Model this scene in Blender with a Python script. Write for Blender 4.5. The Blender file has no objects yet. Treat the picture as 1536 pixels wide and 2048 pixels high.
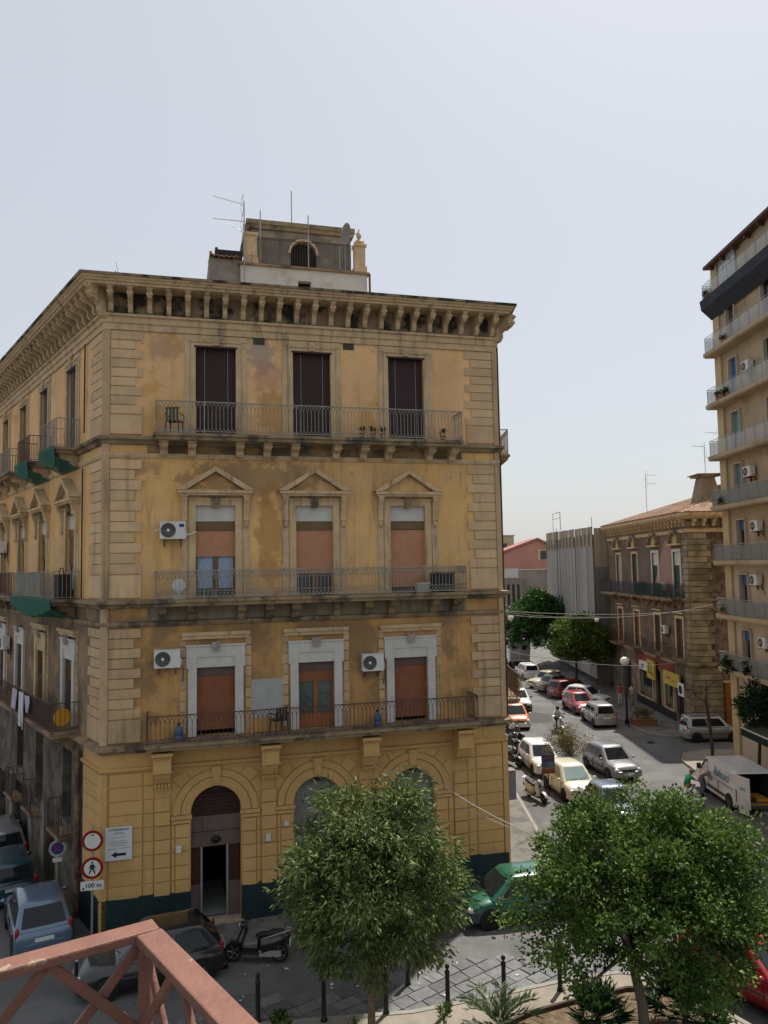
import bpy, bmesh, math, random
import numpy as np
from mathutils import Vector, Matrix
random.seed(7)
NR = np.random.default_rng(11)
R = math.radians
PI = math.pi
sc = bpy.context.scene
col = sc.collection

# ---------------------------------------------------------------- camera
CAMZ = 11.31
cd = bpy.data.cameras.new('camera')
cam = bpy.data.objects.new('camera', cd)
col.objects.link(cam)
cd.sensor_fit = 'VERTICAL'
cd.sensor_height = 32.0
cd.lens = 32.0 * 1540 / 2048
cd.clip_start = 0.05
cd.clip_end = 3000
_p, _r = 0.072, -0.018
_f = Vector((0, math.cos(_p), math.sin(_p)))
_u0 = Vector((0, -math.sin(_p), math.cos(_p)))
_x0 = Vector((1, 0, 0))
_x = math.cos(_r) * _x0 + math.sin(_r) * _u0
_u = -math.sin(_r) * _x0 + math.cos(_r) * _u0
cam.matrix_world = Matrix(((_x.x, _u.x, -_f.x, 0), (_x.y, _u.y, -_f.y, 0), (_x.z, _u.z, -_f.z, CAMZ), (0, 0, 0, 1)))
sc.camera = cam

# ---------------------------------------------------------------- sky, sun, exposure
SUN_AZ = math.atan2(0.53, 0.85)      # clockwise from +Y
SUN_EL = R(61)
SKY_STRENGTH = 0.15
SUN_STRENGTH = 3.5
EXPOSURE = 0.86
w = bpy.data.worlds.new('World')
sc.world = w
w.use_nodes = True
wn = w.node_tree
bgn = wn.nodes['Background']
sk = wn.nodes.new('ShaderNodeTexSky')
sk.sky_type = 'NISHITA'
sk.sun_disc = False
sk.sun_elevation = SUN_EL
sk.sun_rotation = SUN_AZ
sk.air_density = 1.2
sk.dust_density = 2.5
sk.ozone_density = 1.6
sk.altitude = 20
# a thin veil of bright haze over the whole sky
hz = wn.nodes.new('ShaderNodeMix')
hz.data_type = 'RGBA'
hz.inputs['Factor'].default_value = 0.86
hz.inputs['B'].default_value = (2.18, 2.235, 2.31, 1)
wn.links.new(sk.outputs['Color'], hz.inputs['A'])
wn.links.new(hz.outputs['Result'], bgn.inputs['Color'])
bgn.inputs['Strength'].default_value = SKY_STRENGTH
sl = bpy.data.lights.new('sun', 'SUN')
sl.energy = SUN_STRENGTH
sl.angle = R(1.0)
sl.color = (1.0, 0.95, 0.87)
so = bpy.data.objects.new('sun', sl)
col.objects.link(so)
_sd = Vector((math.sin(SUN_AZ) * math.cos(SUN_EL), math.cos(SUN_AZ) * math.cos(SUN_EL), math.sin(SUN_EL)))
so.rotation_euler = _sd.to_track_quat('Z', 'Y').to_euler()
so.location = _sd * 120
vs = sc.view_settings
vs.view_transform = 'Standard'
vs.look = 'None'
vs.exposure = EXPOSURE
vs.gamma = 1.0
vs.use_curve_mapping = False
sc.cycles.max_bounces = 6
sc.cycles.diffuse_bounces = 3
sc.cycles.transparent_max_bounces = 12

# ---------------------------------------------------------------- helpers: materials
MATS = {}


def mat(name, c, rough=0.85, var=0.12, scale=2.0, bump=0.0, bscale=30.0, metal=0.0, spec=0.3, rnd=0.0, c2=None,
        t2=0.55, s2=1.2, soft=0.08, streak=None, sk_t=0.55, sk_s=(3.4, 3.4, 0.32), pits=None, drip=None, cracks=None, blots=(), emit=0.0, island=0.0,
        transl=0.0, coat=0.0, alpha=1.0):
    """A procedural surface: base colour with mottling, patches of a second colour, streaks of dirt and local blots."""
    if name in MATS:
        return MATS[name]
    m = bpy.data.materials.new(name)
    MATS[name] = m
    m.use_nodes = True
    nt = m.node_tree
    N, L = nt.nodes, nt.links
    b = N['Principled BSDF']
    b.inputs['Roughness'].default_value = rough
    b.inputs['Metallic'].default_value = metal
    b.inputs['Specular IOR Level'].default_value = spec
    if coat:
        b.inputs['Coat Weight'].default_value = coat
        b.inputs['Coat Roughness'].default_value = 0.06
    geo = N.new('ShaderNodeNewGeometry')
    pos = geo.outputs['Position']

    def noise(s, det=5.0, vec=None, rg=0.6):
        n = N.new('ShaderNodeTexNoise')
        n.inputs['Scale'].default_value = s
        n.inputs['Detail'].default_value = det
        n.inputs['Roughness'].default_value = rg
        L.new(vec if vec is not None else pos, n.inputs['Vector'])
        return n.outputs['Fac']

    def rng(v, a, bb, lo=0.0, hi=1.0):
        n = N.new('ShaderNodeMapRange')
        n.interpolation_type = 'SMOOTHSTEP'
        n.inputs['From Min'].default_value = a
        n.inputs['From Max'].default_value = bb
        n.inputs['To Min'].default_value = lo
        n.inputs['To Max'].default_value = hi
        L.new(v, n.inputs['Value'])
        return n.outputs['Result']

    def mix(fac, a, bb, mode='MIX'):
        n = N.new('ShaderNodeMix')
        n.data_type = 'RGBA'
        n.blend_type = mode
        for key, v in (('Factor', fac), ('A', a), ('B', bb)):
            if isinstance(v, (int, float)):
                n.inputs[key].default_value = v
            elif isinstance(v, tuple):
                n.inputs[key].default_value = (*v, 1)
            else:
                L.new(v, n.inputs[key])
        return n.outputs['Result']

    cur = None
    if var > 0:
        lo = tuple(max(0.0, x * (1 - var)) for x in c)
        hi = tuple(min(1.0, x * (1 + var)) for x in c)
        cur = mix(rng(noise(scale), 0.3, 0.7), lo, hi)
        cur = mix(rng(noise(scale * 9, 3), 0.3, 0.75, 0.0, 0.35), cur, lo)
    else:
        cur = c
    if c2 is not None:
        cur = mix(rng(noise(s2, 6), t2 - soft, t2 + soft), cur, c2)
    if streak is not None:
        mp = N.new('ShaderNodeMapping')
        mp.inputs['Scale'].default_value = sk_s
        L.new(pos, mp.inputs['Vector'])
        f = rng(noise(1.0, 6, mp.outputs['Vector'], 0.65), sk_t - 0.1, sk_t + 0.16, 0.0, 0.85)
        cur = mix(f, cur, streak)
    if drip is not None:       # narrow rain streaks
        mp = N.new('ShaderNodeMapping')
        mp.inputs['Scale'].default_value = (9.0, 9.0, 0.45)
        L.new(pos, mp.inputs['Vector'])
        cur = mix(rng(noise(1.0, 4, mp.outputs['Vector'], 0.55), 0.58, 0.74, 0.0, 0.6), cur, drip)
    if cracks is not None:     # thin settlement cracks, here and there
        wv = N.new('ShaderNodeVectorMath')
        wv.operation = 'ADD'
        wn_ = N.new('ShaderNodeTexNoise')
        wn_.inputs['Scale'].default_value = 2.2
        wn_.inputs['Detail'].default_value = 5
        L.new(pos, wn_.inputs['Vector'])
        L.new(pos, wv.inputs[0])
        L.new(wn_.outputs['Color'], wv.inputs[1])
        vo = N.new('ShaderNodeTexVoronoi')
        vo.feature = 'DISTANCE_TO_EDGE'
        vo.inputs['Scale'].default_value = 0.55
        L.new(wv.outputs[0], vo.inputs['Vector'])
        ln_ = rng(vo.outputs['Distance'], 0.002, 0.009, 0.6, 0.0)
        mu = N.new('ShaderNodeMath')
        mu.operation = 'MULTIPLY'
        L.new(ln_, mu.inputs[0])
        L.new(rng(noise(0.5, 3), 0.56, 0.63), mu.inputs[1])
        cur = mix(mu.outputs[0], cur, cracks)
    if pits is not None:       # small knocks and holes in the render
        cur = mix(rng(noise(7.0, 3, None, 0.5), 0.70, 0.73, 0.0, 0.8), cur, pits)
    for (ctr, rad, bc, amt) in blots:
        s = N.new('ShaderNodeVectorMath')
        s.operation = 'SUBTRACT'
        L.new(pos, s.inputs[0])
        s.inputs[1].default_value = ctr
        d = N.new('ShaderNodeVectorMath')
        d.operation = 'DIVIDE'
        L.new(s.outputs[0], d.inputs[0])
        d.inputs[1].default_value = rad
        ln = N.new('ShaderNodeVectorMath')
        ln.operation = 'LENGTH'
        L.new(d.outputs[0], ln.inputs[0])
        ad = N.new('ShaderNodeMath')
        ad.operation = 'ADD'
        L.new(ln.outputs['Value'], ad.inputs[0])
        L.new(rng(noise(2.6, 6), 0.25, 0.75, -0.55, 0.55), ad.inputs[1])
        cur = mix(rng(ad.outputs[0], 0.55, 1.12, amt, 0.0), cur, bc)
    if rnd or island:
        if island:
            src = geo.outputs['Random Per Island']
        else:
            oi = N.new('ShaderNodeObjectInfo')
            src = oi.outputs['Random']
        k = island or rnd
        v = N.new('ShaderNodeMapRange')
        v.inputs['To Min'].default_value = 1 - k
        v.inputs['To Max'].default_value = 1 + k
        L.new(src, v.inputs['Value'])
        hs = N.new('ShaderNodeHueSaturation')
        L.new(v.outputs['Result'], hs.inputs['Value'])
        if isinstance(cur, tuple):
            hs.inputs['Color'].default_value = (*cur, 1)
        else:
            L.new(cur, hs.inputs['Color'])
        cur = hs.outputs['Color']
    if isinstance(cur, tuple):
        b.inputs['Base Color'].default_value = (*cur, 1)
    else:
        L.new(cur, b.inputs['Base Color'])
    if bump:
        bp = N.new('ShaderNodeBump')
        bp.inputs['Strength'].default_value = bump
        bp.inputs['Distance'].default_value = 0.02
        L.new(noise(bscale, 4), bp.inputs['Height'])
        L.new(bp.outputs['Normal'], b.inputs['Normal'])
    if emit:
        b.inputs['Emission Color'].default_value = (*c, 1)
        b.inputs['Emission Strength'].default_value = emit
    out = N['Material Output']
    if transl:
        tr = N.new('ShaderNodeBsdfTranslucent')
        if isinstance(cur, tuple):
            tr.inputs['Color'].default_value = (*cur, 1)
        else:
            L.new(cur, tr.inputs['Color'])
        ms = N.new('ShaderNodeMixShader')
        ms.inputs['Fac'].default_value = transl
        L.new(b.outputs[0], ms.inputs[1])
        L.new(tr.outputs[0], ms.inputs[2])
        L.new(ms.outputs[0], out.inputs['Surface'])
    if alpha < 1:
        b.inputs['Alpha'].default_value = alpha
    return m


# ---------------------------------------------------------------- helpers: meshes and objects
class MB:
    """Collects simple solids into one mesh."""

    def __init__(self):
        self.v, self.f, self.m = [], [], []

    def add(self, vs_, fs, mi=0):
        o = len(self.v)
        self.v += [tuple(p) for p in vs_]
        self.f += [tuple(i + o for i in q) for q in fs]
        self.m += [mi] * len(fs)
        return self

    def box(self, x0, x1, y0, y1, z0, z1, mi=0):
        return self.add([(x0, y0, z0), (x1, y0, z0), (x1, y1, z0), (x0, y1, z0), (x0, y0, z1), (x1, y0, z1), (x1, y1, z1), (x0, y1, z1)],
                        [(0, 3, 2, 1), (4, 5, 6, 7), (0, 1, 5, 4), (1, 2, 6, 5), (2, 3, 7, 6), (3, 0, 4, 7)], mi)

    def quad(self, a, b, c, d, mi=0):
        return self.add([a, b, c, d], [(0, 1, 2, 3)], mi)

    def prism(self, poly, fn, t0, t1, mi=0):
        """poly: 2D points counter-clockwise; fn(p, q, t) maps to 3D."""
        n = len(poly)
        vs_ = [fn(p, q, t0) for p, q in poly] + [fn(p, q, t1) for p, q in poly]
        fs = [tuple(range(n - 1, -1, -1)), tuple(range(n, 2 * n))]
        fs += [(i, (i + 1) % n, n + (i + 1) % n, n + i) for i in range(n)]
        return self.add(vs_, fs, mi)

    def tube(self, pts, r, n=6, mi=0, caps=True):
        """A round bar along pts; r a number or one per point."""
        pts = [Vector(p) for p in pts]
        rs = r if isinstance(r, (list, tuple)) else [r] * len(pts)
        vs_, fs = [], []
        up = Vector((0, 0, 1))
        for i, p in enumerate(pts):
            d = (pts[min(i + 1, len(pts) - 1)] - pts[max(i - 1, 0)])
            d = d.normalized() if d.length > 1e-9 else Vector((0, 0, 1))
            a = d.cross(up if abs(d.z) < 0.95 else Vector((1, 0, 0))).normalized()
            b_ = d.cross(a)
            for k in range(n):
                t = 2 * PI * (k + 0.5) / n
                vs_.append(p + rs[i] * (math.cos(t) * a + math.sin(t) * b_))
        for i in range(len(pts) - 1):
            for k in range(n):
                k2 = (k + 1) % n
                fs.append((i * n + k, i * n + k2, (i + 1) * n + k2, (i + 1) * n + k))
        if caps:
            fs.append(tuple(range(n - 1, -1, -1)))
            fs.append(tuple(range((len(pts) - 1) * n, len(pts) * n)))
        return self.add(vs_, fs, mi)

    def lathe(self, prof, n=16, mi=0, at=(0, 0, 0), axis='z'):
        """prof: (radius, height) pairs turned round an axis."""
        vs_, fs = [], []
        for (r, h) in prof:
            for k in range(n):
                t = 2 * PI * k / n
                p = (r * math.cos(t), r * math.sin(t), h)
                if axis == 'y':
                    p = (p[0], p[2], p[1])
                elif axis == 'x':
                    p = (p[2], p[0], p[1])
                vs_.append((p[0] + at[0], p[1] + at[1], p[2] + at[2]))
        for i in range(len(prof) - 1):
            for k in range(n):
                k2 = (k + 1) % n
                q = (i * n + k, i * n + k2, (i + 1) * n + k2, (i + 1) * n + k)
                fs.append(q if axis != 'y' else q[::-1])
        fs.append(tuple(range(n - 1, -1, -1)))
        fs.append(tuple(range((len(prof) - 1) * n, len(prof) * n)))
        return self.add(vs_, fs, mi)

    def ell(self, c, r, n=10, h=6, mi=0):
        """An ellipsoid."""
        prof = [(max(1e-3, math.sin(PI * i / h)), -math.cos(PI * i / h)) for i in range(h + 1)]
        o = len(self.v)
        self.lathe(prof, n, mi)
        for i in range(o, len(self.v)):
            p = self.v[i]
            self.v[i] = (c[0] + p[0] * r[0], c[1] + p[1] * r[1], c[2] + p[2] * r[2])
        return self

    def mesh(self, name, smooth=False, fix=True):
        me = bpy.data.meshes.new(name)
        me.from_pydata(self.v, [], self.f)
        if any(self.m):
            me.polygons.foreach_set('material_index', self.m)
        if fix:
            bm = bmesh.new()
            bm.from_mesh(me)
            bmesh.ops.recalc_face_normals(bm, faces=bm.faces)
            bm.to_mesh(me)
            bm.free()
        if smooth:
            me.polygons.foreach_set('use_smooth', [True] * len(me.polygons))
        me.update()
        return me


def obj(name, me, mats=None, parent=None, loc=(0, 0, 0), rz=0.0, scale=None, smooth=False):
    if isinstance(me, MB):
        me = me.mesh(name, smooth)
    o = bpy.data.objects.new(name, me)
    col.objects.link(o)
    if mats is not None and len(me.materials) == 0:
        for m in (mats if isinstance(mats, (list, tuple)) else [mats]):
            me.materials.append(m)
    o.location = loc
    if rz:
        o.rotation_euler.z = rz
    if scale:
        o.scale = scale
    if parent is not None:
        o.parent = parent
    return o


def tag(o, label, cat, group=None):
    o['label'] = label
    o['category'] = cat
    if group:
        o['group'] = group
    return o


def thing(name, label, cat, loc=(0, 0, 0), rz=0.0, group=None):
    o = bpy.data.objects.new(name, None)
    col.objects.link(o)
    o.location = loc
    o.rotation_euler.z = rz
    o.empty_display_size = 0.2
    return tag(o, label, cat, group)


def struct(name, me, mats, **k):
    o = obj(name, me, mats, **k)
    o['kind'] = 'structure'
    return o


def sweep(path, prof, closed=False):
    """Profile (off, z) carried along a 2D path with mitred corners; the outside is to the right of travel."""
    n = len(path)
    P_ = [Vector(p) for p in path]
    mb = MB()
    rings = []
    for i in range(n):
        d0 = (P_[i] - P_[i - 1]).normalized() if i > 0 else (P_[1] - P_[0]).normalized()
        d1 = (P_[i + 1] - P_[i]).normalized() if i < n - 1 else d0
        n0, n1 = Vector((d0.y, -d0.x)), Vector((d1.y, -d1.x))
        b = (n0 + n1)
        b = b / b.length
        b = b / max(0.3, b.dot(n1))
        rings.append([(P_[i].x + b.x * o, P_[i].y + b.y * o, z) for o, z in prof])
    k = len(prof)
    vs_ = [p for r in rings for p in r]
    fs = []
    for i in range(n - 1):
        for j in range(k):
            j2 = (j + 1) % k
            fs.append((i * k + j, (i + 1) * k + j, (i + 1) * k + j2, i * k + j2))
    fs.append(tuple(range(k)))
    fs.append(tuple(range((n - 1) * k + k - 1, (n - 1) * k - 1, -1)))
    mb.add(vs_, fs)
    return mb


def wall_mb(x0, x1, z0, z1, holes, depth=0.35, y=0.0, mb=None):
    """A wall face in the xz plane with rectangular openings (xa, xb, za, zb) and their reveals going inwards (+y)."""
    mb = mb or MB()
    xs = sorted({x0, x1, *[h[0] for h in holes], *[h[1] for h in holes]})
    zs = sorted({z0, z1, *[h[2] for h in holes], *[h[3] for h in holes]})
    xs = [x for x in xs if x0 <= x <= x1]
    zs = [z for z in zs if z0 <= z <= z1]
    for i in range(len(xs) - 1):
        for j in range(len(zs) - 1):
            cx, cz = (xs[i] + xs[i + 1]) / 2, (zs[j] + zs[j + 1]) / 2
            if any(h[0] < cx < h[1] and h[2] < cz < h[3] for h in holes):
                continue
            mb.quad((xs[i], y, zs[j]), (xs[i + 1], y, zs[j]), (xs[i + 1], y, zs[j + 1]), (xs[i], y, zs[j + 1]))
    for (a, b, c, d) in holes:
        D = y + depth
        mb.quad((a, y, c), (a, y, d), (a, D, d), (a, D, c))
        mb.quad((b, y, d), (b, y, c), (b, D, c), (b, D, d))
        mb.quad((a, y, d), (b, y, d), (b, D, d), (a, D, d))
        mb.quad((b, y, c), (a, y, c), (a, D, c), (b, D, c))
    return mb


def slats_mb(x0, x1, z0, z1, y, n, d=0.02):
    """A rolled shutter: n overlapping slats."""
    mb = MB()
    h = (z1 - z0) / n
    for i in range(n):
        a = z0 + i * h
        mb.quad((x0, y - d, a), (x1, y - d, a), (x1, y, a + h), (x0, y, a + h))
        mb.quad((x0, y, a), (x1, y, a), (x1, y - d, a), (x0, y - d, a))
    return mb


def arch_band(xc, zs, r0, r1, y0, y1, n=20, a0=0.0, a1=PI):
    """A band bent over an arch between radii r0 and r1."""
    mb = MB()
    vs_, fs = [], []
    for i in range(n + 1):
        t = a0 + (a1 - a0) * i / n
        c, s = math.cos(t), math.sin(t)
        for r, y in ((r0, y0), (r1, y0), (r1, y1), (r0, y1)):
            vs_.append((xc + r * c, y, zs + r * s))
    for i in range(n):
        for j in range(4):
            j2 = (j + 1) % 4
            fs.append((i * 4 + j, (i + 1) * 4 + j, (i + 1) * 4 + j2, i * 4 + j2))
    fs.append((0, 1, 2, 3))
    fs.append(tuple(n * 4 + k for k in (3, 2, 1, 0)))
    mb.add(vs_, fs)
    return mb


def text_mesh(s, size, extrude=0.002, shear=0.0, bold=0.0, sx=1.0):
    cu = bpy.data.curves.new('lettering', 'FONT')
    cu.body = s
    cu.size = size
    cu.extrude = extrude
    cu.shear = shear
    cu.offset = bold
    cu.resolution_u = 3
    cu.align_x = 'CENTER'
    cu.align_y = 'CENTER'
    o = bpy.data.objects.new('lettering', cu)
    col.objects.link(o)
    dg = bpy.context.evaluated_depsgraph_get()
    me = bpy.data.meshes.new_from_object(o.evaluated_get(dg))
    bpy.data.objects.remove(o)
    bpy.data.curves.remove(cu)
    # stand the text upright, facing -y
    for v in me.vertices:
        x, y, z = v.co
        v.co = (x * sx, -z, y)
    me.name = 'lettering'
    return me


def apply_mods(o):
    """Bake an object's modifiers into its mesh."""
    dg = bpy.context.evaluated_depsgraph_get()
    me = bpy.data.meshes.new_from_object(o.evaluated_get(dg))
    o.modifiers.clear()
    o.data = me
    return o


class Face:
    """A facade's own frame: x along it, y into the wall, z up. Parts hang from the thing's Empty."""

    def __init__(self, root, origin, rot):
        self.root, self.o, self.rot = root, Vector((*origin, 0)), rot

    def at(self, x, y, z):
        c, s = math.cos(self.rot), math.sin(self.rot)
        return Vector((self.o.x + c * x - s * y, self.o.y + s * x + c * y, z)) - self.root.location

    def part(self, name, me, mats=None, at=(0, 0, 0), parent=None, scale=None, smooth=False):
        if parent is not None:     # the parent already stands in this frame
            pl = parent.get('_at', (0, 0, 0))
            o = obj(name, me, mats, parent, tuple(a - b for a, b in zip(at, pl)), 0, scale, smooth)
        else:
            o = obj(name, me, mats, self.root, self.at(*at), self.rot, scale, smooth)
            if any(at):
                o['_at'] = at
        return o


def gz(x, y):
    """Height of the ground: flat, but the side street on the left runs downhill."""
    m = (x + 8.928) * -math.sin(0.6409) + (y - 24.53) * math.cos(0.6409)
    s = (x + 8.928) * -math.cos(0.6409) + (y - 24.53) * -math.sin(0.6409)
    k = min(1.0, max(0.0, (s + 3.0) / 2.0))
    return -0.05 * min(60.0, max(0.0, m - 1.5)) * k
# ================================================================ materials of the place
PINKISH = (0.36, 0.17, 0.13)
M_PL3 = mat('ochre_plaster_peach', (0.73, 0.45, 0.218), 0.9, 0.1, 0.7, 0.25, 18, pits=(.34,.22,.11), cracks=(.27,.17,.09), drip=(.50,.32,.15), c2=(0.60, 0.34, 0.12), t2=0.6, s2=0.9,
            streak=(0.36, 0.235, 0.12), sk_t=0.68,
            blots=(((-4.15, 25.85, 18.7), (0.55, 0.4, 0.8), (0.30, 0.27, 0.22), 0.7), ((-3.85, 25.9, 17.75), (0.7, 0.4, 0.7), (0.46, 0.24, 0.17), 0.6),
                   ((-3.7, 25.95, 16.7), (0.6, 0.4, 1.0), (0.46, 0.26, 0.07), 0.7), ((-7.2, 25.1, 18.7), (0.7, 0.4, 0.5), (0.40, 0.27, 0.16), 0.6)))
M_PL2 = mat('ochre_plaster_gold', (0.70, 0.425, 0.168), 0.9, 0.1, 0.8, 0.25, 18, pits=(.33,.2,.09), cracks=(.24,.15,.07), drip=(.42,.26,.11), c2=(0.60, 0.385, 0.185), t2=0.55, s2=0.6,
            streak=(0.30, 0.19, 0.095), sk_t=0.62,
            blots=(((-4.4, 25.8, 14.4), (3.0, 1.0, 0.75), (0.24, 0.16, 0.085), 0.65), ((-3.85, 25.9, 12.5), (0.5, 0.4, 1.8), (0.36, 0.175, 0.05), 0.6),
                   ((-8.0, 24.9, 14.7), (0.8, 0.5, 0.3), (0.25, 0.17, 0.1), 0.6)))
M_PL1 = mat('ochre_plaster_soiled', (0.48, 0.275, 0.103), 0.9, 0.14, 0.9, 0.3, 16, c2=(0.27, 0.165, 0.075), t2=0.52, s2=0.8,
            streak=(0.24, 0.155, 0.085), sk_t=0.60, drip=(.24,.155,.075), cracks=(.13,.09,.05))
M_PL0 = mat('yellow_facade_paint', (0.545, 0.34, 0.128), 0.8, 0.07, 0.8, 0.15, 25, drip=(.38,.24,.1), c2=(0.48, 0.31, 0.12), t2=0.58, s2=1.0)
M_PL0B = mat('yellow_facade_paint_block', (0.545, 0.34, 0.128), 0.8, 0.06, 0.8, 0.15, 25, drip=(.39,.245,.1), rnd=0.06, c2=(0.47, 0.30, 0.125), t2=0.6, s2=1.0)
M_QUO = mat('quoin_stone', (0.57, 0.402, 0.232), 0.9, 0.1, 1.5, 0.25, 25, rnd=0.1, streak=(0.27, 0.19, 0.11), sk_t=0.62)
M_QUO1 = mat('quoin_stone_soiled', (0.48, 0.34, 0.195), 0.9, 0.12, 1.5, 0.25, 25, rnd=0.12, streak=(0.2, 0.145, 0.09), sk_t=0.58)
M_TRIM = mat('carved_limestone', (0.55, 0.402, 0.235), 0.9, 0.14, 2.2, 0.3, 25, streak=(0.17, 0.13, 0.09), sk_t=0.58)
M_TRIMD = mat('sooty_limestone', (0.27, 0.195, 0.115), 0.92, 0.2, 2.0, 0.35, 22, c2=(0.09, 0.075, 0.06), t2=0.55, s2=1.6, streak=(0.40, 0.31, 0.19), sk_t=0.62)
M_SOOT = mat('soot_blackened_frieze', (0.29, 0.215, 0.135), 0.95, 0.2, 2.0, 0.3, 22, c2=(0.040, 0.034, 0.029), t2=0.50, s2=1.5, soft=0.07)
M_WHITE = mat('white_window_paint', (0.52, 0.505, 0.47), 0.6, 0.08, 3, 0.1, 30, streak=(0.40, 0.38, 0.34), sk_t=0.68)
M_PANEL = mat('white_shutter_panel', (0.53, 0.515, 0.475), 0.6, 0.08, 3, streak=(0.38, 0.35, 0.3), sk_t=0.66)
M_BROWN = mat('brown_roller_shutter', (0.22, 0.075, 0.03), 0.55, 0.1, 5)
M_SALM = mat('salmon_roller_shutter', (0.47, 0.225, 0.125), 0.6, 0.08, 4)
M_BLIND = mat('dark_slat_blind', (0.045, 0.022, 0.02), 0.6, 0.15, 5)
M_BOX = mat('umber_shutter_box', (0.16, 0.10, 0.045), 0.6, 0.12, 4)
M_BOXP = mat('plum_shutter_box', (0.115, 0.075, 0.07), 0.6, 0.12, 4)
M_GLASS = mat('window_glass', (0.02, 0.026, 0.028), 0.06, 0.0, spec=0.6)
M_GLASSB = mat('car_glass', (0.012, 0.015, 0.016), 0.05, 0.0, spec=0.35)
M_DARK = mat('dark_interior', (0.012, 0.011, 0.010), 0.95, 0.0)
M_CURT = mat('pale_blue_curtain', (0.33, 0.40, 0.52), 0.9, 0.15, 12)
M_WOODF = mat('orange_brown_window_wood', (0.28, 0.10, 0.035), 0.5, 0.12, 6)
M_IRONG = mat('grey_painted_iron', (0.29, 0.275, 0.24), 0.6, 0.15, 6, metal=0.2, c2=(0.2, 0.13, 0.08), t2=0.62, s2=3)
M_IRONR = mat('rusty_painted_iron', (0.105, 0.062, 0.05), 0.65, 0.2, 6, metal=0.3)
M_IRONB = mat('black_iron', (0.02, 0.02, 0.02), 0.5, 0.15, 6, metal=0.3)
M_TEAL = mat('dark_teal_base_paint', (0.012, 0.030, 0.034), 0.6, 0.2, 2.5, 0.1, 20, streak=(0.05, 0.06, 0.06), sk_t=0.68)
M_PATCH = mat('grey_cement_patch', (0.37, 0.37, 0.35), 0.9, 0.1, 3, 0.2, 25)
M_ASPH = mat('asphalt', (0.105, 0.104, 0.101), 0.9, 0.14, 0.5, 0.4, 90, c2=(0.135, 0.133, 0.128), t2=0.55, s2=0.35, streak=(0.06, 0.06, 0.058),
             sk_t=0.62, sk_s=(0.5, 0.12, 1.0))
M_CONC = mat('old_pavement_concrete', (0.15, 0.142, 0.128), 0.95, 0.2, 1.4, 0.4, 30, c2=(0.095, 0.09, 0.083), t2=0.55, s2=1.1)
M_TAN = mat('tan_pavement', (0.25, 0.218, 0.175), 0.95, 0.12, 1.5, 0.3, 50, c2=(0.205, 0.18, 0.147), t2=0.56, s2=1.1)
M_KERB = mat('kerb_stone', (0.24, 0.225, 0.195), 0.9, 0.14, 3, 0.2, 30)
M_BAS = mat('basalt_slab', (0.115, 0.116, 0.116), 0.5, 0.25, 4, 0.5, 22, rnd=0.32, spec=0.45)
M_SOIL = mat('dry_soil', (0.115, 0.08, 0.05), 1.0, 0.25, 4, 0.8, 25, c2=(0.17, 0.125, 0.08), t2=0.58, s2=5)
M_RUST = mat('rusty_edging', (0.06, 0.03, 0.02), 0.8, 0.2, 5)
M_CHROME = mat('bright_metal', (0.6, 0.6, 0.6), 0.3, 0.05, 5, metal=0.8)
M_GALV = mat('galvanised_steel', (0.32, 0.32, 0.31), 0.5, 0.12, 6, metal=0.5)
M_PLAST = mat('black_plastic', (0.018, 0.018, 0.018), 0.55, 0.1, 8)
M_ACW = mat('air_conditioner_casing', (0.60, 0.59, 0.55), 0.5, 0.05, 4, streak=(0.4, 0.37, 0.3), sk_t=0.72)
M_ACG = mat('fan_grille', (0.055, 0.055, 0.055), 0.6, 0.1, 8)
M_TILE = mat('clay_roof_tile', (0.36, 0.175, 0.105), 0.9, 0.2, 2.5, 0.2, 20, rnd=0.28, c2=(0.30, 0.22, 0.15), t2=0.55, s2=2.5)

# ================================================================ ground
A_, B_ = 0.2658, 0.6409
C0 = Vector((-8.928, 24.53))
EV = Vector((math.cos(A_), math.sin(A_)))
NV = Vector((math.sin(A_), -math.cos(A_)))
GV = Vector((-math.sin(B_), math.cos(B_)))
NL = Vector((-math.cos(B_), -math.sin(B_)))
FW = 13.6
PRC = C0 + FW * EV


def build_ground():
    xs = [-900, -300, -120, -60, -40] + list(np.arange(-32, 30.1, 1.0)) + [45, 80, 200, 900]
    ys = [-300, -60, -10] + list(np.arange(0, 70.1, 1.0)) + [90, 130, 200, 400, 1800]
    v, f = [], []
    for y in ys:
        for x in xs:
            v.append((float(x), float(y), gz(x, y)))
    nx = len(xs)
    for j in range(len(ys) - 1):
        for i in range(nx - 1):
            a = j * nx + i
            f.append((a, a + 1, a + nx + 1, a + nx))
    mb = MB()
    mb.add(v, f)
    struct('road', mb, M_ASPH, smooth=True)


build_ground()
ROAD = bpy.data.objects['road']


def plate(name, poly, z0, z1, m, kind=True, parent=None):
    mb = MB().prism(poly, lambda p, q, t: (p, q, t), z0, z1)
    o = obj(name, mb, m, parent)
    if kind and parent is None:
        o['kind'] = 'structure'
    return o


# pavement before the palazzo and along its street side, with a kerb
fo = [C0 + NV * 0.0 + EV * -0.8, C0 + NV * 1.75 + EV * -0.6, PRC + NV * 1.6 + EV * -0.2, PRC + NV * 1.2 + Vector((1.3, 0)),
      PRC + Vector((2.0, 1.0)), Vector((PRC.x + 2.0, 100.0)), Vector((PRC.x - 0.5, 100)), PRC + Vector((-0.5, 2))]
plate('pavement', [tuple(p) for p in fo], -0.3, 0.11, M_CONC)
kb = sweep([tuple(p) for p in fo[1:6]], [(-0.02, -0.2), (0.13, -0.2), (0.13, 0.125), (-0.02, 0.125)])
struct('kerb', kb, M_KERB)

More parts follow.
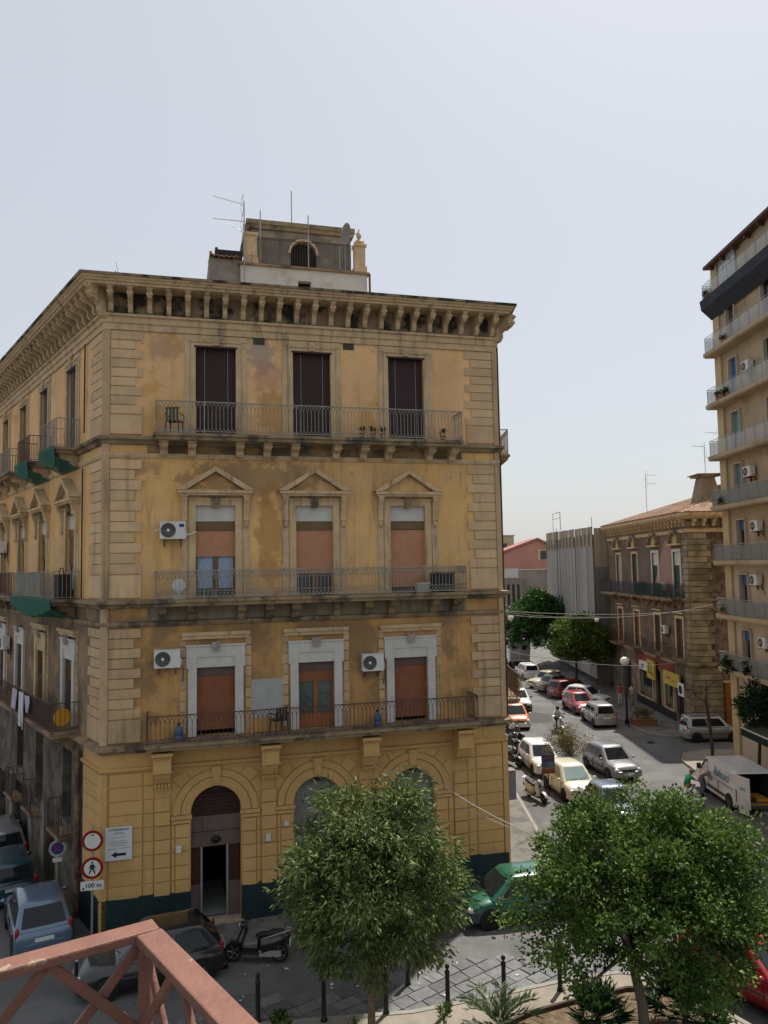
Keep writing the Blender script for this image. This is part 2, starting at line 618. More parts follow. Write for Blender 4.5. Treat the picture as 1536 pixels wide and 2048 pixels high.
# the planted island in the foreground
isl = [(-14, 17.2), (-9, 18.3), (-4, 19.75), (0.5, 20.25), (2.8, 20.95), (4.8, 21.65), (6.2, 21.95), (7.0, 21.75), (7.6, 21.15), (8.35, 19.85), (9.9, 17.0), (11, 14), (-14, 14)]
plate('pavement', isl[::-1], -0.3, 0.10, M_TAN)
kb = sweep(isl[:-1], [(-0.16, -0.2), (-0.16, 0.115), (-0.01, 0.115), (-0.01, -0.2)][::-1])
for v in range(1):
    struct('kerb', sweep(isl[:-1][::-1], [(-0.01, -0.2), (0.14, -0.2), (0.14, 0.118), (-0.01, 0.118)]), M_KERB)
bed = [(1.9, 18.9), (2.6, 19.45), (3.4, 19.98), (4.8, 20.55), (6.1, 21.0), (6.8, 21.02), (7.3, 20.6), (7.75, 19.6), (8.6, 17.6), (8.8, 15), (2, 15)]
plate('planting_bed', bed[::-1], -0.1, 0.16, M_SOIL)
struct('bed_edging', sweep(bed[:-1], [(-0.03, 0.0), (0.05, 0.0), (0.05, 0.26), (-0.03, 0.26)]), M_RUST)
# pavement along the right of the street, before the shops, and the corner by the van
rs = [(18.7, 51.0), (18.0, 50.6), (17.2, 51.6), (16.95, 53.5), (17.0, 110), (20.6, 110), (20.6, 50.4), (20, 50.3)]
plate('pavement', rs, -0.3, 0.12, M_CONC) if False else plate('pavement', [(20.6, 50.6), (20.6, 110), (17.1, 110), (17.0, 54), (17.2, 52.2), (18.2, 50.9), (19.2, 50.5)], -0.3, 0.12, M_CONC)
struct('kerb', sweep([(17.1, 110), (17.0, 54), (17.2, 52.2), (18.2, 50.9), (19.2, 50.5), (20.6, 50.45)][::-1], [(-0.15, -0.2), (-0.01, -0.2), (-0.01, 0.135), (-0.15, 0.135)]), M_KERB)
plate('pavement', [(17.0, 20), (22, 20), (22, 46.6), (19.0, 46.9), (17.5, 46.2), (16.75, 44.6), (16.65, 42.5)], -0.3, 0.115, M_TAN)
struct('kerb', sweep([(17.0, 20), (16.65, 42.5), (16.75, 44.6), (17.5, 46.2), (19.0, 46.9), (22, 46.6)], [(-0.01, -0.2), (-0.13, -0.2), (-0.13, 0.13), (-0.01, 0.13)]), M_KERB)


# basalt slabs laid askew between the asphalt and the island
def inside(p, poly):
    x, y = p
    c = False
    j = len(poly) - 1
    for i in range(len(poly)):
        xi, yi = poly[i]
        xj, yj = poly[j]
        if (yi > y) != (yj > y) and x < (xj - xi) * (y - yi) / (yj - yi) + xi:
            c = not c
        j = i
    return c


zone = [(-5.6, 19.0), (-5.2, 20.5), (-3.0, 21.35), (-1.2, 21.55), (0.2, 21.75), (1.2, 22.6), (2.2, 23.45), (3.3, 23.25), (4.2, 23.7), (5.4, 24.6), (6.5, 24.4), (7.4, 22.9), (7.5, 21.4), (6.3, 22.2), (4.7, 21.9), (2.7, 21.2), (0.4, 20.5), (-4, 20.0)]
SL = MB()
SL.add([(-.5, -.5, 0), (.5, -.5, 0), (.5, .5, 0), (-.5, .5, 0), (-.485, -.482, 1), (.485, -.482, 1), (.485, .482, 1), (-.485, .482, 1)],
       [(4, 5, 6, 7), (0, 1, 5, 4), (1, 2, 6, 5), (2, 3, 7, 6), (3, 0, 4, 7)])
slm = SL.mesh('paving_slab')
slm.materials.append(M_BAS)
ua, ub = Vector((0.80, 0.60)), Vector((-0.60, 0.80))
for i in range(-14, 22):
    t = random.uniform(-0.3, 0.3)
    sN = -12.0
    while sN < 12:
        ln = random.choice((0.5, 0.56, 0.62, 0.72))
        p = Vector((1.5, 21.8)) + ub * (i * 0.455) + ua * (sN + ln / 2 + t)
        if inside(p, zone):
            o = obj('paving_slab', slm, None, ROAD, (p.x, p.y, -0.012 + random.uniform(0, 0.012)), math.atan2(0.6, 0.8) + random.uniform(-.012, .012), (ln - random.uniform(.012, .035), random.uniform(.415, .44), 0.030))
            o.rotation_euler.x = random.uniform(-.025, .025)
            o.rotation_euler.y = random.uniform(-.02, .02)
        sN += ln
# a round manhole cover among the slabs
o = obj('manhole_cover', MB().lathe([(0.0, 0.02), (0.27, 0.02), (0.27, 0.0), (0.31, 0.0), (0.31, 0.026), (0.29, 0.03), (0.2, 0.026), (0.0, 0.028)], 20), M_BAS, ROAD, (4.75, 23.35, 0.012))

# mended asphalt, drains, scraps of litter
M_ASPD = mat('mended_asphalt', (0.062, 0.061, 0.06), .9, .15, 1.2, .4, 80)
M_ASPL = mat('worn_asphalt', (0.135, 0.132, 0.126), .9, .15, 1.2, .4, 80)
for (poly, m) in (([(9.8, 56), (12.0, 56.4), (12.4, 59.2), (11.0, 60.5), (9.9, 59)], M_ASPD), ([(12.4, 47.5), (13.6, 47.6), (13.7, 52.5), (12.6, 52.3)], M_ASPL), ([(10.6, 29.5), (12.6, 29.9), (12.2, 33.4), (10.3, 32.6)], M_ASPD),
                  ([(1.2, 24.2), (2.6, 24.6), (2.4, 25.2), (1.1, 24.9)], M_ASPD), ([(-5.6, 21.2), (-3.6, 21.5), (-3.8, 22.3), (-5.7, 22.0)], M_ASPL), ([(6.6, 26.2), (8.3, 26.6), (8.0, 28.3), (6.4, 27.8)], M_ASPL), ([(13.5, 62), (14, 62), (14, 69), (13.4, 69)], M_ASPD)):
    obj('asphalt_patch', MB().prism(poly, lambda p, q_, t: (p, q_, t), .001, .005), m, ROAD)
for (x, y, rz) in ((-5.0, 22.9, .27), (5.6, 27.0, .2), (16.55, 49.5, 1.2)):
    g = MB().box(-.3, .3, -.2, .2, .0, .012)
    for k in range(6):
        g.box(-.26 + k * .09, -.21 + k * .09, -.16, .16, .012, .018)
    obj('drain_grate', g, M_IRONB, ROAD, (x, y, 0), rz)
lt = MB()
for k in range(46):
    x, y = random.choice(((random.uniform(-5, 5), random.uniform(20.5, 24)), (random.uniform(8, 16), random.uniform(27, 60)), (random.uniform(-7, 3), random.uniform(21, 23))))
    a, s_ = random.uniform(0, 6.3), random.uniform(.03, .09)
    c_, d_ = math.cos(a) * s_, math.sin(a) * s_
    lt.quad((x - c_, y - d_, .03), (x + d_ * .6, y - c_ * .6, .034), (x + c_, y + d_, .045), (x - d_ * .6, y + c_ * .6, .035))
o = obj('litter', lt, mat('paper_scrap', (.5, .48, .44), .9, .1, 9))
o['kind'] = 'stuff'
# ================================================================ the corner palazzo
PZ = thing('corner_palazzo', 'four-storey ochre corner palazzo with bracketed cornice and long iron balconies', 'building', (C0.x, C0.y, 0))
FF = Face(PZ, C0, A_)
FL = Face(PZ, C0, B_ - PI / 2)
LEN_L = 26.0
path_pz = [tuple(C0 + LEN_L * GV), tuple(C0), tuple(PRC), (PRC.x, PRC.y + 20)]
path_loc = [(p[0] - C0.x, p[1] - C0.y) for p in path_pz]
XC = (3.47, 6.78, 10.11)


def shared(name, mb, m, smooth=False):
    me = mb.mesh(name, smooth)
    for k in (m if isinstance(m, (list, tuple)) else [m]):
        me.materials.append(k)
    return me


# ---- walls, storey by storey
Z1, Z2, Z3, ZT = 5.62, 10.16, 15.42, 19.75
h3 = [(x - .66, x + .66, 15.70, 18.82) for x in (3.49, 6.74, 10.14)]
h2 = [(x - .64, x + .64, 10.41, 13.46) for x in XC]
h1 = [(x - .61, x + .61, 5.98, 8.42) for x in XC]
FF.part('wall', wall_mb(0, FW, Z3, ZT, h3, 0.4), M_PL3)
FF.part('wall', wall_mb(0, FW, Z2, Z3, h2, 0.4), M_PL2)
FF.part('wall', wall_mb(0, FW, Z1, Z2, h1, 0.4), M_PL1)
# ground storey with three arches
AR, AZ = 0.79, 3.58
mb = MB()
edges = [0.0]
for x in XC:
    edges += [x - AR, x + AR]
edges.append(FW)
for i in range(0, len(edges), 2):
    mb.quad((edges[i], 0, 0), (edges[i + 1], 0, 0), (edges[i + 1], 0, Z1), (edges[i], 0, Z1))
for x in XC:
    n = 20
    pts = [(x - AR * math.cos(PI * k / n), AZ + AR * math.sin(PI * k / n)) for k in range(n + 1)]
    for k in range(n):
        (a, za), (b, zb) = pts[k], pts[k + 1]
        mb.quad((a, 0, za), (b, 0, zb), (b, 0, Z1), (a, 0, Z1))
        mb.quad((a, 0, za), (a, 0.5, za), (b, 0.5, zb), (b, 0, zb))
    mb.quad((x - AR, 0, 0), (x - AR, 0.5, 0), (x - AR, 0.5, AZ), (x - AR, 0, AZ))
    mb.quad((x + AR, 0, 0), (x + AR, 0, AZ), (x + AR, 0.5, AZ), (x + AR, 0.5, 0))
FF.part('wall', mb, M_PL0)
# side towards the left street
LX = (3.95, 8.05, 11.85, 15.65, 19.5)
lh3 = [(-m - .62, -m + .62, 15.75, 18.8) for m in LX]
lh2 = [(-m - .60, -m + .60, 10.41, 13.42) for m in LX]
lh1 = [(-m - .60, -m + .60, 6.0, 8.5) for m in LX]
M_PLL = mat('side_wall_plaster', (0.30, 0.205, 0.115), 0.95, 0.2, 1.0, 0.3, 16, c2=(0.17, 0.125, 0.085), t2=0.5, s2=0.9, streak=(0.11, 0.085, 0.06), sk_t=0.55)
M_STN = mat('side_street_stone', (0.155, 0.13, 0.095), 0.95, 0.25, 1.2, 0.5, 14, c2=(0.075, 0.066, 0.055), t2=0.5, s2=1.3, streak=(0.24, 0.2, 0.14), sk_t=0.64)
FL.part('wall', wall_mb(-LEN_L, 0, Z3, ZT, lh3, 0.4), M_PL3)
FL.part('wall', wall_mb(-LEN_L, 0, Z2, Z3, lh2, 0.4), M_PL2)
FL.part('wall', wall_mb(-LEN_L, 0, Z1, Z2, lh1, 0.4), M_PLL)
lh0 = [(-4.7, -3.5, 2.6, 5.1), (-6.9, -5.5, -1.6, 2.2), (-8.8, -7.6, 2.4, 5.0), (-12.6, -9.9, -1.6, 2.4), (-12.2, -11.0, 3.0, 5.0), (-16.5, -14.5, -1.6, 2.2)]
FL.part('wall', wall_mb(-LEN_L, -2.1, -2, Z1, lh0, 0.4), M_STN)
FL.part('wall', wall_mb(-2.1, 0, -1, Z1, [], 0.2), M_PL0)
# street side and rear, roof deck
q = [(PRC.x - C0.x, PRC.y - C0.y), (PRC.x - C0.x, PRC.y - C0.y + 20), tuple(LEN_L * GV)]
mb = MB()
for a, b in ((q[0], q[1]), (q[1], q[2])):
    mb.quad((a[0], a[1], -1), (b[0], b[1], -1), (b[0], b[1], 20.2), (a[0], a[1], 20.2))
obj('wall', mb, M_PL2, PZ)
mb = MB()
mb.add([(0, 0, 20.3), (q[0][0], q[0][1], 20.3), (q[1][0], q[1][1], 20.3), (q[2][0], q[2][1], 20.3)], [(0, 1, 2, 3)])
obj('roof_deck', mb, M_CONC, PZ)

# ---- mouldings carried round the corner
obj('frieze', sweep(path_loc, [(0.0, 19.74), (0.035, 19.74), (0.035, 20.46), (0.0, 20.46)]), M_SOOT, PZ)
obj('architrave', sweep(path_loc, [(-.02, 19.2), (.07, 19.2), (.07, 19.4), (.12, 19.42), (.12, 19.6), (.2, 19.63), (.2, 19.70), (-.02, 19.74)]), M_TRIM, PZ)
path_cor = [path_loc[0], path_loc[1], (path_loc[2][0] - .3 * EV.x, path_loc[2][1] - .3 * EV.y), (path_loc[3][0] - .3 * EV.x, path_loc[3][1])]
cor = obj('cornice', sweep(path_cor, [(-.3, 20.44), (.80, 20.44), (.80, 20.51), (.87, 20.53), (.89, 20.58), (.95, 20.61), (.97, 20.67), (-.3, 20.72)]), [M_TRIM], PZ)
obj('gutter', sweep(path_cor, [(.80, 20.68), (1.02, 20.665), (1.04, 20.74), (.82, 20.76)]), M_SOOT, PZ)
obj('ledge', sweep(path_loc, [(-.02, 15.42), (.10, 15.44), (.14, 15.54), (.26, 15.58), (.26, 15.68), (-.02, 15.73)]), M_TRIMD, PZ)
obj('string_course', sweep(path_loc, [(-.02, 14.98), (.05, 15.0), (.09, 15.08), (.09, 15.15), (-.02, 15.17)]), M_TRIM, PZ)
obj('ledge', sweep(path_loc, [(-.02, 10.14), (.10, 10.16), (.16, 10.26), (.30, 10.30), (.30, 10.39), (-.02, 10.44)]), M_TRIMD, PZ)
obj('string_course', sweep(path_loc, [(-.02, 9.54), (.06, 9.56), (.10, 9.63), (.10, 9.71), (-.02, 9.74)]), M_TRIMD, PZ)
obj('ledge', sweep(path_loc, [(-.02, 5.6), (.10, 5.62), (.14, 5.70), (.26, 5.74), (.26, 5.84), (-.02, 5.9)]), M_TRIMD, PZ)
obj('string_course', sweep(path_loc[0:2] and [tuple(2.1 * GV), (0, 0), path_loc[2], path_loc[3]], [(-.02, 5.02), (.05, 5.03), (.10, 5.1), (.10, 5.17), (-.02, 5.2)]), M_PL0, PZ)


def console_mb(wd, dp, h, lip=0.06):
    """A scroll bracket: wd wide, dp deep, h high, hung below z=0 with its back at y=0."""
    prof = [(0, 0), (-dp, 0), (-dp, -0.10 * h), (-dp * 0.90, -0.17 * h), (-dp * 0.96, -0.30 * h), (-dp * 0.84, -0.44 * h), (-dp * 0.55, -0.50 * h),
            (-dp * 0.40, -0.60 * h), (-dp * 0.40, -0.80 * h), (-dp * 0.30, -0.95 * h), (-dp * 0.12, -h), (0, -h)]
    mb = MB()
    mb.prism(prof, lambda p, q_, t: (t, p, q_), -wd / 2, wd / 2)
    mb.box(-wd / 2 - lip * .5, wd / 2 + lip * .5, -dp - 0.02, 0, -0.06 * h, 0.0)
    for s in (-1, 1):   # raised side ribs of the scroll
        mb.box(s * wd / 2 - .02, s * wd / 2 + .02, -dp * .97, -dp * .7, -0.34 * h, -0.2 * h)
    return mb


br = shared('bracket', console_mb(0.15, 0.68, 0.72), [M_TRIM])
for k in range(23):
    FF.part('bracket', br, None, (0.16 + 0.6035 * k, -0.03, 20.44))
for k in range(38):
    FL.part('bracket', br, None, (-0.45 - 0.605 * k, -0.03, 20.44))
o = obj('bracket', br, None, PZ, (PRC.x - C0.x + 0.03, PRC.y - C0.y + 0.25, 20.44), PI / 2)
# scroll that closes the corner
cb = shared('corner_scroll', console_mb(0.2, .86, .9), [M_TRIM])
bis = (NV + NL).normalized()
obj('corner_scroll', cb, None, PZ, (bis.x * 0.02, bis.y * 0.02, 20.43), math.atan2(bis.x, -bis.y))
bis = (NV + Vector((1, 0))).normalized()
obj('corner_scroll', cb, None, PZ, (PRC.x - C0.x, PRC.y - C0.y, 20.43), math.atan2(bis.x, -bis.y))

# ---- quoins
qb = MB()
qb.add([(0, 0.05, 0), (1, 0.05, 0), (1, 0.05, 1), (0, 0.05, 1), (.0, -0.045, .05), (1, -0.045, .05), (1, -0.045, .95), (.0, -0.045, .95)],
       [(4, 5, 6, 7), (0, 1, 5, 4), (1, 2, 6, 5), (2, 3, 7, 6), (3, 0, 4, 7)])
qm = shared('quoin', qb, M_QUO)
qm1 = shared('quoin', qb, M_QUO1)


def quoins(ztop, n, h, zbase, me):
    for i in range(n):
        z = ztop - (i + 1) * h
        lg = i % 2 == 0
        FF.part('quoin', me, None, (0.15, 0, z), scale=(0.98 if lg else 0.76, 1, h * .985))
        FF.part('quoin', me, None, (12.40 if lg else 12.63, 0, z), scale=(1.06 if lg else .83, 1, h * .985))
        FL.part('quoin', me, None, (-1.55 if lg else -1.3, 0, z), scale=(1.40 if lg else 1.15, 1, h * .985))
    zl = ztop - n * h
    FF.part('quoin', me, None, (0.15, 0, zbase), scale=(0.98, 1.2, zl - zbase))
    FF.part('quoin', me, None, (12.42, 0, zbase), scale=(1.04, 1.2, zl - zbase))
    FL.part('quoin', me, None, (-1.55, 0, zbase), scale=(1.40, 1.2, zl - zbase))


quoins(19.18, 9, 0.306, 15.74, qm)
quoins(14.96, 11, 0.338, 10.45, qm)
quoins(9.52, 9, 0.315, 5.92, qm1)
cs = obj('corner_strip', sweep([tuple(0.14 * GV), (0, 0), tuple(0.14 * EV)], [(-.02, 5.9), (.075, 5.9), (.075, 19.2), (-.02, 19.2)]), M_QUO1, PZ)
rc = Vector((PRC.x - C0.x, PRC.y - C0.y))
obj('corner_strip', sweep([tuple(rc - 0.13 * EV), tuple(rc), (rc.x, rc.y + .13)], [(-.02, 5.9), (.075, 5.9), (.075, 19.2), (-.02, 19.2)]), M_QUO1, PZ)
obj('corner_strip', sweep([tuple(0.14 * GV), (0, 0), tuple(0.14 * EV)], [(-.02, 0), (.075, 0), (.075, 5.02), (-.02, 5.02)]), M_PL0, PZ)
obj('corner_strip', sweep([tuple(rc - 0.13 * EV), tuple(rc), (rc.x, rc.y + .13)], [(-.02, 0), (.075, 0), (.075, 5.02), (-.02, 5.02)]), M_PL0, PZ)

# ---- rusticated blocks of the ground storey
bb = MB()
bb.add([(0, 0.03, 0), (1, 0.03, 0), (1, 0.03, 1), (0, 0.03, 1), (.012, -0.04, .04), (.988, -0.04, .04), (.988, -0.04, .96), (.012, -0.04, .96)],
       [(4, 5, 6, 7), (0, 1, 5, 4), (1, 2, 6, 5), (2, 3, 7, 6), (3, 0, 4, 7)])
bkm = shared('stone_block', bb, M_PL0B)
ROW = 0.428
cols = [(0.20, 1.2, 0.0, 9), (1.23, 1.53, 0.0, 9), (1.56, 2.04, .045, 7), (2.08, 2.18, .0, 5), (2.2, 2.64, .02, 5),
        (4.30, 4.74, .02, 5), (4.76, 4.88, 0, 5), (4.91, 5.40, .045, 7), (5.43, 5.53, 0, 5), (5.55, 5.95, .02, 5),
        (7.61, 8.02, .02, 5), (8.05, 8.2, 0, 5), (8.24, 8.74, .045, 7), (8.77, 8.86, 0, 5), (8.88, 9.28, .02, 5),
        (10.94, 11.36, .02, 5), (11.4, 11.56, 0, 5), (11.6, 12.1, .045, 7), (12.13, 12.42, 0, 9), (12.45, 13.45, 0, 9)]
for (a, b, pr, n) in cols:
    for r_ in range(n):
        FF.part('stone_block', bkm, None, (a, -pr, 1.16 + r_ * ROW), scale=(b - a, 1, ROW * .985))
for r_ in range(9):
    FL.part('stone_block', bkm, None, (-1.95, 0, 1.16 + r_ * ROW), scale=(1.78, 1, ROW * .985))
# dark painted base with a ragged upper edge
for (xa, xb) in ((0, XC[0] - AR), (XC[0] + AR, XC[1] - AR), (XC[1] + AR, XC[2] - AR), (XC[2] + AR, FW)):
    top = [(xb, 1.2)]
    while top[-1][0] > xa + .3:
        x_ = top[-1][0] - random.uniform(.25, .7)
        top.append((x_, top[-1][1]))
        top.append((x_ - .015, 1.19 + random.uniform(-.015, .08)))
    top += [(xa, top[-1][1])]
    FF.part('base_panel', MB().prism([(xa, -.1), (xb, -.1)] + top, lambda p, q_, t: (p, t, q_), -.075, .02), M_TEAL)
FL.part('base_panel', MB().box(-2.1, -.06, -.075, .02, -1, 1.2).box(-2.1, -1.2, -.078, .02, -1, 1.32), M_TEAL)

# ---- arches: archivolt, keystone, impost, fillings
for i, x in enumerate(XC):
    a = FF.part('archivolt', arch_band(x, AZ, 0.82, 1.10, -0.05, 0.02), M_PL0)
    FF.part('archivolt_rim', arch_band(x, AZ, 1.13, 1.34, -0.075, 0.02), M_PL0, parent=a)
    FF.part('keystone', MB().prism([(-.10, 0), (.10, 0), (.16, 0.52), (-.16, 0.52)], lambda p, q_, t: (x + p, t, AZ + 0.92 + q_), -0.13, 0.02), M_PL0, parent=a)
    FF.part('keystone_foot', MB().box(x - .13, x + .13, -.14, .1, AZ + .70, AZ + .80), M_IRONB, parent=a)
    # spandrel panels with fanned joints
    for s in (-1, 1):
        for k in range(3):
            t0, t1 = (R(22 + 17 * k), R(37 + 17 * k))
            pts = []
            for t in (t0, t1):
                pts.append((s * 1.38 * math.cos(t), 1.38 * math.sin(t)))
            r1 = min(1.62, 1.36 / max(.2, math.sin(t1)), 1.45 / max(.2, math.cos(t0)))
            for t in (t1, t0):
                rr = min(1.78, 1.37 / max(.2, math.sin(t)), 1.38 / max(.2, math.cos(t)) if k == 0 else 9)
                rr = max(rr, 1.42)
                pts.append((s * rr * math.cos(t), rr * math.sin(t)))
            if s < 0:
                pts = pts[::-1]
            FF.part('voussoir', MB().prism(pts, lambda p, q_, t: (x + p, t, AZ + q_), -0.035, 0.02), M_PL0B, parent=a)
    for s in (-1, 1):
        x0 = x + s * 1.08
        FF.part('impost', MB().box(x0 - .29, x0 + .29, -.09, .02, 3.32, 3.42).box(x0 - .32, x0 + .32, -.12, .02, 3.45, 3.56), M_PL0, parent=a)
# door in the first arch
x = XC[0]
mb = MB()
n = 20
pts = [(x - AR * math.cos(PI * k / n), AZ + AR * math.sin(PI * k / n)) for k in range(n + 1)]
M_TRANS = mat('dark_brown_transom', (0.055, 0.026, 0.018), 0.6, 0.2, 5)
M_DOORP = mat('mauve_door_metal', (0.145, 0.105, 0.095), 0.6, 0.12, 3, streak=(0.09, 0.065, 0.06), sk_t=0.6)
d = FF.part('door', MB().add([(p, 0.42, q_) for p, q_ in pts] + [(x + AR, .42, 3.36), (x - AR, .42, 3.36)], [tuple(range(23))]), M_TRANS)
for k in range(7):
    zz = 3.4 + k * 0.12
    hw = AR if zz < AZ else math.sqrt(max(0.01, AR ** 2 - (zz - AZ) ** 2))
    FF.part('louvre', MB().box(x - hw + .02, x + hw - .02, .37, .41, zz, zz + .05), M_TRANS, parent=d)
FF.part('panel', MB().box(x - AR, x + AR, .32, .42, 2.88, 3.36), M_DOORP, parent=d)
mb = MB().box(x - AR, x + AR, .30, .40, 2.40, 2.86)
for k in range(14):
    mb.box(x - AR + .02 + k * .111, x - AR + .10 + k * .111, .285, .32, 2.42, 2.84)
FF.part('panel', mb, M_DOORP, parent=d)
FF.part('lamp', MB().ell((x, .24, 2.62), (.16, .08, .12)), M_IRONB, parent=d)
for s, xa, xb in ((-1, x - AR, x - .45), (1, x + .37, x + AR)):
    FF.part('jamb_panel', MB().box(xa, xb, .34, .40, 0.15, 1.22), M_DOORP, parent=d)
    FF.part('jamb_pane', MB().box(xa + .03, xb - .03, .37, .39, 1.22, 2.36), M_TRANS, parent=d)
    FF.part('jamb_post', MB().box((xb if s < 0 else xa) - .04, (xb if s < 0 else xa) + .03, .30, .42, 0.15, 2.40), M_GALV, parent=d)
M_HALL = mat('hall_floor_marble', (0.30, 0.31, 0.29), 0.4, 0.1, 4)
FF.part('hall', MB().quad((x - .45, .42, .15), (x + .4, .42, .15), (x + .4, 3.4, .15), (x - .45, 3.4, .15)), M_HALL, parent=d)
FF.part('hall', MB().box(x - 1.2, x + 1.2, 3.4, 3.45, .1, 3).box(x - 1.25, x - 1.2, .5, 3.4, .1, 3).box(x + 1.2, x + 1.25, .5, 3.4, .1, 3).box(x - 1.2, x + 1.2, .5, 3.4, 2.9, 3), M_DARK, parent=d)
FF.part('threshold', MB().box(x - .86, x + .86, -.16, .5, 0.0, 0.15), mat('worn_marble_step', (0.40, 0.33, 0.23), 0.8, 0.2, 4))
# rendered infill of the two other arches
M_SPK = mat('rough_cement_infill', (0.20, 0.195, 0.185), 0.95, 0.15, 4, 0.8, 18, c2=(0.05, 0.05, 0.048), t2=0.62, s2=9, soft=0.03)
for x in XC[1:]:
    pts = [(x - AR * math.cos(PI * k / n), AZ + AR * math.sin(PI * k / n)) for k in range(n + 1)]
    FF.part('infill', MB().add([(p, 0.22, q_) for p, q_ in pts] + [(x + AR, .22, 0), (x - AR, .22, 0)], [tuple(range(23))]), M_SPK)
# big brackets on the pilasters
pb = MB()
pb.box(-.32, .32, -.80, .0, .98, 1.08).box(-.27, .27, -.66, 0, .50, .98).box(-.29, .29, -.70, 0, .46, .52)
pb.prism([(0, 0), (-.22, 0.0), (-.36, .10), (-.46, .28), (-.48, .46), (0, .46)], lambda p, q_, t: (t, p, q_), -.25, .25)
for k in range(6):
    pb.box(-.29 + .1 * k, -.23 + .1 * k, -.74, -.1, .90, .97)
for k in range(5):
    pb.ell((-.2 + .1 * k, -.30, -.01), (.055, .09, .07), 6, 4)
pbm = shared('pilaster_bracket', pb, M_PL0)
for x in (1.80, 5.155, 8.49, 11.85):
    FF.part('pilaster_bracket', pbm, None, (x, -.045, 4.62))


# ---- balconies
def rail_mb(path, h, sp, style, r=0.0105):
    """An iron railing along a 2D path: uprights, interlaced pointed heads and scrolled foot."""
    mb = MB()
    for (ax, ay), (bx, by) in zip(path[:-1], path[1:]):
        L_ = math.hypot(bx - ax, by - ay)
        n = max(2, round(L_ / sp))
        ux, uy = (bx - ax) / L_, (by - ay) / L_

        def P(t, z):
            return (ax + ux * t, ay + uy * t, z)
        mb.tube([P(0, h), P(L_, h)], 0.019, 4)
        mb.tube([P(0, .06), P(L_, .06)], 0.013, 4)
        for i in range(n + 1):
            t = L_ * i / n
            if i % 12 == 0:
                mb.tube([P(t, 0), P(t, h)], 0.017, 4)
            elif style != 'scroll':
                mb.tube([P(t, .2), P(t, h - .26)], r, 4, caps=False)
            else:
                mb.tube([P(t, .22), P(t, h - .24)], r, 4, caps=False)
                mb.ell(P(t, .25), (.02, .02, .03), 4, 3)
        s = L_ / n
        if style == 'plain':
            for i in range(n + 1):
                mb.tube([P(L_ * i / n, .06), P(L_ * i / n, .22)], r, 4, caps=False)
                mb.tube([P(L_ * i / n, h - .28), P(L_ * i / n, h)], r, 4, caps=False)
            continue
        for i in range(-1, n):
            # a pointed arch spanning two bays at the head, its mirror at the foot
            a, b = i * s, (i + 2) * s
            c = (a + b) / 2
            for sg, e in ((1, a), (-1, b)):
                if e < -1e-6 or e > L_ + 1e-6:
                    continue
                pts = []
                for k in range(5):
                    u = k / 4
                    tt = e + sg * s * (1 - math.cos(u * PI / 2))
                    zz = h - .26 + .24 * math.sin(u * PI / 2)
                    if -1e-6 <= tt <= L_ + 1e-6:
                        pts.append((tt, zz))
                if len(pts) > 1:
                    mb.tube([P(a_, z_) for a_, z_ in pts], r * .9, 3, caps=False)
                    mb.tube([P(a_, .20 - (z_ - h + .26) * .56) for a_, z_ in pts], r * .9, 3, caps=False)
        if style == 'scroll':
            for i in range(n):
                c = L_ * (i + .5) / n
                for zc, rr in ((h - .10, .05), (h - .22, .035), (.14, .05), (.26, .03)):
                    mb.tube([P(c + rr * math.cos(k * PI / 3), zc + rr * math.sin(k * PI / 3)) for k in range(7)], r * .8, 3, caps=False)
    return mb


def slab_mb(x0, x1, dp, z0, z1):
    mb = MB()
    mb.box(x0, x1, -dp, .02, z0 + (z1 - z0) * .55, z1)
    mb.box(x0 + .06, x1 - .06, -dp + .07, .02, z0, z0 + (z1 - z0) * .55)
    return mb


cb2 = shared('corbel', console_mb(0.24, 0.62, 0.52), [M_TRIMD])
cb3 = shared('corbel', console_mb(0.24, 0.62, 0.46), [M_TRIM])
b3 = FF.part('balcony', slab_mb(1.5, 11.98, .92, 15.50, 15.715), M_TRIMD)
for x in (1.82, 2.71, 4.25, 5.16, 6.09, 7.52, 8.48, 9.39, 10.9, 11.75):
    FF.part('corbel', cb3, None, (x, -.03, 15.50), parent=b3)
FF.part('railing', rail_mb([(1.58, 0), (1.58, -.85), (11.92, -.85), (11.92, 0)], 1.03, .125, 'gothic'), M_IRONG, (0, 0, 15.715), parent=b3)
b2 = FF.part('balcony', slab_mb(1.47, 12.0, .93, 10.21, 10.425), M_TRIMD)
for x in (1.78, 2.71, 4.28, 5.17, 6.05, 7.48, 8.53, 9.42, 10.93, 11.71):
    FF.part('corbel', cb2, None, (x, -.03, 10.21), parent=b2)
FF.part('railing', rail_mb([(1.57, 0), (1.57, -.86), (11.94, -.86), (11.94, 0)], 0.90, .125, 'scroll'), M_IRONG, (0, 0, 10.425), parent=b2)
b1 = FF.part('balcony', slab_mb(1.28, 12.24, 1.02, 5.80, 5.99), M_TRIMD)
FF.part('railing', rail_mb([(1.34, 0), (1.34, -.97), (12.2, -.97), (12.2, 0)], 0.88, .135, 'gothic', .010), M_IRONR, (0, 0, 5.99), parent=b1)
# frieze of grey stone between the corbels
FF.part('corbel_frieze', MB().box(1.3, 12.2, -.03, .02, 9.74, 10.2), mat('grey_corbel_frieze', (0.26, 0.215, 0.145), .95, .15, 2, .2, 20, streak=(.12, .1, .075), sk_t=.56))
FF.part('corbel_frieze', MB().box(1.3, 12.2, -.03, .02, 15.17, 15.5), mat('ochre_corbel_frieze', (0.31, 0.205, 0.105), .95, .2, 2, .2, 20, c2=(.14, .1, .065), t2=.5, s2=1.4))


